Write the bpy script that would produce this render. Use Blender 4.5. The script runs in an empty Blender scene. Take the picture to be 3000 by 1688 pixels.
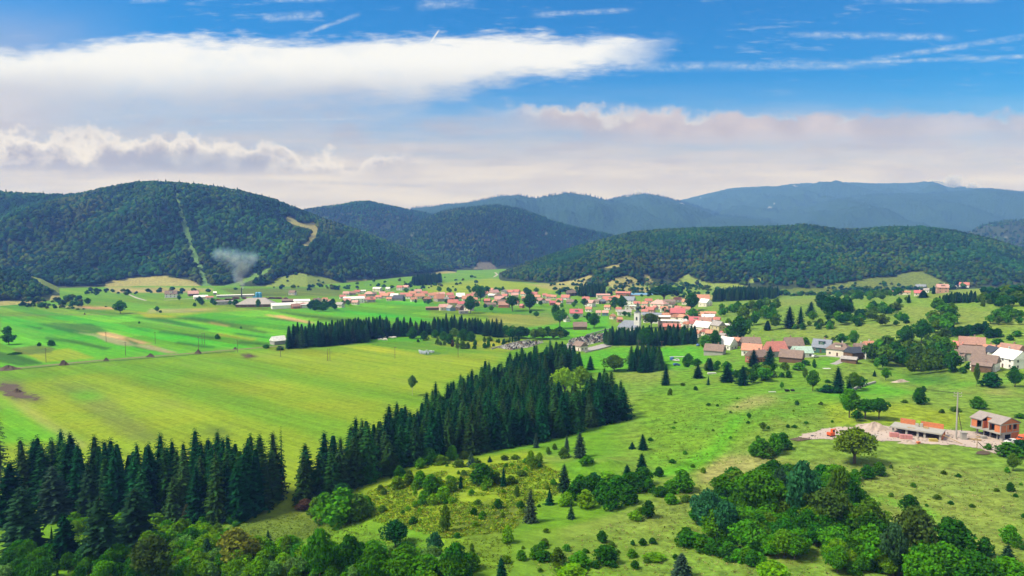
import bpy, math, random
import numpy as np
R = math.radians
S = bpy.context.scene
COL = S.collection
# ------------------------------------------------------------------ camera
H, PITCH, F = 75.0, R(3.6), 2000.0          # drone height, downward pitch, focal length in photo pixels
cam = bpy.data.cameras.new("camera"); cam.lens = 24; cam.sensor_width = 36
cam.clip_start = 1; cam.clip_end = 40000
camo = bpy.data.objects.new("camera", cam); COL.objects.link(camo)
camo.location = (0, 0, H); camo.rotation_euler = (R(90) - PITCH, 0, 0)
S.camera = camo
# ------------------------------------------------------------------ light
SUN_AZ, SUN_EL = R(-102), R(52)              # azimuth from the view direction (negative: left), elevation
sun = bpy.data.lights.new("sun", 'SUN'); sun.energy = 2.5; sun.angle = R(14); sun.color = (1.0, 0.94, 0.85)
suno = bpy.data.objects.new("sun", sun); COL.objects.link(suno)
suno.rotation_euler = (R(90) - SUN_EL, 0, -SUN_AZ + R(180))
S.view_settings.view_transform = 'Standard'; S.view_settings.look = 'None'
S.view_settings.gamma = 1; S.view_settings.use_curve_mapping = False
S.view_settings.exposure = 1.38
c = S.cycles
c.max_bounces = 5; c.diffuse_bounces = 2; c.glossy_bounces = 1; c.transmission_bounces = 2
c.transparent_max_bounces = 4; c.volume_bounces = 0; c.use_denoising = True
c.sample_clamp_indirect = 4

# ------------------------------------------------------------------ node helper
class NT:
    def __init__(s, tree): s.t = tree; tree.nodes.clear()
    def n(s, typ, **kw):
        nd = s.t.nodes.new(typ)
        for k, v in kw.items(): setattr(nd, k, v)
        return nd
    def put(s, sock, v):
        if hasattr(v, 'links'): s.t.links.new(v, sock)
        elif v is not None: sock.default_value = v
    def m(s, op, a, b=None, c=None, clamp=False):
        nd = s.n('ShaderNodeMath', operation=op, use_clamp=clamp)
        for i, v in enumerate((a, b, c)):
            if v is not None: s.put(nd.inputs[i], v)
        return nd.outputs[0]
    def sm(s, x, a, b, lo=0.0, hi=1.0, kind='SMOOTHSTEP'):
        nd = s.n('ShaderNodeMapRange', interpolation_type=kind)
        for i, v in enumerate((x, a, b, lo, hi)): s.put(nd.inputs[i], v)
        return nd.outputs[0]
    def vec(s, x, y, z=0.0):
        nd = s.n('ShaderNodeCombineXYZ')
        for i, v in enumerate((x, y, z)): s.put(nd.inputs[i], v)
        return nd.outputs[0]
    def noise(s, v, scale=1.0, detail=3.0, rough=0.5, dist=0.0):
        nd = s.n('ShaderNodeTexNoise')
        s.put(nd.inputs['Vector'], v); nd.inputs['Scale'].default_value = scale
        nd.inputs['Detail'].default_value = detail; nd.inputs['Roughness'].default_value = rough
        nd.inputs['Distortion'].default_value = dist
        return nd.outputs['Fac']
    def mix(s, f, a, b, bt='MIX'):
        nd = s.n('ShaderNodeMix', data_type='RGBA', blend_type=bt)
        s.put(nd.inputs[0], f)
        for i, v in ((6, a), (7, b)):
            s.put(nd.inputs[i], (v[0], v[1], v[2], 1) if isinstance(v, tuple) else v)
        return nd.outputs[2]

# ------------------------------------------------------------------ sky
W = bpy.data.worlds.new("World"); S.world = W; W.use_nodes = True
t = NT(W.node_tree)
sky = t.n('ShaderNodeTexSky', sky_type='NISHITA', sun_disc=False)
sky.sun_elevation = SUN_EL; sky.sun_rotation = SUN_AZ
sky.air_density = 1.0; sky.dust_density = 0.3; sky.ozone_density = 3.0
d = t.n('ShaderNodeTexCoord').outputs['Generated']
sp = t.n('ShaderNodeSeparateXYZ'); t.put(sp.inputs[0], d)
dx, dy, dz = sp.outputs
ay = t.m('MAXIMUM', t.m('ABSOLUTE', dy), 0.12)
X = t.m('MULTIPLY_ADD', t.m('DIVIDE', dx, ay), 2.0, 1.5)           # bearing, as a tangent
Y = t.m('MULTIPLY_ADD', t.m('DIVIDE', dz, ay), -2.048, 0.718)      # height above the horizon, as a tangent (0.718 = horizon)
skyc = t.mix(1.0, sky.outputs[0], (0.0, 0.50, 0.90), 'MULTIPLY')
# paler blue towards the horizon is Nishita's own; only push its saturation
def seg(x0, y0, x1, y1, w, soft=1.0):      # a straight streak between two bearings
    L = math.hypot(x1 - x0, y1 - y0); ux, uy = (x1 - x0) / L, (y1 - y0) / L
    rx, ry = t.m('SUBTRACT', X, x0), t.m('SUBTRACT', Y, y0)
    al = t.m('ADD', t.m('MULTIPLY', rx, ux), t.m('MULTIPLY', ry, uy))
    ac = t.m('ABSOLUTE', t.m('SUBTRACT', t.m('MULTIPLY', rx, -uy), t.m('MULTIPLY', ry, -ux)))
    a = t.sm(ac, 0.0, w, 1.0, 0.0)
    e = t.m('MULTIPLY', t.sm(al, -0.03 * L, 0.15 * L), t.sm(al, 0.85 * L, 1.03 * L, 1.0, 0.0))
    return t.m('MULTIPLY', a, e)
P3 = t.vec(X, Y)
nbig = t.noise(t.vec(X, t.m('MULTIPLY', Y, 2.2)), 2.3, 4, 0.55)
nmid = t.noise(t.vec(t.m('ADD', X, 3.1), t.m('MULTIPLY', Y, 1.6)), 7.0, 4, 0.6)
nfine = t.noise(t.vec(t.m('MULTIPLY', X, 1.0), t.m('MULTIPLY', Y, 6.0)), 9.0, 4, 0.62)
nlong = t.noise(t.vec(t.m('MULTIPLY', X, 1.0), t.m('MULTIPLY', Y, 9.0)), 2.4, 3, 0.55)
nwisp = t.noise(t.vec(t.m('MULTIPLY', X, 1.0), t.m('MULTIPLY', Y, 3.0)), 16.0, 5, 0.62)
def wob(n, k): return t.m('MULTIPLY', t.m('SUBTRACT', n, 0.5), k)
col = skyc
WH = 6.6
def over(f, c):
    global col
    if isinstance(c, tuple): c = tuple(v * WH for v in c)
    col = t.mix(f, col, c)
# pale veil over the lower blue
veil = t.m('MULTIPLY', t.sm(Y, 0.20, 0.42), t.m('ADD', 0.42, wob(nlong, 0.8)), clamp=True)
veil = t.m('MULTIPLY', veil, t.sm(X, 0.6, 2.6, 1.0, 0.75))
over(veil, (0.62, 0.69, 0.80))
# lavender veil of the upper left
lav = t.m('MULTIPLY', t.sm(X, 0.0, 0.55, 1.0, 0.0), t.m('MULTIPLY', t.sm(Y, -0.05, 0.12), t.m('ADD', 0.62, wob(nbig, 1.3)), clamp=True))
over(lav, (0.36, 0.42, 0.62))
# thin wisps
ci = t.m('MULTIPLY', t.sm(t.m('ADD', nfine, wob(nbig, 0.7)), 0.56, 0.80), t.sm(Y, 0.12, 0.30, 1.0, 0.25))
over(t.m('MULTIPLY', ci, 0.30), (0.62, 0.72, 0.86))
brk = t.sm(t.noise(t.vec(X, Y), 30, 3, 0.7), 0.25, 0.75, 0.15, 0.95)
Yw = t.m('ADD', Y, wob(nmid, 0.02))
streak = None
for sg in ((1.85, .196, 2.6, .186, .020), (2.3, .189, 3.3, .152, .010), (2.32, .100, 2.78, .110, .016), (2.5, .178, 3.15, .080, .013),
           (2.84, .168, 3.3, .146, .007), (.90, .100, 1.07, .040, .010), (.78, .055, .97, .042, .018), (1.22, .018, 1.40, .006, .022),
           (.78, .003, 1.0, .001, .010), (2.55, .004, 2.9, .002, .012), (.40, .004, .52, .0, .012), (1.55, .045, 1.85, .030, .012),
           (.29, .345, .46, .332, .006), (.60, .352, 1.08, .345, .006), (.07, .352, .16, .348, .006)):
    v = seg(*sg)
    streak = v if streak is None else t.m('MAXIMUM', streak, v)
over(t.m('MULTIPLY', t.m('MULTIPLY', streak, t.m('MULTIPLY', brk, t.sm(nwisp, .34, .62, .25, 1.0))), 0.60), (0.72, 0.80, 0.90))
over(t.m('MULTIPLY', seg(1.292, .086, 1.248, .150, .0035), 0.9), (0.85, 0.90, 0.95))
# the long white band
Yb = t.m('ADD', Y, t.m('ADD', wob(nbig, 0.13), t.m('ADD', wob(nfine, 0.06), wob(nwisp, .05))))
top = t.sm(Yb, t.sm(X, 0.0, 0.45, .130, .088), t.sm(X, 0.0, 0.5, .200, .140))
bot = t.sm(Yb, t.sm(X, 0.9, 1.95, .250, .165), t.sm(X, 0.5, 1.95, .470, .215), 1.0, 0.0)
end = t.sm(t.m('ADD', X, t.m('ADD', wob(nmid, 0.22), t.m('MULTIPLY', Y, 0.5))), 1.78, 2.10, 1.0, 0.0)
band = t.m('MULTIPLY', t.m('MULTIPLY', top, bot), end)
bc = t.mix(t.sm(t.m('ADD', Y, wob(nbig, .10)), .17, .30), (0.93 * WH, 0.94 * WH, 0.96 * WH), (0.52 * WH, 0.55 * WH, 0.64 * WH))
band = t.m('MULTIPLY', band, t.sm(t.m('ADD', nbig, wob(nmid, .4)), 0.22, 0.50, 0.72, 1.0))
over(band, bc)
# grey rag at the far left
over(t.m('MULTIPLY', t.m('MULTIPLY', t.sm(X, 0.0, 0.35, 1.0, 0.0), t.sm(Y, .18, .30)), t.sm(nbig, .35, .6, .4, .9)), (0.62, 0.60, 0.64))
# cream haze sheet behind the hills
cream = t.m('MULTIPLY', t.sm(t.m('ADD', Y, wob(nlong, 0.10)), .36, .50), 1.0)
over(cream, t.mix(t.sm(nlong, .35, .65), (0.64 * WH, 0.575 * WH, 0.50 * WH), (0.80 * WH, 0.73 * WH, 0.62 * WH)))
gv = t.m('MULTIPLY', t.m('MULTIPLY', t.sm(t.m('ADD', Y, wob(nbig, .06)), .29, .40), t.sm(t.m('ADD', Y, wob(nlong, .05)), .44, .53, 1.0, 0.0)), t.m('ADD', .55, wob(nlong, .7)), clamp=True)
over(gv, (0.54, 0.485, 0.475))
mot = t.m('MULTIPLY', t.m('MULTIPLY', t.sm(t.noise(t.vec(X, t.m('MULTIPLY', Y, 3.2)), 5.5, 5, .6), .46, .66), t.sm(Y, .27, .38)), t.sm(Y, .47, .56, 1.0, .25))
over(t.m('MULTIPLY', mot, .42), (0.45, 0.40, 0.40))
# cumulus row, left
bil = t.noise(t.vec(X, Y), 12, 5, 0.58)
bil2 = t.noise(t.vec(t.m('ADD', X, 7.7), Y), 5.0, 3, 0.55)
ytop = t.m('ADD', .385, t.m('ADD', t.m('MULTIPLY', t.sm(X, 0.2, 1.3), 0.065), t.m('ADD', wob(bil, -0.21), wob(bil2, -0.13))))
cu = t.m('MULTIPLY', t.sm(t.m('SUBTRACT', Y, ytop), -.012, .028), t.sm(t.m('ADD', X, wob(bil, .3)), 1.0, 1.34, 1.0, 0.0))
cu = t.m('MULTIPLY', cu, t.sm(Y, .47, .525, 1.0, 0.0))
lit = t.sm(t.m('ADD', t.m('SUBTRACT', Y, ytop), wob(bil, 0.12)), 0.0, .10)
cc = t.mix(lit, (0.95 * WH, 0.90 * WH, 0.85 * WH), (0.40 * WH, 0.35 * WH, 0.315 * WH))
cc = t.mix(t.m('MULTIPLY', t.sm(t.noise(t.vec(t.m('ADD', X, 2.3), t.m('MULTIPLY', Y, 1.3)), 14.0, 5, .62), .48, .68), .55), cc, (0.80 * WH, 0.74 * WH, 0.69 * WH))
over(t.m('MULTIPLY', cu, .92), cc)
bl = t.m('MULTIPLY', t.m('MULTIPLY', t.sm(t.m('ADD', Y, wob(bil2, .06)), .435, .475), t.sm(t.m('ADD', Y, wob(bil, .03)), .475, .515, 1.0, 0.0)),
         t.m('MULTIPLY', t.sm(X, .25, .55), t.sm(X, .6, 1.0, 1.0, 0.0)))
over(t.m('MULTIPLY', bl, .62), (0.33, 0.33, 0.36))
# grey-rose bank, right
rt = t.m('ADD', t.sm(X, 1.45, 2.1, .300, .325), t.m('ADD', wob(bil, -.11), wob(bil2, -.09)))
rb = t.m('MULTIPLY', t.sm(t.m('SUBTRACT', Y, rt), -.006, .022), t.sm(t.m('ADD', Y, t.m('ADD', wob(bil2, .10), t.m('MULTIPLY', t.sm(X, 1.4, 2.0, .07, 0.0), 1.0))), .37, .45, 1.0, 0.0))
rb = t.m('MULTIPLY', rb, t.sm(t.m('ADD', X, wob(bil2, .3)), 1.38, 1.62))
rb = t.m('MULTIPLY', rb, t.sm(X, 2.3, 3.1, 1.0, 0.55))
rl = t.sm(t.m('ADD', t.m('SUBTRACT', Y, rt), wob(bil, 0.06)), 0.0, t.sm(X, 1.6, 2.3, .045, .01))
over(t.m('MULTIPLY', rb, .9), t.mix(rl, (0.78 * WH, 0.74 * WH, 0.70 * WH), t.mix(t.sm(bil2, .35, .65), (0.50 * WH, 0.43 * WH, 0.41 * WH), (0.68 * WH, 0.58 * WH, 0.55 * WH))))
# thin grey bars low down
bars = t.m('MAXIMUM', t.m('MAXIMUM', seg(.75, .526, 1.30, .545, .010), seg(1.95, .502, 2.45, .492, .014)), seg(2.42, .425, 2.8, .43, .010))
bars = t.m('MAXIMUM', bars, seg(.1, .486, .8, .494, .016))
over(t.m('MULTIPLY', t.m('MULTIPLY', bars, brk), 0.55), (0.44, 0.405, 0.41))
# unseen bright cloud added overhead and behind the camera as soft fill light
over(t.sm(t.m('ADD', dz, wob(nbig, .2)), .55, .8, 0.0, .75), (0.80, 0.82, 0.86))
over(t.sm(dy, -0.05, -0.4), (0.80, 0.82, 0.84))
bg = t.n('ShaderNodeBackground'); t.put(bg.inputs[0], col); bg.inputs[1].default_value = 0.06
wo = t.n('ShaderNodeOutputWorld'); t.put(wo.inputs[0], bg.outputs[0])
# ------------------------------------------------------------------ numbers
def hash2(ix, iy, seed):
    h = (ix.astype(np.int64) * 374761393 + iy.astype(np.int64) * 668265263 + seed * 1442695041) & 0x7fffffff
    h = ((h ^ (h >> 13)) * 1274126177) & 0x7fffffff
    return ((h ^ (h >> 16)) & 0xffffff) / float(0xffffff)
def vnoise(x, y, seed=0):
    x = np.asarray(x, float); y = np.asarray(y, float)
    ix, iy = np.floor(x), np.floor(y); fx, fy = x - ix, y - iy
    fx, fy = fx * fx * (3 - 2 * fx), fy * fy * (3 - 2 * fy)
    a, b = hash2(ix, iy, seed), hash2(ix + 1, iy, seed)
    c_, d_ = hash2(ix, iy + 1, seed), hash2(ix + 1, iy + 1, seed)
    return (a * (1 - fx) + b * fx) * (1 - fy) + (c_ * (1 - fx) + d_ * fx) * fy
def fbm(x, y, seed=0, o=4):
    s, a, n = 0, 1.0, 0
    for k in range(o):
        s = s + a * (vnoise(x * 2 ** k, y * 2 ** k, seed + k * 17) - 0.5); n += a; a *= 0.5
    return s / n * 2
def sstep(x, a, b):
    t_ = np.clip((x - a) / (b - a), 0, 1); return t_ * t_ * (3 - 2 * t_)
CP, SP = math.cos(PITCH), math.sin(PITCH)
def ray(px, py):
    u, v = (px - 1500) / F, (844 - py) / F
    return np.array((u, CP + v * SP, -SP + v * CP))
def project(x, y, z):
    z = z - H; dep = y * CP - z * SP
    return 1500 + F * x / dep, 844 - F * (y * SP + z * CP) / dep
# ------------------------------------------------------------------ valley and pastures: heights known at sighted points (px, py, z)
CTRL = [(0,1000,0),(0,1150,0),(0,1300,0),(400,900,0),(800,1000,0),(600,1300,0),(900,1200,0),(1200,1150,0),(1100,900,0),(1500,900,0),
(1800,900,1),(1300,1080,0),(1450,1050,0),(1650,1040,0),(1850,1030,0),(700,850,2),(400,850,1),(100,860,0),(1300,830,0),(1000,850,1),(1600,850,2),(1900,860,4),(2050,900,5),
(250,1540,1),(0,1500,1),(500,1545,-1),(840,1450,0),(900,1490,0),(1050,1420,1.5),(1330,1338,2),(1600,1288,3),(1830,1225,4),
(1300,1365,4.5),(1560,1335,5.5),(1700,1330,6.5),(1200,1430,4.5),(1400,1450,8),(1600,1450,9),(1300,1550,10),(1000,1500,2.5),(950,1590,4.5),(700,1560,1),
(1400,1660,13),(1700,1600,12.5),(1900,1500,11),(1700,1400,8.5),(1850,1300,7),(2000,1380,9),(2000,1200,6),(1850,1150,4),(1850,1100,2.5),
(2200,1180,9),(2300,1250,11),(2450,1280,12),(2800,1295,12),(3000,1310,12),(2400,1400,12.5),(2800,1450,13.5),(2300,1600,14),(2900,1650,16.5),
(2000,1650,13),(3000,1500,15),(2600,1180,11.5),(2900,1150,12.5),(2960,1090,13.5),(2860,1095,13),(2400,1055,8.5),(2250,1065,7),(2350,1130,8.5),(2000,1085,4),(2150,1125,6.5),
(2500,1020,10),(2400,985,10),(2100,980,5),(2250,960,10),(2600,965,17),(2400,960,13),(2700,1060,8),(2700,1000,15),(2820,1035,14.5),(2900,990,20),(3000,1000,21),(2900,950,25),(2800,905,27),
(3000,885,33),(2800,865,29),(3000,846,38),(2400,890,15),(2250,888,15.5),(2550,905,17),(2650,875,25),(2750,858,6),(2650,856,7),(2850,846,8),(2300,868,3),(2150,880,8),(2000,870,4),
(200,1650,4),(400,1690,6),(700,1660,5),(1000,1680,8),(100,1590,2),(2560,1240,12),(600,1620,3),(1100,1640,9)]
EXTRA = [(u, Yd, z) for u in (-1.2, -.7, 0, .7, 1.3) for Yd, z in ((2600, 0), (9000, 0))] + \
        [(-1.2, 150, 5), (-1.2, 500, 0), (-1.2, 1000, 0), (1.3, 150, 18), (1.3, 400, 18), (1.3, 1000, 25), (-.7, 60, 10), (0, 60, 16), (.7, 60, 18), (1.2, 60, 20), (-1.2, 60, 10)]
cpts, cz = [], []
for px, py, z in CTRL:
    r_ = ray(px, py); s_ = (z - H) / r_[2]
    cpts.append((r_[0] / r_[1], r_[1] * s_)); cz.append(z)
for u, Yd, z in EXTRA: cpts.append((u, Yd)); cz.append(z)
cpts = np.array(cpts); cz = np.array(cz, float)
def fan(u, Yd): return np.stack((2.0 * u, np.log(np.maximum(Yd, 20))), -1)
CQ = fan(cpts[:, 0], cpts[:, 1]); MQ = 0.10
Kmat = np.sqrt(((CQ[:, None] - CQ[None]) ** 2).sum(-1) + MQ ** 2)
nC = len(CQ)
A_ = np.zeros((nC + 1, nC + 1)); A_[:nC, :nC] = -Kmat + np.eye(nC) * 0.004; A_[:nC, nC] = 1; A_[nC, :nC] = 1
WQ = np.linalg.solve(A_, np.append(cz, 0))
_r = ray(1755, 1385); KN = _r[:2] * (8 - H) / _r[2]          # the grassy knoll
def gauss(x, y, cx, cy, s, h): return h * np.exp(-((x - cx) ** 2 + (y - cy) ** 2) / (2 * s * s))
def zbase(x, y):
    x = np.asarray(x, float); y = np.asarray(y, float); sh = x.shape
    x, y = x.ravel(), y.ravel(); out = np.empty(len(x))
    for i in range(0, len(x), 60000):
        xs, ys = x[i:i + 60000], np.maximum(y[i:i + 60000], 20)
        q = fan(xs / ys, ys)
        out[i:i + 60000] = -np.sqrt(((q[:, None] - CQ[None]) ** 2).sum(-1) + MQ ** 2) @ WQ[:nC] + WQ[nC]
    u = x / np.maximum(y, 20)
    rough = sstep(u + 0.12 * (y < 240), -.05, .25) * (1 - sstep(y, 1100, 1600))
    out += rough * (1.0 * fbm(x / 45, y / 45, 5, 3) + 3.6 * sstep(y, 360, 600) * fbm(x / 110, y / 85, 9, 2))
    out += 0.12 * fbm(x / 9, y / 9, 3, 2) * (y < 500)
    out += gauss(x, y, KN[0] - 3, KN[1], 5.5, 2.8) + gauss(x, y, KN[0] + 5, KN[1] + 1, 5.0, 1.8)
    return out.reshape(sh)
# ------------------------------------------------------------------ wooded hills: ridge seen at (px, py) from a ridge distance, foot seen at (px, py)
def curve(pts, dist):                      # -> bearings, distances, heights
    us, ys, zs = [], [], []
    for px, py in pts:
        r_ = ray(px, py); Yd = np.interp(px, *zip(*dist)) if isinstance(dist, list) else dist
        us.append(r_[0] / r_[1]); ys.append(Yd); zs.append(H + Yd * r_[2] / r_[1])
    return np.array(us), np.array(ys), np.array(zs)
class Hill:
    def __init__(s, ridge, dist, foot, tree=9.0, seed=1, spur=.10, zfoot=0.0, hmin=-6):
        s.u, s.yr, s.zr = curve(ridge, dist)
        s.zr = s.zr - tree
        fu, fy = [], []
        for px, py in foot:
            r_ = ray(px, py); fu.append(r_[0] / r_[1]); fy.append((zfoot - H) / r_[2] * r_[1] if py > 730 else 9e9)
        s.rug, s.rl = (.15, 190) if dist is list or not isinstance(dist, (int, float)) or dist < 4000 else (.06, 420); s.fu, s.fy = np.array(fu), np.array(fy); s.seed, s.spur, s.hmin = seed, spur, hmin
    def YR(s, u): return np.interp(u, s.u, s.yr)
    def YF(s, u): return np.minimum(np.interp(u, s.fu, s.fy), s.YR(u) * .97)
    def at(s, u, t_):                      # t 0 at the foot, 1 on the ridge, beyond 1 behind it
        yf, yr = s.YF(u), s.YR(u); Yd = yf + (yr - yf) * t_; x = u * Yd
        zr = np.interp(u, s.u, s.zr); k = np.clip(t_, 0, 1)
        w = 4 * k * (1 - k)
        kk = np.clip(k + s.spur * w * fbm(x / 260, Yd / 420, s.seed, 3), 0, 1)
        front = 0.35 * kk + 0.65 * np.sin(kk * math.pi / 2) ** 1.5
        back = np.cos(np.clip((t_ - 1) / 0.9, 0, 1) * math.pi / 2)
        z = np.where(t_ <= 1, zr * front, zr * back)
        z = z + s.rug * np.maximum(zr, 0) * w * (1 - k * .7) * fbm(x / s.rl, Yd / s.rl / 1.2, s.seed + 5, 3)
        z = np.where(t_ < 0, -8 - 40 * np.clip(-t_, 0, 1), z) + np.where(t_ < .08, -3 * (1 - np.clip(t_, 0, .08) / .08), 0)
        return x, Yd, z
    def z(s, x, y):
        u = x / np.maximum(y, 1); yf, yr = s.YF(u), s.YR(u)
        t_ = (y - yf) / (yr - yf)
        zz = s.at(u, np.clip(t_, -1, 1.9))[2]
        return np.where((u < s.u[0]) | (u > s.u[-1]) | (t_ > 1.9), -50, zz)
HL = {}
HL['left'] = Hill([(-420,560),(-200,548),(0,563),(90,568),(180,571),(240,567),(300,553),(340,545),(390,536),(450,534),(520,538),(600,544),(700,560),(800,585),(870,612),(960,647),(1050,676),(1130,706),(1200,733),(1290,765),(1350,785),(1400,806)],
                  [(-420, 1850), (500, 1900), (900, 1900), (1400, 2120)],
                  [(-420,850),(0,850),(250,846),(420,842),(640,846),(760,846),(900,845),(1100,822),(1250,806),(1400,797)], seed=11, spur=.24)
HL['knoll'] = Hill([(-420,740),(-200,760),(0,782),(60,790),(120,806),(170,832),(210,858)], 1150, [(-420,905),(0,899),(100,892),(210,872)], seed=21, tree=8)
HL['right'] = Hill([(1400,822),(1470,795),(1540,768),(1600,748),(1700,716),(1800,690),(1850,677),(1950,669),(2050,665),(2200,661),(2300,659),(2350,654),(2400,659),(2450,668),(2520,668),(2600,661),(2700,661),(2800,673),(2900,696),(3000,727),(3200,760),(3500,790)],
                  [(1400, 1650), (1800, 1750), (2400, 1700), (3000, 1500), (3500, 1400)],
                  [(1400,824),(1500,828),(1600,835),(1700,848),(1800,850),(1900,842),(2000,840),(2100,852),(2300,862),(2500,862),(2700,858),(2900,862),(3100,868),(3500,880)], seed=31, spur=.28, tree=8)
HL['mid'] = Hill([(1060,760),(1120,712),(1170,680),(1220,650),(1290,623),(1340,611),(1400,605),(1460,601),(1530,614),(1580,630),(1620,647),(1700,668),(1800,690),(1900,705),(2000,720)], 2700,
                  [(1060,792),(1400,792),(1700,780),(2000,775)], seed=41, spur=.16, tree=9)
HL['west'] = Hill([(700,660),(780,640),(850,622),(920,608),(1000,599),(1040,590),(1080,588),(1130,599),(1200,613),(1290,632),(1400,668),(1500,700)], 3150,
                  [(700,782),(1000,780),(1500,780)], seed=51, spur=.15, tree=9)
HL['east'] = Hill([(2650,740),(2750,714),(2820,688),(2880,657),(2950,643),(3000,641),(3150,636),(3500,640)], 2900, [(2650,790),(3500,790)], seed=61, tree=8)
FAR = [("far_ridge", Hill([(1000,690),(1150,640),(1215,609),(1300,602),(1400,589),(1460,574),(1520,571),(1570,579),(1660,564),(1730,573),(1800,591),(1900,602),(2000,620),(2150,633),(2250,645),(2400,670),(2500,700)], 4900, [(1000,770),(2500,770)], seed=71, tree=4), .12),
       ("far_ridge", Hill([(1180,640),(1230,612),(1270,606),(1310,597),(1345,599),(1400,617),(1450,640)], 6200, [(1180,760),(1450,760)], seed=73, tree=0), .1),
       ("far_ridge", Hill([(1650,640),(1750,598),(1800,582),(1870,569),(1930,574),(2000,592),(2100,625),(2200,660)], 5600, [(1650,768),(2200,768)], seed=75, tree=3), .1),
       ("far_mountain", Hill([(1750,660),(1900,611),(1960,598),(2000,586),(2060,571),(2100,562),(2150,555),(2200,551),(2280,548),(2350,539),(2450,534),(2550,539),(2650,539),(2700,535),(2740,531),(2800,545),(2900,556),(3000,563),(3300,575),(3700,600)], 7600, [(1750,758),(3700,758)], seed=77, tree=0), .1),
       ("far_ridge", Hill([(1900,680),(2050,650),(2120,640),(2200,628),(2300,612),(2350,601),(2450,582),(2550,571),(2700,568),(2800,563),(2860,556),(2920,554),(3000,563),(3200,572),(3700,600)], 5700, [(1900,765),(3700,765)], seed=79, tree=3), .12)]
HL['left'].rug = .07
NEARH = ('left', 'knoll', 'right')
def height(x, y):
    z = zbase(x, y)
    for k in NEARH: z = np.maximum(z, HL[k].z(np.asarray(x, float), np.asarray(y, float)))
    return z
SS = 45 * (4500 / 45.0) ** (np.arange(900) / 899.0)
def G(px, py):                             # the ground point sighted at a photo position
    r_ = ray(px, py); s_ = SS / r_[1]
    x, y, z = r_[0] * s_, r_[1] * s_, H + r_[2] * s_
    g = height(x, y); b = np.nonzero(z <= g)[0]
    i = b[0] if len(b) else len(s_) - 1
    if i == 0: return np.array((x[0], y[0], g[0]))
    a0, a1 = z[i - 1] - g[i - 1], z[i] - g[i]; f = a0 / (a0 - a1 + 1e-9)
    xx, yy = x[i - 1] + (x[i] - x[i - 1]) * f, y[i - 1] + (y[i] - y[i - 1]) * f
    return np.array((xx, yy, float(height(np.array([xx]), np.array([yy]))[0])))
def Gs(pts): return np.array([G(*p) for p in pts])
def inpoly(x, y, poly):
    x = np.asarray(x, float); y = np.asarray(y, float); res = np.zeros(x.shape, bool); n = len(poly)
    for i in range(n):
        x0, y0 = poly[i][0], poly[i][1]; x1, y1 = poly[(i + 1) % n][0], poly[(i + 1) % n][1]
        if y0 == y1: continue
        res ^= ((y0 > y) != (y1 > y)) & (x < (x1 - x0) * (y - y0) / (y1 - y0) + x0)
    return res
# ------------------------------------------------------------------ mesh / object helpers
def link(name, me, parent=None, loc=None, rotz=None):
    o = bpy.data.objects.new(name, me); COL.objects.link(o)
    if parent is not None: o.parent = parent
    if loc is not None: o.location = [float(v) for v in loc]
    if rotz is not None: o.rotation_euler = (0, 0, rotz)
    return o
def tag(o, label=None, cat=None, group=None, kind=None):
    for k, v in (('label', label), ('category', cat), ('group', group), ('kind', kind)):
        if v: o[k] = v
    return o
def npmesh(name, V, Fc, mat, col=None, smooth=False, nv=4):
    me = bpy.data.meshes.new(name); V = np.asarray(V, np.float32); Fc = np.asarray(Fc, np.int32)
    me.vertices.add(len(V)); me.vertices.foreach_set('co', V.ravel())
    me.loops.add(Fc.size); me.loops.foreach_set('vertex_index', Fc.ravel())
    me.polygons.add(len(Fc)); me.polygons.foreach_set('loop_start', np.arange(0, Fc.size, nv, dtype=np.int32))
    me.polygons.foreach_set('loop_total', np.full(len(Fc), nv, np.int32))
    if smooth: me.polygons.foreach_set('use_smooth', np.ones(len(Fc), bool))
    me.update(calc_edges=True)
    if col is not None:
        a = me.attributes.new('col', 'FLOAT_COLOR', 'POINT')
        cc_ = np.ones((len(V), 4), np.float32); cc_[:, :3] = col; a.data.foreach_set('color', cc_.ravel())
    if mat: me.materials.append(mat)
    return me
def gridfaces(nr, nc):
    i = np.arange((nr - 1) * (nc - 1)); r_, c_ = i // (nc - 1), i % (nc - 1); a = r_ * nc + c_
    return np.stack((a, a + 1, a + nc + 1, a + nc), -1)
def material(name):
    m = bpy.data.materials.new(name); m.use_nodes = True
    return m, NT(m.node_tree)
def finish(t, color, rough=.85, bump=None, bd=.1, bs=.6, spec=.15, trans=0.0, metal=0.0):
    b = t.n('ShaderNodeBsdfPrincipled'); t.put(b.inputs['Base Color'], color if not isinstance(color, tuple) else (*color, 1))
    t.put(b.inputs['Roughness'], rough); b.inputs['Specular IOR Level'].default_value = spec; b.inputs['Metallic'].default_value = metal
    if bump is not None:
        bn = t.n('ShaderNodeBump'); bn.inputs['Strength'].default_value = bs; bn.inputs['Distance'].default_value = bd
        t.put(bn.inputs['Height'], bump); t.put(b.inputs['Normal'], bn.outputs[0])
    out = b.outputs[0]
    if trans:
        tr = t.n('ShaderNodeBsdfTranslucent'); t.put(tr.inputs[0], color if not isinstance(color, tuple) else (*color, 1))
        mx = t.n('ShaderNodeMixShader'); mx.inputs[0].default_value = trans
        t.put(mx.inputs[1], out); t.put(mx.inputs[2], tr.outputs[0]); out = mx.outputs[0]
    o = t.n('ShaderNodeOutputMaterial'); t.put(o.inputs[0], out)
def attrcol(t, name='col'):
    a = t.n('ShaderNodeAttribute', attribute_name=name); return a.outputs['Color']
def pos(t): return t.n('ShaderNodeNewGeometry').outputs['Position']
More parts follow.
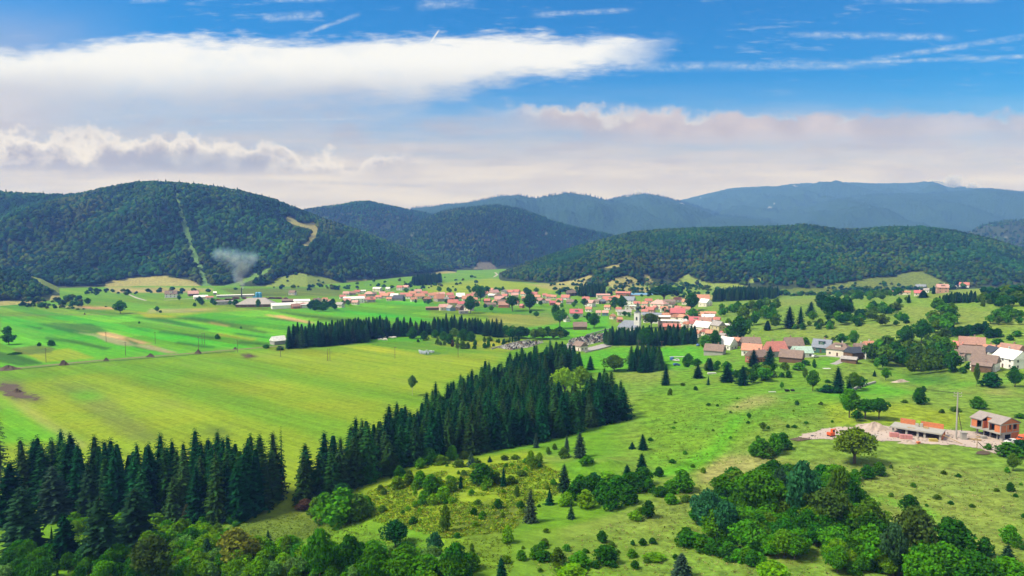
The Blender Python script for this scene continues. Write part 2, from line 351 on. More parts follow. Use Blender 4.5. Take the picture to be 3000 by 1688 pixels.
# ------------------------------------------------------------------ ground material: colour attribute + mowing streaks + tussocks
GM, t = material("grassland")
p = pos(t); ca = attrcol(t)
mp = t.n('ShaderNodeMapping'); t.put(mp.inputs[0], p); mp.vector_type = 'TEXTURE'; mp.inputs['Rotation'].default_value = (0, 0, R(-39)); mp.inputs['Scale'].default_value = (70, 5.0, 1)
st = t.noise(mp.outputs[0], 1.0, 4, .6)
mp2 = t.n('ShaderNodeMapping'); t.put(mp2.inputs[0], p); mp2.vector_type = 'TEXTURE'; mp2.inputs['Rotation'].default_value = (0, 0, R(-39)); mp2.inputs['Scale'].default_value = (260, 26, 1)
st2 = t.noise(mp2.outputs[0], 1.0, 3, .55)
mow = t.n('ShaderNodeAttribute', attribute_name='mow').outputs['Fac']
big = t.noise(p, 1 / 38.0, 4, .6); tus = t.noise(p, 1 / 3.2, 4, .65); fin = t.noise(p, 1 / .8, 3, .6)
f1 = t.m('MULTIPLY_ADD', t.m('MULTIPLY', t.m('SUBTRACT', st, .5), mow), .65, 1.0)
f2 = t.m('MULTIPLY_ADD', t.m('MULTIPLY', t.m('SUBTRACT', st2, .5), mow), .75, 1.0)
f3 = t.m('MULTIPLY_ADD', t.m('SUBTRACT', tus, .5), t.m('MULTIPLY_ADD', mow, -1.5, 2.4), 1.0)
mp3 = t.n('ShaderNodeMapping'); t.put(mp3.inputs[0], p); mp3.vector_type = 'TEXTURE'; mp3.inputs['Rotation'].default_value = (0, 0, R(-39)); mp3.inputs['Scale'].default_value = (110, 1.5, 1)
st3 = t.noise(mp3.outputs[0], 1.0, 3, .6)
f4 = t.m('MULTIPLY_ADD', t.m('MULTIPLY', t.m('SUBTRACT', st3, .5), mow), .7, 1.0)
f5 = t.m('MULTIPLY_ADD', t.m('SUBTRACT', fin, .5), .45, 1.0)
f = t.m('MULTIPLY', t.m('MULTIPLY', t.m('MULTIPLY', f1, f2), f3), t.m('MULTIPLY', f4, f5))
hsv = t.n('ShaderNodeHueSaturation'); t.put(hsv.inputs['Color'], ca); t.put(hsv.inputs['Value'], f)
t.put(hsv.inputs['Hue'], t.m('MULTIPLY_ADD', t.m('SUBTRACT', big, .5), .07, .5))
yel = t.mix(t.m('MULTIPLY', t.sm(t.m('ADD', t.m('MULTIPLY', st2, .6), t.m('MULTIPLY', big, .5)), .58, .75), .34), hsv.outputs[0], (.20, .17, .045))
finish(t, yel, .95, t.m('ADD', tus, t.m('MULTIPLY', fin, .5)), bd=.5, bs=.55, spec=.05)
# ground colours (the dark green also paints one patch of tree shade)
GREEN, VIVID, LIME, DARKG = (.095, .215, .012), (.075, .270, .010), (.185, .250, .014), (.034, .108, .012)
PALE, STRAW, TAN, SOIL, OLIVE = (.150, .205, .036), (.25, .235, .080), (.32, .225, .11), (.075, .052, .036), (.085, .125, .022)
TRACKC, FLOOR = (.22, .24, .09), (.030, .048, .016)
# patches sighted in the photograph: colour, feather, outline
PATCH = [
 (VIVID, [(0,930),(640,915),(840,905),(1240,930),(1240,1000),(840,1010),(640,1030),(0,1085)]),
 (DARKG, [(190,948),(265,948),(330,975),(210,970)]), (DARKG, [(110,958),(130,958),(125,966),(50,950)]), (DARKG, [(380,928),(470,930),(620,965),(600,968)]),
 (DARKG, [(190,946),(300,968),(285,980),(215,977),(110,947)]), (DARKG, [(365,956),(385,957),(455,970),(440,972)]), (DARKG, [(135,986),(215,996),(330,1020),(310,1027),(230,1010),(140,995)]),
 (DARKG, [(460,928),(570,930),(760,957),(740,962)]), (DARKG, [(600,945),(640,943),(800,975),(770,978)]), (DARKG, [(740,929),(860,935),(930,945),(850,943)]),
 (DARKG, [(0,1030),(60,1040),(130,1065),(60,1072),(0,1060)]), (DARKG, [(395,1013),(520,1035),(500,1036),(390,1016)]), (DARKG, [(800,912),(1080,942),(1060,946),(900,932)]),
 (LIME, [(80,1038),(200,1020),(280,1050),(130,1062)]), (LIME, [(400,915),(640,912),(500,930),(430,930)]),
 (DARKG, [(470,968),(640,990),(620,994),(460,974)]), (DARKG, [(520,1000),(640,1018),(600,1021),(510,1006)]), (DARKG, [(560,938),(600,938),(690,952),(660,954)]), (DARKG, [(690,975),(800,988),(780,992),(680,980)]), (DARKG, [(860,955),(960,965),(940,968),(850,960)]), (LIME, [(640,975),(760,992),(740,998),(630,984)]), (DARKG, [(940,905),(1050,912),(1180,925),(1050,920)]), (DARKG, [(700,1000),(800,1008),(780,1012),(690,1006)]),
 (OLIVE, [(40,1020),(120,1010),(165,1020),(150,1035),(60,1040)]),
 (TAN, [(212,972),(240,975),(295,982),(285,974),(330,975),(375,988),(450,1006),(420,1008),(395,1012),(440,1010),(520,1034),(495,1036),(400,1014),(355,1012),(320,1003),(280,985)]),
 (DARKG, [(362,992),(372,991),(416,1008),(400,1010)]), (TAN, [(765,922),(830,926),(935,948),(905,948)]), (STRAW, [(600,944),(625,946),(680,956),(655,955)]),
 (TAN, [(150,895),(330,900),(345,905),(240,905)]), (STRAW, [(440,905),(640,905),(560,915),(430,917)]), (STRAW, [(310,838),(620,845),(620,855),(330,858)]), (TAN, [(340,850),(560,853),(540,857),(350,856)]),
 (OLIVE, [(640,845),(1000,845),(1000,870),(700,868)]),
 (LIME, [(0,1090),(640,1035),(820,1025),(1150,1010),(1480,1035),(1450,1070),(1310,1120),(1000,1500),(0,1500)]),
 (GREEN, [(0,1090),(640,1035),(400,1080),(0,1130)]), (GREEN, [(150,1075),(700,1040),(900,1100),(600,1120)]),
 ((.125,.165,.03), [(150,1120),(280,1130),(480,1290),(380,1290),(240,1190)]), (VIVID, [(195,1152),(270,1147),(320,1165),(230,1176)]), (VIVID, [(0,1160),(100,1230),(260,1290),(0,1300)]),
 (STRAW, [(40,1180),(60,1178),(260,1310),(230,1310)]), ((.10,.085,.05), [(0,1112),(60,1120),(80,1150),(140,1165),(120,1180),(40,1176),(0,1140)]),
 (OLIVE, [(590,1257),(640,1252),(680,1262),(650,1278),(600,1276)]), (OLIVE, [(395,1285),(420,1275),(470,1288),(440,1298)]), (SOIL, [(702,1038),(730,1036),(760,1045),(720,1052)]),
 (GREEN, [(560,1060),(640,1050),(1500,1200),(1400,1230)]), (GREEN, [(300,1090),(420,1080),(1250,1290),(1100,1330)]),
 (GREEN, [(850,1010),(1500,995),(1500,1030),(1250,1040),(1100,1015)]), (VIVID, [(1000,890),(1250,880),(1260,925),(1100,935),(980,905)]),
 (LIME, [(1480,1035),(1560,1000),(1400,1000),(1250,1010)]), (PALE, [(1430,925),(1600,915),(1640,945),(1540,965),(1440,955)]), (VIVID, [(1500,965),(1780,925),(1800,985),(1700,1000),(1500,985)]),
 (VIVID, [(1690,1040),(1800,1018),(2060,1012),(2090,1030),(2080,1060),(2000,1085),(1700,1090)]), (VIVID, [(2390,1050),(2470,1045),(2450,1068),(2390,1080),(2360,1100)]),
 (LIME, [(1250,835),(1440,815),(1640,845),(1600,865),(1250,860)]), (STRAW, [(1530,830),(1640,838),(1740,850),(1620,852)]), (STRAW, [(1560,825),(1700,835),(1760,830),(1780,860),(1640,848)]),
 (STRAW, [(1780,842),(1860,832),(1920,848),(1900,862),(1790,858)]), (STRAW, [(1960,870),(2110,866),(2110,878),(1990,884)]), (TAN, [(2010,862),(2090,866),(2050,870)]),
 (GREEN, [(2080,1000),(2300,1030),(2300,1100),(2080,1090)]), (PALE, [(1780,1092),(1990,1085),(1990,1112),(1830,1118)]),
 (GREEN, [(1990,1080),(2250,1075),(2480,1120),(2500,1190),(2250,1240),(2120,1330),(2000,1390),(1880,1360),(1880,1240),(1840,1200)]),
 (VIVID, [(2155,1220),(2190,1210),(2120,1320),(2020,1385),(1930,1400),(1880,1390),(1960,1370),(2060,1320)]), (STRAW, [(2120,1200),(2200,1160),(2290,1165),(2250,1185),(2170,1205)]),
 (VIVID, [(2460,1130),(2560,1120),(2700,1150),(2560,1170),(2420,1160)]), (LIME, [(2400,1180),(2640,1180),(2820,1215),(2800,1255),(2600,1245),(2440,1245)]),
 (STRAW, [(2890,1140),(2960,1143),(2950,1155),(2880,1152)]), (PALE, [(2300,945),(2700,938),(2640,990),(2450,1005),(2300,975)]), (PALE, [(2160,905),(2400,868),(2440,885),(2250,905),(2160,920)]),
 (PALE, [(2720,860),(3000,838),(3000,850),(2800,862),(2720,880)]), (PALE, [(2640,900),(2900,910),(3000,925),(3000,960),(2800,965),(2680,940)]),
 (VIVID, [(2540,1040),(2700,1130),(2900,1120),(2990,1090),(2990,1110),(2800,1135)]),
 (PALE, [(1880,1480),(2060,1400),(2420,1340),(3000,1380),(3000,1700),(2650,1700),(2600,1560),(2400,1400),(2100,1430),(1950,1560),(1600,1690),(1400,1700),(1600,1560)]),
 (STRAW, [(2040,1385),(2120,1335),(2220,1330),(2300,1350),(2150,1390),(2060,1420)]),
 (VIVID, [(2520,1448),(2560,1452),(2640,1470),(2720,1490),(2800,1545),(2780,1548),(2690,1500),(2620,1480)]),
 (LIME, [(1060,1425),(1330,1345),(1560,1318),(1640,1380),(1650,1440),(1560,1480),(1480,1560),(1300,1570),(1100,1500),(1080,1470)]),
 (OLIVE, [(1300,1500),(1420,1470),(1520,1480),(1540,1530),(1460,1570),(1340,1560)]), (PALE, [(1560,1335),(1690,1335),(1660,1355),(1580,1352)]),
 (OLIVE, [(640,1545),(860,1480),(940,1500),(960,1560),(800,1600),(680,1580)]),
 (DARKG, [(2640,1085),(2780,1100),(2800,1130),(2660,1120)]),  # shadow beside the tree cluster, painted into the grass colour
]
def blur(a, k, ax):
    p_ = np.pad(a, [(k, k) if i == ax else (0, 0) for i in range(2)], mode='edge'); cs = np.cumsum(p_, ax, dtype=np.float64)
    cs = np.insert(cs, 0, 0, ax); w = 2 * k + 1; n_ = a.shape[ax]
    return (np.take(cs, np.arange(w, w + n_), ax) - np.take(cs, np.arange(n_), ax)) / w
def ground_colours(x, y):
    n = len(x); base = np.empty((n, 3)); u = x / np.maximum(y, 1)
    k = sstep(u + .1 * fbm(x / 60, y / 60, 2, 3), .10, .22)[:, None]
    base[:] = np.array(GREEN) * (1 - k) + (np.array(PALE) * .55 + np.array(GREEN) * .45) * k
    mow_ = 1 - k[:, 0]
    wx = x + 0.004 * y * fbm(x / (0.05 * y + 4), y / (0.05 * y + 4), 33, 3); wy = y * (1 + 0.003 * fbm(x / (0.05 * y + 4), y / (0.05 * y + 4), 44, 3))
    for c_, pts in PATCH:
        poly = Gs(pts)
        m = (wx > poly[:, 0].min()) & (wx < poly[:, 0].max()) & (wy > poly[:, 1].min()) & (wy < poly[:, 1].max())
        ii = np.nonzero(m)[0]
        if len(ii) == 0: continue
        mk = np.zeros(n, np.float32); mk[ii] = inpoly(wx[ii], wy[ii], poly); mk = mk.reshape(len(Yr), len(us))
        near = poly[:, 1].mean() < 430 and c_ not in (TAN, SOIL); kr, kc = ((4, 4) if near else (1, 1))
        for rep in range(2 if near else 1): mk = blur(blur(mk, kr, 0), kc, 1)
        mk = (mk.ravel() * (.8 if near else .92))[:, None]
        base = base * (1 - mk) + np.array(c_) * mk
    # strip fields of the far valley
    far = sstep(y, 430, 520) * (1 - sstep(u, -.02, .1)) * (1 - sstep(y, 900, 1000))
    ac = (x * .63 + y * .77) / 22 + .3 * fbm(x / 90, y / 90, 8, 2); idx = np.floor(ac)
    rnd = hash2(idx, np.floor((x * .77 - y * .63) / 160 + idx * .37), 5)
    base *= (1 + far * (rnd - .5) * .5)[:, None]
    base[:, 0] *= 1 + far * (hash2(idx, idx, 9) - .5) * .7
    return base, mow_
# ------------------------------------------------------------------ the ground sheet (a fan of cells, to the horizon)
rows = np.concatenate((np.arange(2600, 1720, -40), np.arange(1720, 745, -2.2), [740, 735, 731, 728, 726, 724, 722, 721]))
Yr = H / ((rows - 718) / F) * 0.995
Yr = np.concatenate(([35], Yr[Yr > 36])); us = np.concatenate((np.linspace(-1.5, -.82, 30)[:-1], np.linspace(-.82, .82, 840), np.linspace(.82, 1.5, 30)[1:]))
YY, UU = np.meshgrid(Yr, us, indexing='ij'); gx, gy = (UU * YY).ravel(), YY.ravel()
gz = zbase(gx, gy); gz = np.where(gy > 2000, np.minimum(gz, 0), gz)
gcol, gmow = ground_colours(gx, gy)
me = npmesh("ground", np.stack((gx, gy, gz), -1), gridfaces(len(Yr), len(us)), GM, gcol, smooth=True)
am = me.attributes.new('mow', 'FLOAT', 'POINT'); am.data.foreach_set('value', gmow.astype(np.float32))
tag(link("ground", me), "grassy valley floor and pastures with strip fields", kind='structure')
# ------------------------------------------------------------------ hills as terrain
CLEAR = {'left': [  # grassy cuts in the woods: (outline sighted in the photo, colour)
   ([(509,548),(518,548),(532,600),(548,650),(565,715),(584,760),(603,800),(626,860),(600,860),(586,815),(570,775),(553,730),(536,672),(521,615)], (.095,.19,.055)),
   ([(832,636),(850,634),(875,652),(905,655),(918,650),(932,662),(930,690),(912,712),(890,730),(860,745),(848,745),(880,725),(903,705),(910,685),(905,668),(880,665),(850,655)], STRAW),
   ([(800,775),(790,795),(750,815),(700,838),(690,858),(620,860),(640,845),(700,820),(760,795)], (.10,.19,.035)),
   ([(820,812),(880,800),(960,815),(1010,830),(1010,880),(780,880),(760,850)], PALE), ([(310,826),(380,815),(470,808),(560,820),(600,845),(600,870),(300,870)], STRAW),
   ([(1010,822),(1200,818),(1270,800),(1300,792),(1360,800),(1400,815),(1400,870),(1000,870)], STRAW)],
 'knoll': [([(80,790),(110,806),(170,838),(220,850),(215,872),(180,862),(120,830),(90,812)], PALE), ([(150,868),(220,866),(230,890),(140,890)], STRAW), ([(0,883),(220,880),(220,910),(0,910)], STRAW)],
 'right': [([(1600,836),(1680,820),(1730,803),(1735,812),(1712,822),(1720,840),(1780,830),(1800,815),(1830,807),(1860,812),(1885,830),(1900,822),(1880,808),(1895,802),(1912,825),(1930,845),(1930,870),(1600,870)], STRAW),
   ([(1770,785),(1810,772),(1835,772),(1820,780),(1780,786)], STRAW), ([(1960,845),(1980,828),(2000,808),(2015,800),(2030,812),(2050,820),(2080,832),(2160,830),(2190,838),(2190,880),(1960,880)], PALE),
   ([(2180,820),(2230,812),(2235,822),(2200,828)], PALE),
   ([(2410,838),(2460,828),(2560,815),(2640,805),(2660,797),(2700,797),(2740,815),(2775,832),(2780,880),(2420,880)], (.11,.15,.03)), ([(2240,850),(2420,845),(2420,880),(2240,880)], OLIVE)],
 'mid': [([(1385,790),(1400,770),(1440,768),(1455,790)], (.14,.13,.10)), ([(1560,763),(1568,760),(1566,770)], (.6,.6,.55))],
 'west': [], 'east': []}
def hill_clear(k, x, y, z, grow=0):
    px, py = project(x, y, z + grow); px = px + 4 * fbm(x / 30, y / 30, 71, 2) * (k != 'left'); py = py + 4 * fbm(x / 30, y / 30, 72, 2) * (k != 'left')
    idx = np.full(len(px), -1)
    for i, (pl, c_) in enumerate(CLEAR[k]): idx[inpoly(px, py, pl)] = i
    return idx
for k, h in HL.items():
    ts = np.concatenate(([-.05, -.01], np.linspace(0, 1, 110 if k in NEARH else 60), np.linspace(1.04, 1.8, 12)))
    u_ = np.linspace(h.u[0], h.u[-1], 420 if k in NEARH else 220)
    T_, U_ = np.meshgrid(ts, u_, indexing='ij'); x, y, z = h.at(U_.ravel(), T_.ravel())
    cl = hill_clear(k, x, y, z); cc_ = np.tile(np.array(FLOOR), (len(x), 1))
    for i, (pl, c_) in enumerate(CLEAR[k]): cc_[cl == i] = c_
    foot = (T_.ravel() < .035) & (k in NEARH); cc_[foot] = OLIVE
    me = npmesh("hill", np.stack((x, y, z), -1), gridfaces(len(ts), len(u_)), GM, cc_, smooth=True)
    am = me.attributes.new('mow', 'FLOAT', 'POINT')
    tag(link("hill", me), {'left': "long wooded hill with a straight grassy ski cut", 'knoll': "low wooded knoll at the left edge of the valley", 'right': "broad wooded hill behind the village with pale meadows at its foot",
        'mid': "dark conical wooded hill in the middle of the valley end", 'west': "rounded wooded hill behind the left hill's flank", 'east': "small bluish hill at the right edge behind the wooded hill"}[k], kind='structure')
FM, t = material("distant_woods")
p = pos(t); n1 = t.noise(p, 1 / 22.0, 5, .7); n2 = t.noise(p, 1 / 240.0, 4, .6)
finish(t, t.mix(n2, (.022, .062, .045), (.040, .085, .045)), .95, n1, bd=26, bs=1.0, spec=0)
for name, h, sp_ in FAR:
    h.spur = sp_ * 1.6
    nu, nt = 700, 70
    ts = np.concatenate(([-.03], np.linspace(0, 1, nt), np.linspace(1.03, 1.6, 8))); u_ = np.linspace(h.u[0], h.u[-1], nu)
    T_, U_ = np.meshgrid(ts, u_, indexing='ij'); x, y, z = h.at(U_.ravel(), T_.ravel())
    z = z + 7 * fbm(x / 16, y / 60, h.seed, 2) * sstep(T_.ravel(), 0, .1)
    me = npmesh("mountain", np.stack((x, y, z), -1), gridfaces(len(ts), nu), FM, smooth=True)
    tag(link("mountain", me), {71: "long blue ridge behind the middle hill", 73: "tiny blue hump left of the long ridge", 75: "rounded blue hump with mist on its side", 77: "highest far blue mountain with mist along its crest", 79: "darker blue ridge in front of the highest mountain"}[h.seed], kind='structure')
# ------------------------------------------------------------------ building materials
def objcol(t): return t.n('ShaderNodeObjectInfo').outputs['Color']
ROOF, t = material("roof")
tc = t.n('ShaderNodeTexCoord').outputs['Object']; n1 = t.noise(tc, .9, 4, .6); n2 = t.noise(tc, 6, 3, .6)
wv = t.n('ShaderNodeTexWave', wave_type='BANDS', bands_direction='X'); t.put(wv.inputs[0], tc); wv.inputs['Scale'].default_value = 1.1; wv.inputs['Distortion'].default_value = .6
h_ = t.n('ShaderNodeHueSaturation'); t.put(h_.inputs['Color'], objcol(t)); t.put(h_.inputs['Value'], t.m('MULTIPLY_ADD', t.m('ADD', n1, t.m('MULTIPLY', n2, .6)), .9, .28))
finish(t, h_.outputs[0], .75, t.m('ADD', wv.outputs['Fac'], n2), bd=.06, bs=.5, spec=.2)
WALL, t = material("house_wall")
tc = t.n('ShaderNodeTexCoord').outputs['Object']; n1 = t.noise(tc, .7, 4, .65)
h_ = t.n('ShaderNodeHueSaturation'); t.put(h_.inputs['Color'], objcol(t)); t.put(h_.inputs['Value'], t.m('MULTIPLY_ADD', n1, .5, .74))
finish(t, h_.outputs[0], .9, n1, bd=.03)
GLASS, t = material("window_glass"); finish(t, (.025, .03, .035), .25, spec=.5)
FRAME, t = material("window_frame"); finish(t, (.42, .40, .36), .7)
DOORM, t = material("door_wood"); n_ = t.noise(pos(t), 3, 3); finish(t, t.mix(n_, (.09, .05, .03), (.16, .10, .06)), .7)
CONC, t = material("concrete"); p = pos(t); n_ = t.noise(p, .8, 5, .65); finish(t, t.mix(n_, (.24, .23, .21), (.42, .40, .36)), .95, n_, bd=.04)
def boxm(boxes):                          # list of (x0,x1,y0,y1,z0,z1) -> verts, quads
    V, Q = [], []
    for x0, x1, y0, y1, z0, z1 in boxes:
        i = len(V); V += [(x, y, z) for z in (z0, z1) for y in (y0, y1) for x in (x0, x1)]
        Q += [(i, i + 2, i + 3, i + 1), (i + 4, i + 5, i + 7, i + 6), (i, i + 1, i + 5, i + 4), (i + 1, i + 3, i + 7, i + 5), (i + 3, i + 2, i + 6, i + 7), (i + 2, i, i + 4, i + 6)]
    return V, Q
def pmesh(name, V, Fs, mat):
    me = bpy.data.meshes.new(name); me.from_pydata([tuple(map(float, v)) for v in V], [], Fs); me.update(); me.materials.append(mat); return me
def boxes(name, bl, mat, parent=None, loc=None, rotz=None, col=None):
    V, Q = boxm(bl); o = link(name, pmesh(name, V, Q, mat), parent, loc, rotz)
    if col: o.color = (*col, 1)
    return o
WFR = pmesh("window", *boxm([(-.5, -.40, -.06, .06, 0, 1), (.40, .5, -.06, .06, 0, 1), (-.40, .40, -.06, .06, 0, .09), (-.40, .40, -.06, .06, .91, 1), (-.03, .03, -.05, .05, .09, .91), (-.62, .62, -.12, .06, -.08, 0)]), FRAME)
WPN = pmesh("pane", *boxm([(-.40, .40, -.02, .03, .09, .91)]), GLASS)
CHM = pmesh("chimney", *boxm([(-.5, .5, -.5, .5, 0, 1), (-.62, .62, -.62, .62, 1, 1.12)]), WALL)
RC = {'orange': (.47,.225,.150), 'red': (.43,.165,.135), 'crimson': (.44,.130,.140), 'pink': (.50,.285,.255), 'brown': (.20,.145,.12), 'grey': (.31,.285,.27), 'white': (.72,.71,.69), 'blue-grey': (.21,.235,.29), 'dark': (.055,.065,.085), 'mint': (.32,.44,.38), 'rust': (.32,.18,.14)}
WC = {'white': (.74,.72,.69), 'cream': (.66,.60,.50), 'grey': (.33,.315,.30), 'yellow': (.50,.44,.24), 'wooden': (.15,.09,.055), 'brick': (.36,.14,.09), 'mint': (.36,.47,.40), 'blue': (.14,.26,.42), 'pink': (.48,.28,.22), 'dark': (.06,.055,.05), 'green': (.05,.13,.10), 'concrete': (.36,.34,.31), 'rosy': (.52,.36,.31)}
HB = []
def window(parent, x, y, z, w, h, ang):
    f_ = link('window', WFR, parent, (x, y, z), ang); f_.scale = (w, 1, h); link('pane', WPN, f_)
def house(px, py, wpx, rot, roof, wall, kind='gable', st=1.0, hr=None, L=None, Dp=None, win=True, chim=1, dorm=0):
    p0 = G(px, py); dist = math.hypot(p0[0], p0[1]); az = math.atan2(p0[0], p0[1]); r_ = R(rot); k = .72
    wm = wpx * math.hypot(dist, H) / F
    if L is None: L = wm / (abs(math.cos(r_)) + k * abs(math.sin(r_)))
    Dp = Dp or max(4.5, min(L * k, 11)); hw = 2.5 * st + .5; pitch = {'gable': .82, 'steep': 1.15, 'hip': .72, 'low': .38, 'flat': .12}[kind]; rh = hr or Dp / 2 * pitch
    th = r_ - az; ext = .5 * (L * abs(math.sin(r_)) + Dp * abs(math.cos(r_)))
    cx, cy = p0[0] * (1 + ext / dist), p0[1] * (1 + ext / dist); cz = float(zbase(np.array([cx]), np.array([cy]))[0])
    cz = min(cz, p0[2]) + .1 if abs(cz - p0[2]) < 3 else p0[2]
    root = link('house', None, loc=(cx, cy, cz), rotz=th); HB.append((cx, cy, max(L, Dp) * .55))
    l, d_ = L / 2, Dp / 2; hip = l * .55 if kind == 'hip' else 0
    if kind == 'hip': V, Fs = boxm([(-l, l, -d_, d_, -2, hw)])
    else:
        V = [(-l, -d_, -2), (l, -d_, -2), (l, d_, -2), (-l, d_, -2), (-l, -d_, hw), (l, -d_, hw), (l, d_, hw), (-l, d_, hw), (-l, 0, hw + rh), (l, 0, hw + rh)]
        Fs = [(0, 1, 5, 4), (2, 3, 7, 6), (1, 2, 6, 9, 5), (3, 0, 4, 8, 7), (4, 5, 9, 8), (6, 7, 8, 9)]
    w_ = link('wall', pmesh('wall', V, Fs, WALL), root); w_.color = (*WC[wall], 1)
    o = .5; oz = rh / d_ * o; tk = .2; z0 = hw - oz + .03; z1 = hw + rh + .03
    if kind == 'hip': top = [(-l + hip, 0, z1), (l - hip, 0, z1)]; lx = l + o
    else: top = [(-l - .4, 0, z1), (l + .4, 0, z1)]; lx = l + .4
    V = [(-lx, -d_ - o, z0), (lx, -d_ - o, z0), (lx, d_ + o, z0), (-lx, d_ + o, z0)] + top
    V = V + [(x, y, z + tk) for x, y, z in V]
    Fs = [(6, 7, 11, 10), (8, 9, 10, 11), (7, 8, 11), (9, 6, 10), (1, 0, 4, 5), (3, 2, 5, 4), (0, 1, 7, 6), (2, 3, 9, 8)]
    Fs += [(1, 2, 8, 7), (3, 0, 6, 9)] if kind == 'hip' else [(1, 5, 11, 7), (5, 2, 8, 11), (3, 4, 10, 9), (4, 0, 6, 10)]
    if kind == 'hip': Fs += [(1, 5, 2), (0, 3, 4)]
    rf = link('roof', pmesh('roof', V, Fs, ROOF), root); rf.color = (*jit0(RC[roof]), 1)
    for i in range(chim):
        c_ = link('chimney', CHM, rf, (l * (.35 - .7 * i) * random.choice((1, .6, -.8)), d_ * .12, hw + rh * .8)); c_.scale = (.62, .62, rh * .25 + .9); c_.color = (.30, .20, .16, 1) if random.random() < .6 else (.5, .48, .45, 1)
    px_m = F / dist
    if win and px_m * 1.0 > 1.2:
        ns = 2 if st > 1.5 else 1; far = dist > 560
        for s_ in range(ns):
            zz = 1.0 + 2.6 * s_; n = max(2, min(5, int(L / (3.4 if not far else 4.6))))
            for i in range(n):
                x = -l + L * (i + .5) / n
                if s_ == 0 and i == n // 2 and not far:
                    dr = boxes('door', [(-.5, .5, -.06, .05, 0, 2.05)], DOORM, root, (x, -d_, .05)); boxes('handle', [(.32, .42, -.1, -.06, 1, 1.08)], FRAME, dr)
                else: window(root, x, -d_, zz, 1.15, 1.25, 0)
            sd = 1 if rot < 0 else -1
            if abs(rot) > 8:
                for i in range(2): window(root, sd * l, -d_ * .45 + d_ * .9 * i, zz, 1.1, 1.2, math.pi / 2)
        if abs(rot) > 8 and kind != 'hip' and rh > 2.2: window(root, (1 if rot < 0 else -1) * l, 0, hw + .5, 1.1, 1.15, math.pi / 2)
    for i in range(dorm):
        x = (0 if dorm == 1 else -l * .4 + l * .8 * i); y0, y1 = -d_ * .72, 0; zt = hw + rh * .80; zb = hw + rh * .22; w2 = min(1.6, L * .18)
        dm = boxes('dormer', [(x - w2, x + w2, y0, y1, zb, zt)], WALL, root); dm.color = (*WC[wall], 1)
        V, Q = boxm([(x - w2 - .25, x + w2 + .25, y0 - .4, y1, zt, zt + .18)]); rr = link('dormer_roof', pmesh('dormer_roof', V, Q, ROOF), dm); rr.color = rf.color
        fr = link('window', WFR, dm, (x, y0, zb + .35)); fr.scale = (1.2, 1, max(.5, (zt - zb) * .6))
    return root
def jit0(c_, k=.10):
    f = random.uniform(1 - k, 1 + k); return tuple(min(.8, v * f) for v in c_)
random.seed(3)
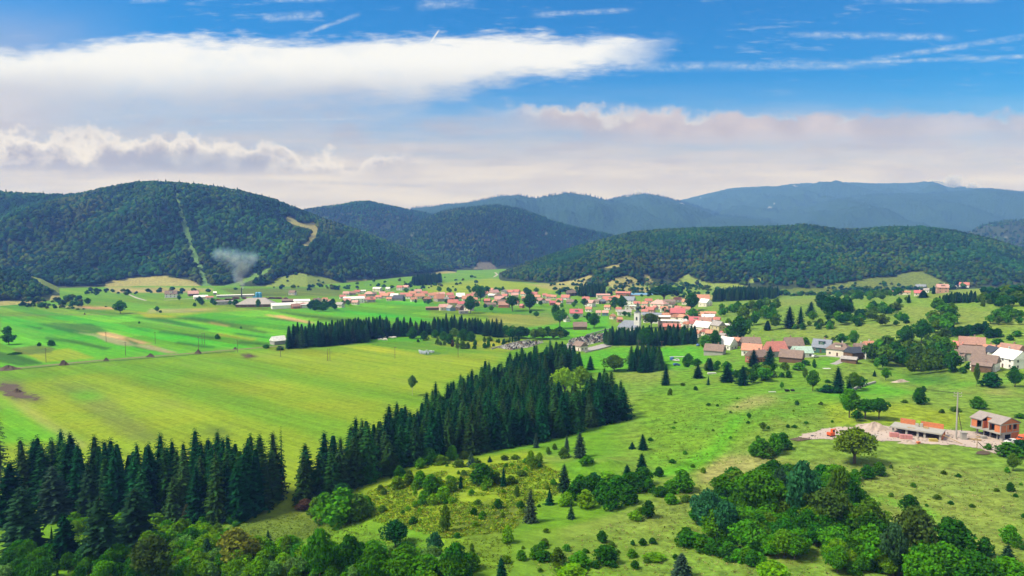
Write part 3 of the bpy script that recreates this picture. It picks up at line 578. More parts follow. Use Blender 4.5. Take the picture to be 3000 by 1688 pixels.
# px, base py, visible width px, turn of the ridge, roof, walls, kind, storeys, options ; grouped by where they stand
V_ = [
("in the sawmill yard under the hill", [
 (502,873,31,-8,'brown','white','gable',1.9,dict(dorm=1)), (566,868,27,10,'pink','wooden','gable',1.2), (588,877,36,5,'white','cream','low',1), (614,878,19,5,'red','cream','low',1), (630,863,8,0,'white','wooden','gable',.8,dict(win=False)),
 (690,871,96,2,'white','concrete','flat',.9,dict(Dp=9,win=False,chim=0)), (659,893,42,3,'grey','concrete','flat',1.4,dict(chim=0)), (752,901,112,-12,'grey','wooden','hip',1.2,dict(Dp=19,chim=0)), (850,905,108,8,'white','white','low',1.4,dict(Dp=13,win=False,chim=0)),
 (851,888,46,-4,'brown','wooden','low',.9,dict(win=False,chim=0)), (884,890,44,3,'white','cream','low',1,dict(chim=0)), (866,905,27,20,'rust','brick','gable',.9), (891,903,22,15,'red','brick','gable',1.2), (857,865,21,-25,'brown','white','gable',1.3)]),
("at the western end of the village", [
 (1060,876,22,12,'orange','cream','gable',1), (1110,877,20,-15,'red','cream','gable',1), (1145,868,20,8,'orange','cream','gable',1), (1200,876,22,-20,'red','white','gable',1.2), (1070,884,16,20,'pink','white','gable',1), (1140,882,16,-8,'orange','cream','gable',.9), (1004,876,18,10,'red','white','gable',1), (952,884,16,14,'orange','white','gable',1),
 (929,888,24,20,'brown','grey','gable',1), (968,890,14,-10,'rust','cream','gable',1), (996,902,26,-35,'grey','cream','gable',1.2), (1037,889,60,4,'white','white','low',2.2,dict(Dp=11,chim=2)), (1017,890,22,10,'pink','brick','gable',1.4), (1042,894,22,-30,'pink','cream','gable',1.1),
 (1087,886,25,8,'red','grey','gable',1.3,dict(dorm=1)), (1015,866,20,-15,'pink','cream','gable',1), (1033,865,18,10,'rust','grey','gable',1), (1047,861,18,-12,'red','cream','gable',1), (1064,858,14,0,'white','white','low',1), (1081,869,27,-10,'pink','grey','hip',1.3), (1106,855,28,-25,'white','cream','low',1.8), (1137,851,14,-20,'white','white','gable',1),
 (1172,851,20,-20,'red','white','gable',1.7), (1190,850,20,-30,'pink','white','gable',1.7), (1127,874,26,-12,'orange','cream','gable',1.2), (1156,874,26,-15,'white','grey','gable',1), (1168,882,36,-20,'dark','grey','gable',1), (1187,870,30,5,'red','cream','low',1.2), (1096,866,14,10,'brown','grey','gable',.9), (1120,866,18,6,'pink','grey','gable',1)]),
("in the long roof row behind the green field", [
 (1242,866,22,5,'red','cream','gable',1), (1278,869,20,-14,'orange','white','gable',1), (1318,871,22,12,'red','cream','gable',1.1), (1338,882,16,40,'orange','white','gable',1.1), (1412,872,22,-15,'pink','white','gable',1.2), (1376,874,22,10,'red','cream','gable',1), (1212,884,20,20,'orange','cream','gable',1),
 (1209,866,22,-8,'orange','cream','gable',1), (1225,860,22,10,'pink','cream','gable',1), (1229,876,32,20,'orange','cream','gable',1.2), (1252,884,24,60,'orange','dark','gable',1.2), (1267,873,25,12,'orange','white','gable',1.2), (1288,884,36,35,'orange','grey','steep',1.4), (1307,883,18,25,'grey','grey','gable',1.1), (1323,882,26,40,'red','wooden','gable',1.3),
 (1349,877,26,4,'white','grey','steep',1.2,dict(win=False)), (1369,884,32,8,'orange','cream','gable',1.2), (1390,884,18,10,'orange','cream','gable',1), (1391,868,20,8,'rust','cream','gable',1), (1295,868,18,5,'pink','cream','gable',1), (1398,896,16,15,'orange','cream','gable',1)]),
("in the farm cluster at the meadow's edge", [
 (1268,909,42,2,'rust','wooden','low',.9,dict(Dp=5,win=False,chim=0)), (1300,910,30,15,'pink','cream','gable',1.3,dict(chim=2)), (1321,912,26,-62,'grey','blue','gable',1.2), (1327,897,32,8,'red','yellow','gable',1.4), (1347,910,26,-50,'brown','wooden','gable',1.2), (1352,899,24,8,'crimson','cream','gable',1.2), (1374,912,30,-40,'brown','cream','gable',1.5), (1358,920,28,6,'grey','grey','flat',.9,dict(chim=0)), (1315,904,14,20,'rust','cream','gable',.9)]),
("in the upper middle of the village", [
 (1452,893,22,-30,'orange','white','gable',1.1), (1508,872,22,10,'pink','cream','gable',1.2), (1535,868,20,-20,'orange','white','gable',1.2), (1552,884,20,15,'red','cream','gable',1), (1575,876,18,-10,'orange','cream','gable',1), (1604,888,18,20,'pink','white','gable',1), (1640,888,20,-18,'red','white','gable',1.1), (1420,866,20,8,'red','cream','gable',1.1), (1490,893,22,20,'red','white','gable',1.1), (1636,900,18,-25,'orange','cream','gable',1), (1512,895,20,-20,'orange','cream','gable',1),
 (1448,867,32,40,'pink','cream','gable',1.6), (1437,855,18,-8,'orange','cream','gable',1), (1477,864,18,60,'grey','cream','gable',1.7), (1493,863,22,-12,'red','cream','gable',1.2), (1513,862,24,-25,'red','white','gable',1.2), (1443,872,26,3,'white','grey','low',1), (1459,875,24,35,'brown','grey','gable',1), (1480,874,20,-30,'red','cream','gable',1.1), (1463,885,30,12,'pink','cream','gable',1.2), (1498,882,14,-55,'grey','grey','gable',1.2), (1510,884,14,-55,'brown','cream','gable',1.2), (1428,888,20,-15,'red','brick','gable',1),
 (1468,894,28,25,'brown','grey','gable',1.1), (1477,902,34,-12,'rust','brick','gable',1.1,dict(win=False)), (1436,900,34,4,'brown','grey','low',1,dict(win=False)), (1529,903,14,-40,'red','brick','gable',.9), (1563,870,24,-8,'red','cream','gable',1.2), (1596,871,14,5,'red','cream','gable',1), (1584,890,28,-50,'rust','white','gable',1.4), (1535,881,14,10,'orange','cream','gable',1),
 (1608,875,18,5,'red','cream','gable',1), (1622,876,18,-8,'orange','cream','gable',1), (1657,879,28,-15,'red','white','gable',1.1), (1673,868,30,35,'brown','dark','gable',1.6), (1619,895,20,10,'crimson','brick','gable',1.1), (1672,892,26,-20,'brown','grey','gable',1)]),
("along the back edge of the village", [
 (1716,884,22,12,'red','white','gable',1.2), (1806,880,22,-12,'orange','white','gable',1.1), (1900,890,22,14,'red','white','gable',1.2), (2010,893,24,-14,'orange','cream','gable',1.2), (1985,886,22,10,'red','white','gable',1.1), (2030,886,20,-20,'orange','white','gable',1.1),
 (1767,873,42,8,'pink','cream','low',1.3,dict(Dp=8)), (1826,870,46,-10,'red','brick','low',1.9,dict(Dp=9)), (1786,888,42,4,'red','cream','gable',1.2,dict(dorm=1)), (1765,891,20,55,'blue-grey','dark','gable',1.1), (1748,891,20,-20,'brown','cream','gable',1.1), (1729,899,32,-35,'pink','white','gable',1.6), (1961,892,34,6,'brown','cream','low',1.2), (1936,893,16,5,'brown','cream','gable',1), (2056,884,44,10,'orange','brick','gable',1.2), (2066,899,38,-45,'white','cream','gable',1.6)]),
("around the church", [
 (1780,908,20,-20,'orange','white','gable',1.1), (1866,898,20,10,'red','white','gable',1.2), (1890,899,20,-18,'orange','white','gable',1.2), (1945,914,22,14,'orange','white','gable',1.2), (1987,913,22,-20,'red','white','gable',1.2), (1812,914,16,14,'red','white','gable',1), (1725,914,20,-14,'orange','white','gable',1.1), (1890,922,22,-16,'red','white','gable',1.1),
 (1842,893,40,-15,'blue-grey','white','gable',1.9), (1846,909,32,3,'white','white','flat',1.6,dict(chim=0)), (1849,909,14,70,'orange','cream','gable',.9), (1829,925,40,4,'grey','white','low',1.3), (1688,929,38,3,'crimson','mint','gable',1.4,dict(dorm=1)), (1753,925,14,3,'pink','white','gable',1.1), (1773,925,18,3,'pink','blue','gable',1.1), (1795,936,16,55,'orange','cream','gable',1), (1660,944,18,-60,'grey','white','gable',1.1), (1699,967,40,3,'brown','wooden','gable',1,dict(win=False)),
 (1885,909,16,5,'orange','cream','gable',1), (1905,917,28,-15,'red','pink','gable',1.1), (1912,931,60,2,'blue-grey','cream','low',1,dict(Dp=8)), (1931,907,54,-30,'pink','cream','hip',2.2,dict(chim=2)), (1960,923,28,4,'rust','brick','flat',2.0,dict(chim=0)), (1920,909,16,-50,'red','cream','gable',1), (1969,904,22,50,'brown','cream','gable',1.6), (1815,945,16,20,'orange','brick','gable',1)]),
("in the dense quarter behind the tall spruce stand", [
 (2010,917,24,12,'orange','white','gable',1.3), (2035,926,22,-22,'red','white','gable',1.3), (2016,943,24,18,'red','white','gable',1.3), (2056,963,24,-18,'orange','white','gable',1.3), (2030,962,24,24,'red','white','gable',1.3), (1950,934,22,20,'orange','white','gable',1.2), (1920,948,26,-14,'red','white','gable',1.3), (1896,946,22,12,'orange','white','gable',1.2), (2100,948,20,-12,'red','white','gable',1.1), (2040,990,24,-24,'orange','white','gable',1.2), (2098,1000,22,14,'red','white','gable',1),
 (1985,927,42,5,'crimson','brick','gable',1.2), (1980,944,30,50,'orange','cream','gable',1.6), (1999,944,26,-50,'orange','cream','gable',1.6), (1938,941,54,3,'white','rosy','flat',1.4,dict(chim=0,win=False)), (1960,958,64,3,'white','rosy','flat',1.8,dict(chim=0)), (1968,968,50,2,'red','brick','low',1,dict(win=False)), (2004,957,24,60,'white','white','gable',1.4), (2012,962,22,40,'orange','cream','gable',1.2), (2036,953,34,5,'crimson','cream','gable',1.4,dict(dorm=1)), (2067,955,34,-6,'rust','cream','gable',1.4),
 (2047,937,36,-12,'orange','cream','gable',1.4), (2080,930,32,4,'orange','cream','low',1.3), (2067,940,22,8,'white','white','gable',1.2), (2086,940,18,-20,'white','white','gable',1.2), (2084,951,16,3,'white','white','low',1), (2103,977,42,-48,'grey','yellow','gable',2.2,dict(chim=2)), (2133,964,24,-10,'white','wooden','low',1), (2061,976,58,-30,'white','cream','gable',1.6), (2066,984,24,45,'red','cream','gable',1), (2082,988,28,-8,'orange','grey','gable',1), (2122,991,24,-6,'red','cream','gable',1), (2118,999,24,-40,'grey','wooden','gable',1.1)]),
("in the hamlet on the right of the village", [
 (2131,1027,54,-40,'white','white','steep',1.3), (2158,1016,26,-30,'orange','wooden','gable',1.4), (2094,1042,60,-14,'brown','grey','gable',1,dict(win=False)), (2199,1024,54,12,'brown','dark','gable',1.4), (2203,1043,56,-8,'orange','white','gable',1.2,dict(dorm=0)), (2271,1048,66,35,'red','grey','steep',1.4), (2323,1030,56,20,'brown','wooden','steep',1.2), (2348,1049,58,22,'mint','white','gable',1), (2319,1064,64,-10,'brown','wooden','gable',1.1,dict(win=False)), (2217,1064,62,40,'brown','brick','gable',1.2),
 (2409,1035,52,-15,'blue-grey','green','steep',1.2,dict(dorm=1)), (2459,1046,64,-16,'brown','cream','hip',1.5,dict(dorm=1)), (2500,1056,48,48,'dark','wooden','gable',1.5), (2488,1065,40,-10,'grey','wooden','low',.7,dict(win=False,chim=0)), (2518,1032,30,10,'brown','cream','gable',1), (2544,1030,32,40,'orange','white','gable',1.4), (2536,1053,26,50,'pink','white','gable',1.5), (2633,1040,18,30,'rust','brick','gable',.8)]),
("in the farm group at the right edge of the photo", [
 (2806,1033,28,-30,'red','pink','gable',1.4), (2846,1026,54,4,'rust','wooden','gable',1.1,dict(win=False)), (2846,1057,52,4,'brown','grey','gable',1.4), (2813,1062,30,-25,'brown','white','steep',1.2), (2885,1088,60,-14,'brown','white','gable',1.5), (2877,1092,44,-10,'brown','wooden','low',1.1), (2910,1057,42,-60,'dark','cream','gable',1.5), (2910,1048,42,4,'orange','cream','gable',1.2), (2962,1052,56,-30,'rust','grey','gable',1.4), (2960,1084,72,-46,'white','white','gable',1.9)]),
("in the far hamlet under the wooded hill", [
 (2698,848,25,-10,'blue-grey','grey','gable',1.4), (2650,864,26,5,'orange','cream','low',1), (2607,864,14,3,'rust','cream','gable',1), (2691,867,20,3,'crimson','cream','gable',1), (2714,858,13,-10,'grey','white','gable',1.2), (2760,859,28,12,'pink','pink','gable',2.0,dict(dorm=1)), (2766,848,22,3,'white','white','gable',1), (2793,846,18,-35,'white','white','gable',1.2), (2825,842,22,-6,'red','white','gable',1.3)]),
("alone on the fields", [(815,1011,44,28,'white','grey','gable',1,dict(win=False,chim=0)), (1700,1030,44,-52,'brown','cream','gable',1.2,dict(chim=0)), (937,1008,14,20,'rust','white','gable',.8,dict(chim=0)), (970,1002,14,-20,'brown','cream','gable',.9,dict(chim=0))]),
]
RW = {'blue-grey': "blue-grey", 'white': "pale metal", 'dark': "black", 'rust': "rusty red", 'mint': "mint green", 'pink': "faded pink"}
ORD = ["leftmost", "second from left", "third from left", "fourth from left", "fifth from left", "sixth from left", "seventh from left", "eighth from left", "ninth from left", "tenth from left", "eleventh from left", "twelfth from left", "thirteenth from left"]
OVERRIDE = {(752,901): "long sawmill hall with a huge grey hipped roof", (850,905): "very long white roofed shed with pale panelled wall", (1037,889): "long white two-storey building with a pale roof at the village's western end", (1688,929): "mint walled house under a bright crimson roof",
 (2103,977): "tall yellow house with grey roof and two gable windows", (1931,907): "big building with a faded pink hipped roof behind the church", (815,1011): "white metal barn half hidden by the spruce row", (1700,1030): "cream chapel house with brown gable roof beside the cemetery", (2960,1084): "white two-storey house with a pale roof at the right photo edge",
 (2131,1027): "white house with a steep white roof at the hamlet's left end", (2459,1046): "cream house with a large brown hipped roof", (2409,1035): "dark green house with steep blue-grey roof and wide dormer", (2348,1049): "house with a mint green roof in the hamlet", (1321,912): "house with a pale blue gable in the farm cluster"}
hl = []
for area, L_ in V_:
    names = {}
    for e in L_:
        o = e[8] if len(e) > 8 else {}
        nm = "%s %s with %s roof" % (e[5], 'shed' if e[7] < 1 or o.get('win') is False else 'house', RW.get(e[4], e[4])); names.setdefault(nm, []).append(e[0])
    for e in L_:
        o = e[8] if len(e) > 8 else {}
        nm = "%s %s with %s roof" % (e[5], 'shed' if e[7] < 1 or o.get('win') is False else 'house', RW.get(e[4], e[4]))
        xs = sorted(names[nm]); lab = nm + " " + area
        if len(xs) > 1: lab = ("left one" if xs.index(e[0]) == 0 and len(xs) == 2 else "right one" if len(xs) == 2 else ORD[xs.index(e[0])]) + " of %d: " % len(xs) + lab
        lab = OVERRIDE.get(e[:2], lab)
        if len(lab.split()) > 16: lab = lab.replace(" of %d:" % len(xs), "").replace("in the dense quarter behind the tall spruce stand", "behind the tall spruce stand").replace("along the back edge of the village", "at the village's back edge").replace("at the right edge of the photo", "at the right edge").replace("on the right of the village", "right of the village")
        if len(lab.split()) > 16: lab = lab.replace(" the ", " ", 1)
        if len(lab.split()) > 16: print('LONG', lab)
        h = house(*e[:8], **o); tag(h, lab, 'barn' if 'shed' in nm else 'house', "buildings " + area)
# ------------------------------------------------------------------ the church
def church(px, py):
    p0 = G(px, py); D = math.hypot(p0[0], p0[1]); az = math.atan2(p0[0], p0[1])
    root = link('church', None, loc=(p0[0], p0[1] + 4, p0[2]), rotz=R(-20) - az); HB.append((p0[0], p0[1] + 4, 12))
    L, d_, hw, rh = 17, 5.0, 7.5, 5.2; l = L / 2
    V = [(-l, -d_, -1), (l, -d_, -1), (l, d_, -1), (-l, d_, -1), (-l, -d_, hw), (l, -d_, hw), (l, d_, hw), (-l, d_, hw), (-l, 0, hw + rh * .5), (l, 0, hw + rh)]
    w_ = link('wall', pmesh('wall', V, [(0, 1, 5, 4), (2, 3, 7, 6), (1, 2, 6, 9, 5), (3, 0, 4, 8, 7)], WALL), root); w_.color = (*WC['white'], 1)
    V = [(-l - .4, -d_ - .5, hw - .4), (l + .3, -d_ - .5, hw - .4), (l + .3, d_ + .5, hw - .4), (-l - .4, d_ + .5, hw - .4), (-l + 4, 0, hw + rh), (l + .3, 0, hw + rh)]
    V += [(x, y, z + .2) for x, y, z in V]
    r_ = link('roof', pmesh('roof', V, [(6, 7, 11, 10), (8, 9, 10, 11), (9, 6, 10), (7, 8, 11), (1, 0, 4, 5), (3, 2, 5, 4), (0, 3, 4), (1, 5, 2), (0, 1, 7, 6), (1, 2, 8, 7), (2, 3, 9, 8), (3, 0, 6, 9)], ROOF), root); r_.color = (.20, .22, .27, 1)
    for i in range(4): window(root, -l + 2.5 + i * 3.9, -d_, 2.6, 1.2, 3.2, 0)
    tx, ty, s_, ht = l - 1.0, -1.2, 2.3, 19.5
    tw = boxes('tower', [(tx - s_, tx + s_, ty - s_, ty + s_, -1, ht), (tx - s_ - .2, tx + s_ + .2, ty - s_ - .2, ty + s_ + .2, ht, ht + .35), (tx - s_ - .12, tx + s_ + .12, ty - s_ - .12, ty + s_ + .12, ht - 7.5, ht - 7.2)], WALL, root); tw.color = (.68, .665, .64, 1)
    for ang, ox, oy in ((0, 0, -s_), (math.pi / 2, s_, 0)):
        V = []
        for y in (-.08, .06): V += [(-.7, y, 0), (.7, y, 0), (.7, y, 2.2), (.5, y, 2.7), (0, y, 2.95), (-.5, y, 2.7), (-.7, y, 2.2)]
        Fs = [tuple(range(7)), tuple(range(13, 6, -1))] + [(i, i + 7, (i + 1) % 7 + 7, (i + 1) % 7) for i in range(7)]
        link('belfry_window', pmesh('belfry_window', V, Fs, GLASS), tw, (tx + ox, ty + oy, ht - 6), ang)
    prof = [(2.75, 0), (2.55, .5), (1.5, 1.3), (1.15, 1.9), (1.15, 2.6), (1.75, 3.3), (1.85, 4.0), (1.35, 4.8), (.6, 5.5), (.5, 6.6), (.72, 7.0), (.6, 7.5), (.18, 8.2), (.07, 9.0), (.05, 10.3)]
    V, Q, k = [], [], 10
    for r0, z in prof: V += [(r0 * math.cos(6.283 * (j + .5) / k), r0 * math.sin(6.283 * (j + .5) / k), z) for j in range(k)]
    for i in range(len(prof) - 1): Q += [(i * k + j, i * k + (j + 1) % k, (i + 1) * k + (j + 1) % k, (i + 1) * k + j) for j in range(k)]
    dm = link('onion_dome', pmesh('onion_dome', V, Q, ROOF), tw, (tx, ty, ht + .35)); dm.color = (.05, .075, .075, 1)
    boxes('cross', [(-.06, .06, -.06, .06, 0, 1.5), (-.45, -.06, -.06, .06, .85, 1.0), (.06, .45, -.06, .06, .85, 1.0)], FRAME, dm, (0, 0, 10.2))
    tag(root, "white village church with slate roof and slim tower under a dark onion dome", 'church')
church(1846, 985)
# ------------------------------------------------------------------ plant materials and prototype meshes
W.cycles.sampling_method = 'MANUAL'; W.cycles.sample_map_resolution = 512
def leafmat(name, src):
    m, t = material(name)
    base = attrcol(t) if src == 'attr' else t.n('ShaderNodeObjectInfo').outputs['Color']
    if src != 'attr':
        v = t.n('ShaderNodeAttribute', attribute_name='var').outputs['Fac']
        rnd = t.n('ShaderNodeObjectInfo').outputs['Random']
        h_ = t.n('ShaderNodeHueSaturation'); t.put(h_.inputs['Color'], base)
        t.put(h_.inputs['Value'], t.m('MULTIPLY', t.m('MULTIPLY_ADD', v, 1.0, .5), t.m('MULTIPLY_ADD', rnd, .5, .75)))
        t.put(h_.inputs['Hue'], t.m('MULTIPLY_ADD', v, .035, .4825)); base = h_.outputs[0]
    finish(t, base, .9, spec=.02, trans=.30)
    return m
LEAF, LEAFA = leafmat("leaves", 'obj'), leafmat("leaves_mixed", 'attr')
BARK, t = material("bark"); n_ = t.noise(pos(t), 3, 3); finish(t, t.mix(n_, (.07, .05, .035), (.16, .125, .09)), .95, n_, bd=.05)
PBARK, t = material("pale_bark"); n_ = t.noise(pos(t), 2, 3); finish(t, t.mix(n_, (.25, .23, .19), (.5, .48, .43)), .9)
rng = np.random.default_rng(7); random.seed(7)
class Proto:                                # triangles + per-vertex leaf variation, kept as arrays to be linked or merged
    def __init__(s, V, T, var, name=None, mat=None):
        s.V, s.T, s.var = np.asarray(V, np.float32), np.asarray(T, np.int32), np.asarray(var, np.float32); s.me = None; s.name, s.mat = name, mat
    def mesh(s):
        if s.me is None:
            s.me = npmesh(s.name, s.V, s.T, s.mat or LEAF, nv=3)
            a = s.me.attributes.new('var', 'FLOAT', 'POINT'); a.data.foreach_set('value', s.var)
        return s.me
def unit(v): return v / np.maximum(np.linalg.norm(v, axis=-1, keepdims=True), 1e-6)
def quads(c_, nrm, sz, var, rs):
    n = len(c_); rv = unit(rs.normal(size=(n, 3))); a = unit(np.cross(nrm, rv)); b = np.cross(nrm, a)
    sz = sz[:, None]; k = [rs.uniform(.6, 1.25, (n, 1)) for _ in range(4)]
    V = np.stack((c_ + a * sz * k[0], c_ + b * sz * .75 * k[1], c_ - a * sz * k[2], c_ - b * sz * .75 * k[3]), 1).reshape(-1, 3)
    i = np.arange(n)[:, None] * 4; T = np.concatenate((i + [0, 1, 2], i + [0, 2, 3]), 0)
    return V, T, np.repeat(var, 4)
def leafcloud(lobes, n, size, seed, inner=.55, spread=.85, norm=True):
    rs = np.random.default_rng(seed); L = np.array(lobes, float)
    area = (L[:, 3] * L[:, 5] + L[:, 3] * L[:, 4]); which = rs.choice(len(L), n, p=area / area.sum())
    d_ = unit(rs.normal(size=(n, 3)) + np.array((0, 0, .25))); rad = rs.uniform(inner, 1.12, n) ** .7
    c_ = L[which, :3] + d_ * L[which, 3:6] * rad[:, None]
    c_[:, 2] = np.abs(c_[:, 2])
    if norm: c_[:, :2] *= .48 / np.quantile(np.hypot(c_[:, 0], c_[:, 1]), .985); c_[:, 2] *= .99 / np.quantile(c_[:, 2], .995)
    nrm = unit(d_ / L[which, 3:6] * L[which, 3:6].mean(1, keepdims=True) + spread * rs.normal(size=(n, 3)))
    clump = fbm(c_[:, 0] * 7 + seed, c_[:, 1] * 7 + c_[:, 2] * 9, seed, 2) * .5 + .5
    lobev = rs.uniform(.2, .8, len(L))[which]
    var = np.clip(.40 * clump + .3 * rs.uniform(size=n) + .3 * lobev, 0, 1)
    return quads(c_, nrm, size * rs.uniform(.6, 1.35, n), var, rs)
def tube(pts, radii, k=6):
    V, T = [], []; pts = np.array(pts, float)
    for i, (p_, r_) in enumerate(zip(pts, radii)):
        dd = unit(pts[min(i + 1, len(pts) - 1)] - pts[max(i - 1, 0)]); a = unit(np.cross(dd, (.3, .9, .1))); b = np.cross(dd, a)
        for j in range(k):
            th = 2 * math.pi * j / k; V.append(p_ + r_ * (a * math.cos(th) + b * math.sin(th)))
    for i in range(len(pts) - 1):
        for j in range(k):
            q = [i * k + j, i * k + (j + 1) % k, (i + 1) * k + (j + 1) % k, (i + 1) * k + j]; T += [(q[0], q[1], q[2]), (q[0], q[2], q[3])]
    return np.array(V), np.array(T), np.full(len(V), .5)
def join(parts):
    V, T, v_, o = [], [], [], 0
    for a, b, c_ in parts: V.append(a); T.append(np.asarray(b) + o); v_.append(c_); o += len(a)
    return np.concatenate(V), np.concatenate(T), np.concatenate(v_)
def trunkmesh(seed, h0, h1, r, forks=4, lean=.04):
    rs = np.random.default_rng(seed); top = (rs.normal() * lean, rs.normal() * lean, h1)
    ps = [tube([(0, 0, -.04), (top[0] * .3, top[1] * .3, h0), top], [r, r * .75, r * .25])]
    for i in range(forks):
        th = 2 * math.pi * (i + rs.uniform(0, .6)) / forks; e = rs.uniform(.22, .36)
        ps.append(tube([(top[0] * .3, top[1] * .3, h0 * rs.uniform(.8, 1.15)), (e * .5 * math.cos(th), e * .5 * math.sin(th), h0 + (h1 - h0) * .45), (e * math.cos(th), e * math.sin(th), h0 + (h1 - h0) * rs.uniform(.7, 1.0))], [r * .5, r * .36, r * .12], 5))
    return join(ps)
def lobes_for(seed, kind):
    rs = np.random.default_rng(seed); Ls = []
    if kind == 'round': z0, z1, wmax, n = .07, 1.0, .5, 11
    elif kind == 'tall': z0, z1, wmax, n = .12, 1.0, .5, 11
    elif kind == 'broad': z0, z1, wmax, n = .30, 1.0, .5, 14
    elif kind == 'birch': z0, z1, wmax, n = .30, 1.0, .5, 9
    elif kind == 'dome': z0, z1, wmax, n = .20, 1.0, .5, 17
    elif kind == 'cone': z0, z1, wmax, n = .04, 1.0, .5, 12
    else: z0, z1, wmax, n = -.1, 1.0, .5, 10
    n = int(n * 2.1)
    for i in range(n):
        f = (i + .5) / n; zc = z0 + (z1 - z0) * (.22 + .60 * f); th = i * 2.4 + rs.uniform(0, .8)
        prof = {'cone': 1.05 - f, 'bush': math.sqrt(max(0, 1 - f * f)), 'broad': math.sin(math.pi * (.25 + .62 * f)), 'dome': math.sqrt(max(0, 1 - (max(0, f - .12) / .92) ** 2))}.get(kind, math.sin(math.pi * (.18 + .70 * f)))
        rr = wmax * prof; lr = rs.uniform(.22, .42) * (.35 + .65 * prof) * .5 + .05; rr *= rs.uniform(.62, 1.16)
        Ls.append((math.cos(th) * max(rr - lr, 0), math.sin(th) * max(rr - lr, 0), zc, lr, lr, lr * rs.uniform(.55, .85) * (z1 - z0)))
    Ls.append((0, 0, z0 + (z1 - z0) * .48, wmax * .5, wmax * .5, (z1 - z0) * .36))
    return Ls
PR = {}
def treeproto(key, kind, seeds, nhi, shi, nlo, slo, trunk):
    PR[key] = []
    for sd in seeds:
        L = lobes_for(sd, kind)
        hi = Proto(*leafcloud(L, nhi, shi, sd), name=('shrub_leaves' if kind == 'bush' else 'tree_crown'))
        lo = Proto(*leafcloud(L, nlo, slo, sd + 1), name=('shrub_leaves' if kind == 'bush' else 'tree_crown'))
        tr = Proto(*trunkmesh(sd + 2, trunk[0], trunk[1], trunk[2], trunk[3]), name='tree_trunk', mat=BARK) if trunk else None
        PR[key].append((hi, lo, tr))
treeproto('round', 'round', (11, 12, 13), 2600, .042, 520, .085, (.2, .8, .03, 4))
treeproto('tall', 'tall', (21, 22), 2400, .045, 480, .09, (.2, .85, .03, 4))
treeproto('broad', 'broad', (31, 32), 3000, .040, 520, .085, (.32, .85, .035, 6))
treeproto('birch', 'birch', (35,), 1300, .05, 420, .085, (.35, .9, .018, 3))
treeproto('dome', 'dome', (37,), 3600, .036, 520, .085, (.22, .85, .04, 7))
treeproto('cone', 'cone', (41, 42), 2200, .042, 420, .085, (.1, .8, .03, 3))
treeproto('bush', 'bush', (51, 52, 53, 54), 1500, .060, 360, .115, None)
def spruceproto(seed, nw, nb, zlow, rad, power=.8, twigs=3, sparse=0.0, core=.45):
    rs = np.random.default_rng(seed); V, T, va = [], [], []
    def tri(a, b, c_, v): i = len(V); V.extend((a, b, c_)); T.append((i, i + 1, i + 2)); va.extend((v, v, v))
    for w in range(nw):
        z = zlow + (0.985 - zlow) * (w / (nw - 1.0)) ** .92; R0 = rad * ((1.0 - z + .02) ** power) * (min(1, (z - zlow) / .12 + .72))
        nbr = max(4, int(nb * (.45 + .55 * (1 - z)))); off = rs.uniform(0, 6.28); wv = rs.uniform(.15, .6)
        for b in range(nbr):
            if rs.uniform() < sparse: continue
            th = off + 2 * math.pi * (b + rs.uniform(-.25, .25)) / nbr; r_ = R0 * rs.uniform(.72, 1.18); zz = z + rs.uniform(-.012, .012)
            cx, sx = math.cos(th), math.sin(th); dr = rs.uniform(.18, .42) * r_
            p0 = np.array((0, 0, zz)); p1 = np.array((cx * r_ * .55, sx * r_ * .55, zz - dr * .45)); p2 = np.array((cx * r_, sx * r_, zz - dr * rs.uniform(.7, 1.0)))
            sd_ = np.array((-sx, cx, 0)) * r_ * rs.uniform(.22, .34); v = np.clip(wv + rs.uniform(-.15, .4), 0, 1); hang = np.array((0, 0, -.25 * r_ - .006))
            tri(p0, p1 + sd_ + hang * .35, p2, v); tri(p0, p2, p1 - sd_ + hang * .35, np.clip(v + .1, 0, 1))
            for k in range(twigs):
                f = rs.uniform(.4, 1.0); q = p0 + (p2 - p0) * f; s2 = (1 if k % 2 else -1) * np.array((-sx, cx, 0)) * r_ * .20
                tri(q, q + s2 + hang * rs.uniform(.5, 1.0), q + (p2 - p0) * .16 + hang * .3, np.clip(v + rs.uniform(-.2, .3), 0, 1))
    k = 8; i0 = len(V)
    for z, f in ((zlow + .01, 1.0), (.55, 1.0), (.93, .8)):
        for j in range(k):
            th = 2 * math.pi * j / k; rr = core * rad * (1 - z + .015) ** power * f; V.append(np.array((rr * math.cos(th), rr * math.sin(th), z))); va.append(.15)
    for a in range(2):
        for j in range(k):
            q = [i0 + a * k + j, i0 + a * k + (j + 1) % k, i0 + (a + 1) * k + (j + 1) % k, i0 + (a + 1) * k + j]; T += [(q[0], q[1], q[2]), (q[0], q[2], q[3])]
    return Proto(np.array(V), T, va, name='spruce_crown')
STR = Proto(*tube([(0, 0, -.03), (0, 0, .4), (0, 0, .97)], [.014, .010, .002]), name='spruce_trunk', mat=BARK)
PR['spruce'] = [(spruceproto(60 + i, 30, 11, .05, .175, .54), spruceproto(70 + i, 15, 8, .05, .18, .54, twigs=1, core=.6), STR) for i in range(5)]
PR['young'] = [(spruceproto(80 + i, 20, 9, .02, .30, .85), spruceproto(85 + i, 11, 8, .02, .30, .85, twigs=1, core=.6), STR) for i in range(3)]
PR['bare'] = [(spruceproto(90, 26, 8, .30, .13, .6, sparse=.25, core=.15), spruceproto(91, 14, 7, .3, .13, .6, sparse=.2, core=.3), STR)]
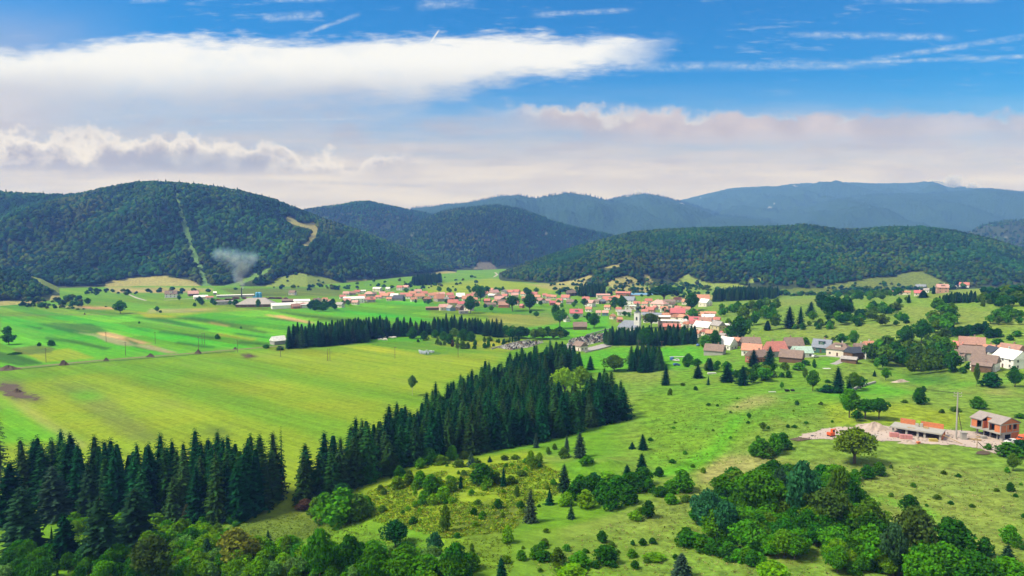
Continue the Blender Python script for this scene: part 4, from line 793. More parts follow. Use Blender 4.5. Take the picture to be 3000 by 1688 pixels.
# ------------------------------------------------------------------ palette (leaf colours)
SPRC = [(.008,.066,.018), (.006,.052,.016), (.014,.080,.018), (.026,.094,.016), (.034,.092,.018)]
DK, MG, BR, YE, OL, BLU, ORA, SIL, DKG = (.027,.124,.006), (.062,.215,.005), (.120,.290,.004), (.130,.265,.005), (.075,.160,.007), (.028,.125,.040), (.20,.115,.018), (.11,.25,.045), (.013,.085,.014)
def jit(c_, k=.18):
    f = random.uniform(1 - k, 1 + k); return tuple(max(0, v * f * random.uniform(1 - k * .5, 1 + k * .5)) for v in c_)
NPL = [0]
def put(key, x, y, z, h, w, col, label, cat, group=None, name=None, part=True, var=None, trunkmat=None):
    dist = math.hypot(x, y); v = PR[key][(NPL[0] if var is None else var) % len(PR[key])]; NPL[0] += 1
    pr = v[0] if h * F / dist > 34 or (key in ('bush', 'young') and h * F / dist > 20) else v[1]
    rz = random.uniform(0, 6.28); nm = name or {'bush': 'bush', 'spruce': 'spruce_tree', 'young': 'young_spruce', 'bare': 'spruce_tree'}.get(key, 'broadleaf_tree')
    wx = w / (2 * .175) if key == 'spruce' else w / .6 if key == 'young' else w / .26 if key == 'bare' else w
    if v[2] is None or not part:
        o = link(nm, pr.mesh(), loc=(x, y, z), rotz=rz); o.scale = (wx, wx * random.uniform(.9, 1.1), h); o.color = (*col, 1)
    else:
        o = link(nm, None, loc=(x, y, z), rotz=rz); o.scale = (wx, wx, h); o.empty_display_size = .3
        cr = link('crown', pr.mesh(), o); cr.color = (*col, 1)
        tk = link('trunk', v[2].mesh(), o)
        if key == 'spruce': o.rotation_euler = (random.uniform(-.03, .03), random.uniform(-.03, .03), rz)
        if trunkmat: tk.material_slots[0].link = 'OBJECT'; tk.material_slots[0].material = trunkmat
    return tag(o, label, cat, group)
def merge(name, items, label, mat=None):    # items: (proto, x, y, z, sx, sz, rot, colour) -> ONE mesh
    Vs, Ts, Cs, o = [], [], [], 0
    for pr, x, y, z, sx, sz, rz, c_ in items:
        ca_, sa_ = math.cos(rz), math.sin(rz); V = pr.V
        Vs.append(np.stack((x + sx * (V[:, 0] * ca_ - V[:, 1] * sa_), y + sx * (V[:, 0] * sa_ + V[:, 1] * ca_), z + sz * V[:, 2]), -1))
        Ts.append(pr.T + o); o += len(V); Cs.append((.5 + pr.var)[:, None] * np.array(c_)[None])
    me = npmesh(name, np.concatenate(Vs), np.concatenate(Ts), mat or LEAFA, np.concatenate(Cs), nv=3)
    return tag(link(name, me), label, kind='stuff')
def blocked(x, y, r=1.0): return any((x - a) ** 2 + (y - b) ** 2 < (c_ + r) ** 2 for a, b, c_ in HB)
def scatter(poly, n, seed, mind=2.0, tries=40):
    rs = np.random.default_rng(seed); P_ = Gs(poly); lo, hi = P_[:, :2].min(0), P_[:, :2].max(0); out = []
    for _ in range(n * tries):
        if len(out) >= n: break
        q = rs.uniform(lo, hi)
        if not inpoly(q[:1], q[1:2], P_)[0] or blocked(q[0], q[1]): continue
        if any((q[0] - a) ** 2 + (q[1] - b) ** 2 < mind * mind for a, b, _z in out): continue
        out.append((q[0], q[1], 0))
    a = np.array(out); zz = height(a[:, 0], a[:, 1]); return [(q[0], q[1], z_) for q, z_ in zip(out, zz)]
# ------------------------------------------------------------------ spruce plantations
GROVES = [ # label, outline of the stand on the ground, spacing, height range, width range
 ("dark spruce in the near plantation along the lower left edge of the meadow", [(50,1478),(300,1500),(480,1535),(600,1548),(700,1528),(812,1476),(822,1442),(700,1436),(500,1446),(300,1440),(120,1425)], 4.0, (15.5, 21), (6.5, 9)),
 ("dark spruce in the long plantation crossing the middle of the valley", [(882,1482),(960,1462),(1050,1425),(1330,1341),(1600,1291),(1830,1228),(1795,1195),(1720,1135),(1690,1078),(1640,1066),(1600,1080),(1500,1112),(1440,1140),(1370,1180),(1310,1212),(1200,1290),(1080,1358),(960,1430),(895,1458)], 4.5, (12.5, 18.5), (6.5, 9)),
 ("dark spruce in the row behind the white metal barn at the meadow's far edge", [(838,1024),(900,1020),(980,1012),(1075,1003),(1090,996),(1140,990),(1138,976),(1060,980),(960,992),(870,1004),(838,1012)], 4.6, (13.5, 17.5), (6, 8.5)),
 ("dark spruce in the broken belt below the farm cluster", [(1152,988),(1200,985),(1260,982),(1300,985),(1320,975),(1420,984),(1470,990),(1470,982),(1420,972),(1330,962),(1260,972),(1152,976)], 5.2, (10.5, 16), (6, 9)),
 ("dark spruce in the tall stand in front of the church", [(1772,1012),(1850,1012),(1950,1014),(2040,1008),(2040,992),(1950,994),(1850,994),(1772,996)], 4.6, (10.5, 13.2), (6, 8)),
 ("dark spruce in the compact stand on the green field below the church", [(1842,1088),(1890,1092),(1938,1085),(1932,1062),(1890,1058),(1850,1064)], 4.0, (10.5, 13.5), (6, 8)),
 ("dark spruce in the small stand above the village roofs", [(1694,868),(1740,872),(1770,868),(1768,858),(1700,858)], 5.0, (13, 17), (7, 9)),
 ("dark spruce in the belt right of the highest village roofs", [(2088,886),(2120,884),(2200,880),(2270,876),(2280,866),(2200,866),(2100,872)], 5.0, (11, 16), (5, 7)),
 ("dark spruce in the wood behind the far end of the village", [(1215,838),(1260,836),(1295,828),(1290,818),(1230,822),(1205,832)], 7, (14, 19), (6, 8)),
 ("dark spruce on the slope below the far hamlet", [(2750,890),(2790,890),(2850,888),(2860,878),(2790,876)], 4.0, (6, 9), (4, 5)),
]
spr = []
for gi, (lab, poly, spc, hr, wr) in enumerate(GROVES):
    P_ = Gs(poly); ar = abs(sum(P_[i][0] * P_[(i + 1) % len(P_)][1] - P_[(i + 1) % len(P_)][0] * P_[i][1] for i in range(len(P_)))) / 2
    for x, y, z in scatter(poly, int(ar / spc ** 2 * .9), 100 + gi, mind=spc * .72, tries=12):
        qx, qy = project(x, y, z)
        if gi == 1 and 1600 < qx < 1750 and 1105 < qy < 1218 - .25 * abs(qx - 1675): continue      # the glade of the lime-green trees
        hh = random.uniform(*hr) * (.74 if random.random() < .14 else 1) * (1.1 if gi == 1 and y < 225 else 1)
        spr.append([x, y, z, hh, random.uniform(*wr), gi])
tops = np.array([project(a[0], a[1], a[2] + a[3]) for a in spr]); bots = np.array([project(a[0], a[1], a[2]) for a in spr])
A = np.array(spr); dd = np.hypot(A[:, 0], A[:, 1]); hw = A[:, 4] * F / dd / 2
vis = np.empty(len(spr))
for i in range(len(spr)):
    m = (dd < dd[i] - .5) & (np.abs(tops[:, 0] - tops[i, 0]) < hw * .75) & (bots[:, 1] > tops[i, 1])
    front = min(bots[i, 1], tops[m, 1].min() + 4) if m.any() else bots[i, 1]
    vis[i] = max(0, min(front, 1688) - max(tops[i, 1], 0)) * hw[i] * (0 < tops[i, 0] < 3000)
order = np.argsort(-vis); keep = set(order[:262].tolist()); rest = []
for i, (x, y, z, h, w, gi) in enumerate(spr):
    c_ = jit(random.choice(SPRC), .15); gi = int(gi)
    if i in keep: put('spruce', x, y, z - .1, h, w, c_, GROVES[gi][0], 'spruce', GROVES[gi][0].replace("dark spruce", "spruces"))
    else: rest.append((PR['spruce'][i % 5][0 if dd[i] < 330 and vis[i] > 60 else 1], x, y, z, w / .35, h, random.uniform(0, 6.28), c_))
merge("spruce_forest", rest, "mass of dark spruces filling the plantations behind their front rows")
# ------------------------------------------------------------------ single conifers: px, base py, height px, width px, kind, label
def at(px, py): return G(px, py)
def single(key, px, py, hp, wp, col, label, cat, group=None, **kw):
    p_ = at(px, py); D = math.hypot(p_[0], p_[1]) ; D = math.hypot(D, H - p_[2])
    return put(key, p_[0], p_[1], p_[2] - .05, hp * D / F * .97, wp * D / F, jit(col, .08), label, cat, group, **kw)
S1, S2, S3 = SPRC[1], (.020,.066,.022), (.034,.075,.040)
for a in [
 ('spruce',69,1606,150,104,S2,"large dark green spruce nearest the lower left corner of the photo"), ('spruce',194,1650,125,78,S1,"short spruce between two larger ones near the lower left corner"),
 ('spruce',298,1656,178,118,S2,"broad green spruce in front of the near plantation beside yellow-green scrub"), ('spruce',392,1600,150,110,S2,"green spruce right of its broad neighbour before the near plantation"),
 ('spruce',160,1520,132,92,S3,"greyish spruce at the front edge of the left plantation, wide skirt"), ('spruce',268,1522,135,78,S2,"fresh green slim spruce standing clear before the left plantation"),
 ('spruce',30,1530,150,90,S1,"dark spruce at the left photo edge behind the large corner spruce"), ('spruce',112,1470,165,70,S1,"slim dark spruce ending the left plantation at its left side"),
 ('bare',827,1452,196,34,S1,"tall thin spruce with bare lower trunk at the gap between the plantations"), ('bare',4,1440,195,46,S3,"tall half bare spruce cut by the left photo edge"),
 ('young',786,1606,54,38,S2,"small spruce alone on the grass right of the orange tree"),
 ('young',1380,1367,50,38,S3,"bluish round spruce on the crest before the long plantation"), ('young',1435,1354,20,20,S1,"tiny dark spruce on the crest of the yellow mound"),
 ('spruce',1660,1323,50,20,S3,"slender grey spruce at the foot of the long plantation"), ('spruce',1570,1312,46,20,S3,"slim grey spruce touching the front of the long plantation"),
 ('spruce',1699,1340,76,46,S3,"bushy grey-green spruce left of the grassy knoll"), ('spruce',1653,1440,84,44,S2,"dark upright spruce at the left end of the thicket"),
 ('young',1610,1478,50,38,S1,"dull young spruce left of the thicket"), ('spruce',1554,1530,98,46,(.040,.070,.030),"dull brownish spruce on the fern slope"),
 ('young',1673,1520,48,30,S2,"small bright spruce in front of the thicket"), ('spruce',1837,1400,40,32,S1,"dark spruce on the right flank of the grassy knoll"),
 ('spruce',1880,1388,62,40,S1,"dark spruce right of the grassy knoll"), ('spruce',1884,1318,48,32,S1,"dark spruce on the green pasture above the knoll"),
 ('young',1852,1315,22,28,S1,"low dark spruce left of its taller neighbour on the green pasture"), ('spruce',1475,1426,62,22,S1,"thin dark spruce at the right end of the mound's bushes"),
 ('spruce',1350,1432,40,18,S1,"thin dark spruce between the bushes of the mound"), ('spruce',1470,1700,68,36,S1,"dark spruce at the bottom edge of the photo"),
 ('spruce',1950,1129,64,30,S1,"dark narrow spruce alone on the pasture below the compact stand"), ('spruce',2045,1108,40,36,S1,"dark spruce left of the woodpiles below the hamlet"),
 ('spruce',2129,1119,52,46,S1,"broad dark spruce left of a matching one below the white roofed house"), ('spruce',2176,1129,58,42,S1,"broad dark spruce right of a matching one below the orange roof"),
 ('spruce',2081,1086,38,28,S1,"dark spruce in the garden above the woodpiles"), ('young',2075,1128,28,14,S1,"very small dark spruce on the slope below the woodpiles"),
 ('spruce',2207,1074,50,40,S1,"dark spruce in front of the brown barn roof"), ('spruce',2254,1072,58,40,S1,"dark spruce in front of the steep orange roof"),
 ('spruce',2455,1150,72,44,S1,"tall dark spruce beside the field wall"), ('young',2487,1146,34,28,S1,"smaller spruce right of the tall one beside the field wall"),
 ('spruce',2312,962,64,40,S1,"tallest dark spruce of the pair on the scrub slope"), ('spruce',2345,957,58,27,S1,"narrow dark spruce of the pair on the scrub slope"),
 ('spruce',2248,968,30,32,S1,"square dark spruce at the edge of the pale hill meadow"), ('spruce',2375,926,42,34,S1,"dark spruce left of the big dark trees on the slope"),
 ('spruce',2490,912,38,30,S1,"dark spruce right of the big dark trees on the slope"), ('spruce',2787,966,32,24,S1,"dark spruce above the red roofed barn on the right"),
 ('spruce',2662,888,24,16,S1,"small dark spruce below the far hamlet"), ('spruce',1730,1084,44,28,S1,"dark spruce left of a round bush on the bright field"),
 ('young',2562,1103,18,16,S1,"small dark spruce on the slope right of the tall one"), ('spruce',2735,862,24,14,S1,"dark spruce beside the pink hamlet house"),
 ('spruce',2705,872,20,36,S1,"dark spruce clump under the far hamlet"), ('spruce',2950,1668,60,50,S2,"dark spruce at the lower right edge of the photo"),
 ('spruce',1995,1688,66,60,S3,"grey-green spruce at the bottom edge left of the copse"), ('spruce',610,1650,70,40,S2,"dark small spruce among the bright scrub left of the orange tree")]:
    k, px, py, hp, wp, c_, lab = a; single(k, px, py, hp, wp, c_, lab, 'spruce')
# ------------------------------------------------------------------ single broadleaf trees and bushes
TREES = [
 ('round',352,919,34,36,DK,"round dark tree alone on the far green field"), ('round',257,894,18,16,DK,"small tree alone near the foot of the left hill"), ('round',460,914,15,15,DK,"small round bush-like tree below the long white building"),
 ('tall',22,988,26,24,DK,"upper tree of the pair at the left edge of the fields"), ('round',26,1010,28,34,DK,"lower wider tree of the pair at the left edge of the fields"),
 ('tall',525,882,16,11,DK,"small tree beside the white house under the hill"), ('round',585,892,22,20,DK,"tree in front of the long pale shed"), ('round',592,896,16,16,DK,"lower tree in front of the long pale shed"),
 ('round',622,893,18,16,DK,"tree left of the low concrete building"), ('round',630,897,14,14,DK,"bush-like tree left of the low concrete building"), ('tall',674,897,16,11,DK,"small tree at the corner of the big grey hall"),
 ('round',690,900,22,22,DK,"tree before the left end of the big grey hall"), ('tall',757,906,28,15,DK,"narrow dark tree before the big grey hall"),
 ('birch',1208,1159,60,31,(.075,.150,.030),"lone pale-stemmed birch on the meadow beside the plantation"),
 ('dome',2503,1358,94,114,(.120,.190,.010),"lone spreading tree with a forked trunk below the building site"),
 ('tall',2488,1224,78,56,MG,"tall tree of the group above the building site"), ('broad',2535,1228,52,60,DK,"left dark tree of the low group above the building site"), ('broad',2575,1229,56,56,DK,"right dark tree of the low group above the building site"),
 ('round',2510,1300 - 66,30,30,DK,"small tree between the tall one and the dark group above the building site"),
 ('tall',2381,1146,58,38,MG,"tall rounded tree on the slope below the hamlet"), ('round',2500,1146,50,40,OL,"loose olive tree behind the tall spruce"), ('round',2520,1140,34,36,DK,"dark tree right of the tall spruce"),
 ('round',2693,1184,42,44,DK,"dark round bush under the power line"), ('round',2705,1148,15,16,DK,"small round tree above the bush under the power line"), ('round',2902,1134,36,52,DKG,"wide dark round bush below the white house"),
 ('round',2973,1134,42,36,DK,"round tree at the right edge below the white house"), ('round',2863,1197,30,40,MG,"bush beside the concrete power pole"), ('tall',2861,1132,58,14,OL,"thin tall tree below the brown roofed houses"),
 ('round',2595,1114,32,26,MG,"round tree on the slope left of the dark copse"), ('tall',2358,1116,36,14,OL,"thin tree on the slope under the hamlet"), ('round',2235,1262,24,22,OL,"small brownish tree on the pale pasture"),
 ('round',2194,1228,18,13,DK,"tiny dark tree on the pale pasture"), ('round',2290,1140,20,14,MG,"small tree with a bare stem on the bright slope"),
 ('round',1378,918,52,46,DK,"large round tree before the orange village roofs"), ('broad',1501,912,46,46,DK,"round tree with a visible trunk below the village"), ('round',1553,910,50,52,DK,"dense round tree right of the small red hut"),
 ('round',1408,882,44,38,DK,"dark tree in the village left of the cream house"), ('round',1426,860,22,26,DK,"tree rising behind the village roofs"), ('tall',1627,940,50,28,DK,"tall tree right of the village lane"),
 ('broad',1640,963,56,46,MG,"spreading tree beside the white gable"), ('round',1740,962,46,42,DK,"tree behind the brown barn"), ('round',1725,945,30,26,DK,"dark tree right of the mint walled house"),
 ('tall',1546,870,24,26,DK,"tree at the right end of the upper village row"), ('round',1571,862,20,17,MG,"round tree behind the red village roof"), ('round',1800,904,34,34,DK,"dark tree left of the blue-grey roof"), ('round',1822,908,40,36,DK,"tall dark tree beside the blue-grey roof"),
 ('broad',1908,962,44,54,OL,"olive tree beside the church"), ('round',1895,1020,60,52,DK,"round broadleaf tree rising behind the compact spruce stand"), ('round',2165,1006,76,66,DK,"big dark tree right of the yellow house"),
 ('round',2095,1026,58,38,DK,"round dark tree before the small red roofs"), ('round',2065,1030,48,40,MG,"green tree left of the white roofed house"), ('broad',1945,886,50,86,DKG,"wide dark dome-shaped tree behind the big pink roof"),
 ('tall',1712,900,26,24,DK,"dark tree left of the pink house"), ('round',2027,912,54,50,DK,"large tree in the middle of the roofs left of the long orange roof"),
 ('round',2030,940,36,40,MG,"lighter tree below the large one amid the roofs"), ('tall',1532,1080,40,40,OL,"light tree at the top of the long plantation"),
 ('dome',1655,1158,80,84,(.20,.36,.012),"bright lime-green tree standing out of the long plantation"), ('round',1700,1140,66,70,(.15,.30,.012),"second lime-green tree behind the brightest one in the plantation"), ('round',1615,1185,52,40,(.18,.34,.012),"small lime-green tree below the brightest one in the plantation"),
 ('round',1735,1165,56,56,OL,"olive tree right of the lime-green trees"), ('round',1800,1088,48,72,OL,"loose dull tree left of the compact spruce stand"),
 ('round',2655,1012,52,50,DK,"left tree of the dark rounded pair on the pale hill"), ('round',2700,1006,62,48,DK,"right tree of the dark rounded pair on the pale hill"), ('tall',2500,1018,46,30,MG,"upright tree on the pale hill above the brown roof"), ('round',2466,1010,30,34,DK,"round dark tree above the cream house"),
 ('round',2440,930,58,66,DKG,"largest dark tree on the scrub slope"), ('round',2408,912,44,38,DKG,"dark tree left of the largest one on the slope"), ('round',2405,890,32,32,DK,"tree on the crest above the largest dark tree"),
 ('round',2925,1014,18,34,DK,"low round tree above the dark gabled house"), ('round',2902,950,24,24,MG,"small round tree on the pale hill at right"), ('round',2925,952,22,20,OL,"olive small tree right of its round twin on the pale hill"),
 ('cone',510,1530,70,44,(.10,.20,.055),"pale green conical young tree before the dark plantation"), ('cone',548,1534,50,36,(.11,.14,.05),"dull conical young tree right of the pale one"),
 ('round',692,1668,106,118,(.150,.160,.016),"orange-brown autumn tree in the lower left scrub"), ('round',453,1712,122,112,(.050,.095,.016),"dense dark olive round tree at the bottom left edge"),
 ('tall',938,1712,150,84,MG,"tall green tree at the bottom edge right of the orange tree"), ('round',1025,1690,114,80,DK,"dark green tree at the bottom edge beside the tall one"), ('round',840,1642,70,36,OL,"two-stemmed small tree above the bottom scrub"),
 ('round',1159,1602,74,84,DKG,"dark round tree above the bottom scrub in the centre"), ('tall',1335,1700,104,78,DK,"dark upright tree at the bottom edge right of centre"), ('round',1273,1640,78,46,BLU,"bluish loose tree in the bottom scrub"),
 ('round',1100,1722,118,110,MG,"green leafy tree at the bottom edge, left of centre"), ('round',1190,1730,100,120,MG,"wide leafy tree at the bottom edge, middle"), ('round',1235,1735,60,100,BR,"bright low tree cut by the bottom edge"),
 ('round',2349,1540,172,96,BLU,"tall bluish dark tree at the top of the right copse"), ('round',2072,1565,122,96,BLU,"large bluish dark tree at the left end of the copse"), ('round',2124,1585,112,78,BLU,"second bluish dark tree overlapping the large one in the copse"),
 ('broad',2228,1520,128,136,MG,"broad green tree at the upper middle of the copse"), ('tall',2282,1470,92,44,(.030,.085,.030),"slim greyish tree at the copse top left of the tall bluish one"), ('tall',2458,1510,128,66,OL,"olive-topped tree at the upper right of the copse"),
 ('round',2494,1520,98,54,DK,"dark tree right of the olive one in the copse"), ('broad',2424,1560,118,116,(.055,.115,.014),"lighter domed tree at the right of the copse"), ('round',2546,1580,104,92,OL,"loose dull tree at the right end of the copse"),
 ('round',2678,1640,132,112,(.060,.115,.016),"yellowish tree at the lower right beside the copse"), ('round',2786,1645,104,110,DK,"dark round tree right of the copse"), ('tall',2616,1690,134,66,(.032,.080,.026),"grey-green upright tree below the copse"),
 ('round',2762,1706,96,112,MG,"green domed tree at the lower right bottom edge"), ('round',2552,1668,112,100,MG,"green tree before the right half of the copse"), ('round',2885,1630,46,46,DK,"dark round bush on the lower right slope"),
 ('round',2958,1592,44,46,MG,"round bush on the slope near the right edge"), ('round',2665,1500,44,46,DK,"round dark bush on the mown path"), ('round',2263,1716,64,100,BR,"bright domed bush at the bottom edge below the copse"),
 ('round',2690,1725,90,90,MG,"leafy tree cut by the bottom edge at right"), ('round',2850,1715,80,110,DK,"dark tree cut by the bottom edge near the right corner"), ('round',2950,1725,70,100,MG,"leafy tree cut by the right bottom corner"),
 ('round',2967,1380,42,32,OL,"small bare-stemmed tree at the right edge of the pasture"), ('round',2954,1338,34,62,MG,"wide bright bush beside the gravel at right"), ('round',2990,1322,28,44,DKG,"dark bush in front of the orange van"),
]
for k, px, py, hp, wp, c_, lab in TREES:
    isb = 'bush' in lab and 'bush-like' not in lab
    single('bush' if isb else k, px, py, hp, wp, c_, lab, 'bush' if isb else 'tree', trunkmat=PBARK if 'birch' in lab else None)
BUSH = [ # px, base, h, w, colour, area
 (1163,1434,38,44,YE,0),(1200,1422,42,32,OL,0),(1232,1426,46,52,MG,0),(1262,1450,60,56,MG,0),(1300,1472,48,48,BR,0),(1240,1480,42,34,MG,0),(1268,1480,34,34,YE,0),(1285,1442,44,44,BR,0),(1322,1442,42,42,OL,0),(1413,1422,62,78,DK,0),(1422,1427,36,42,BR,0),(1455,1417,36,32,OL,0),(1497,1418,24,44,OL,0),(1325,1420,24,30,MG,0),(1215,1436,28,26,BR,0),
 (1555,1360,40,34,YE,0),(1562,1376,24,24,YE,0),(1580,1358,32,26,YE,0),(1606,1331,22,20,OL,0),(1650,1341,30,40,OL,0),(1625,1318,18,18,OL,0),(1478,1348,14,28,OL,0),(1510,1346,14,30,OL,0),(1290,1360,26,52,OL,0),(1345,1368,22,40,OL,0),(1390,1360,18,44,OL,0),(1530,1395,18,34,OL,0),
 (1258,1358,46,70,DK,1),(1325,1348,44,38,MG,1),(1232,1372,30,34,MG,1),(1170,1400,34,40,DK,1),(1010,1458,40,50,DK,1),(950,1478,34,60,DK,1),(1360,1345,24,32,OL,1),
 (1003,1532,96,120,MG,2),(955,1526,78,84,MG,2),(1050,1522,72,84,(.060,.14,.012),2),(1000,1470,52,50,BLU,2),(925,1510,50,56,OL,2),(1075,1500,46,50,MG,2),
 (1690,1462,56,66,DK,3),(1730,1448,54,70,DK,3),(1765,1470,60,72,DK,3),(1810,1450,56,74,DK,3),(1850,1440,56,66,DK,3),(1885,1420,50,60,DK,3),(1715,1488,52,56,YE,3),(1790,1490,50,66,DK,3),(1840,1475,52,66,DK,3),(1660,1482,40,46,BR,3),(1740,1425,40,60,DKG,3),(1900,1440,36,42,DK,3),(1700,1420,30,40,MG,3),(1780,1398,16,50,BR,3),(1720,1360,26,44,MG,3),
 (1999,1440,62,78,MG,4),(1960,1445,36,44,MG,4),(1935,1455,30,40,DK,4),(1965,1475,28,50,MG,4),(2010,1470,20,40,OL,4),(1930,1396,28,30,DK,4),(1900,1516,48,40,DK,4),(1863,1524,28,46,BR,4),(1875,1508,22,30,OL,4),(2060,1386,16,18,YE,4),
 (2230,1338,50,62,MG,5),(2268,1330,56,56,MG,5),(2292,1318,48,50,DK,5),(2208,1334,36,36,MG,5),(2250,1342,30,40,OL,5),(2220,1290,14,16,MG,5),
 (2505,1410,32,38,MG,6),(2540,1402,36,42,DK,6),(2575,1394,36,38,MG,6),(2282,1376,12,14,MG,6),(2145,1402,30,32,BLU,6),
 (1528,1640,28,34,MG,7),(1573,1634,36,46,MG,7),(1634,1656,50,48,OL,7),(1699,1656,38,68,MG,7),(1776,1648,48,78,DK,7),(1763,1588,32,34,DK,7),(1854,1598,16,14,DK,7),(1673,1692,34,92,BR,7),(1487,1590,50,40,YE,7),(1305,1558,76,36,OL,7),(1383,1626,34,18,OL,7),(1460,1490,28,36,DK,7),(1515,1456,34,18,OL,7),(1400,1480,16,26,OL,7),(1340,1575,14,26,DK,7),(1120,1500,20,30,OL,7),(1590,1640,26,60,DK,7),(1860,1665,22,26,DK,7),(1600,1560,12,20,OL,7),(1920,1640,18,60,BR,7),(1720,1620,10,16,DK,7),(1810,1620,10,14,OL,7),
 (1209,992,36,36,DK,8),(1242,997,28,30,DK,8),(1225,1003,9,10,DK,8),(1300,997,26,32,DK,8),(1318,1008,30,32,DK,8),(1282,1010,20,16,OL,8),(1291,1012,12,11,OL,8),(1302,1012,13,11,OL,8),(1326,1016,20,13,(.09,.06,.03),8),(1340,1022,34,14,OL,8),(1355,1022,24,26,OL,8),(1371,1022,20,15,OL,8),(1392,1011,16,15,DK,8),(1391,1023,14,14,DK,8),(1358,998,34,36,DK,8),(1380,1000,30,32,DK,8),(1419,1002,15,13,OL,8),(1420,1021,17,15,DK,8),(1431,1019,26,14,DK,8),(1446,1015,9,9,DK,8),(1435,1000,14,22,OL,8),(1456,1004,10,8,DK,8),(1462,1006,14,9,DK,8),(1275,990,24,24,DK,8),(1330,985,24,34,OL,8),(1110,992,34,34,DK,8),(1060,1005,10,16,DK,8),
 (150,1014,15,20,DK,9),(115,1014,9,12,DK,9),(637,994,14,16,DK,9),(570,898,10,12,DK,9),(470,916,6,8,DK,9),(408,948,6,7,DK,9),(706,963,6,6,DK,9),(45,1038,5,30,DK,9),(780,1020,10,22,DK,9),(820,1026,12,26,DK,9),(200,905,4,12,OL,9),(228,908,4,10,OL,9),(310,900,3,6,OL,9),(245,907,4,8,OL,9),(222,882,5,6,DK,9),(640,866,4,10,DK,9),(690,849,6,14,DK,9),
 (2308,1253,9,14,DK,10),(2328,1254,9,16,DK,10),(2251,1257,9,12,DK,10),(2362,1241,6,14,DK,10),(2438,1238,7,9,DK,10),(2160,1170,6,8,MG,10),(2076,1188,7,16,DK,10),(1978,1240,5,14,OL,10),(1970,1357,12,22,DK,10),(1963,1158,20,16,OL,10),(2038,1144,12,14,DK,10),(2291,1106,14,18,DK,10),(2423,1150,20,52,DKG,10),(2450,1152,18,30,DKG,10),(2425,1122,9,18,DK,10),(2288,1300,8,10,OL,10),(2256,1366,8,24,DK,10),(2895,1318,16,18,MG,10),(2960,1440,22,22,DK,10),(2765,1390,10,14,OL,10),(2610,1372,10,10,OL,10),(2950,1385,14,14,MG,10),(2800,1206,12,30,OL,10),(2760,1210,10,14,OL,10),(2990,1226,12,26,MG,10),(2610,1455,10,14,OL,10),(2700,1640,20,30,OL,10),(2920,1440,8,14,OL,10),(2650,1180,8,20,OL,10),(2880,1240,6,30,DK,10),(2140,1210,6,10,OL,10),(2000,1130,8,16,OL,10),
 (2790,984,22,30,DKG,11),(2815,986,26,34,DKG,11),(2840,982,26,34,DKG,11),(2865,978,26,32,DKG,11),(2885,974,28,26,DKG,11),(2900,990,24,30,DKG,11),(2922,988,22,26,DKG,11),(2980,986,14,22,DK,11),(2960,998,14,18,DK,11),(2790,1090,16,24,MG,11),(2820,1094,16,22,MG,11),(2845,1082,18,30,DKG,11),(2970,1092,16,20,DK,11),(2400,965,9,14,OL,11),(2360,1010,20,24,MG,11),(2640,1002,8,18,OL,11),(2440,998,10,14,OL,11),(2420,990,8,12,OL,11),(2360,1070,14,26,DK,11),(2340,1084,20,36,MG,11),(2385,1078,24,14,DK,11),
]
AREAS = ["on the yellow-green mound", "at the foot of the long plantation", "in the big bright clump at the plantation's near corner", "in the thicket beside the grassy knoll", "left of the copse", "in the clump below the gravel site", "on the pasture above the copse",
 "on the lower central slope", "on the meadow below the spruce belt", "on the far left fields", "on the right pasture", "near the right hand hamlet"]
CN = {YE: "yellowish", OL: "dull olive", MG: "green", BR: "bright green", DK: "dark green", DKG: "very dark", BLU: "bluish"}
for px, py, hp, wp, c_, ar in BUSH:
    lab = "%s bush %s" % (CN.get(c_, "green" if c_[1] > .08 else "reddish brown"), AREAS[ar]); single('bush', px, py, hp, wp, c_, lab, 'bush', "bushes " + AREAS[ar])
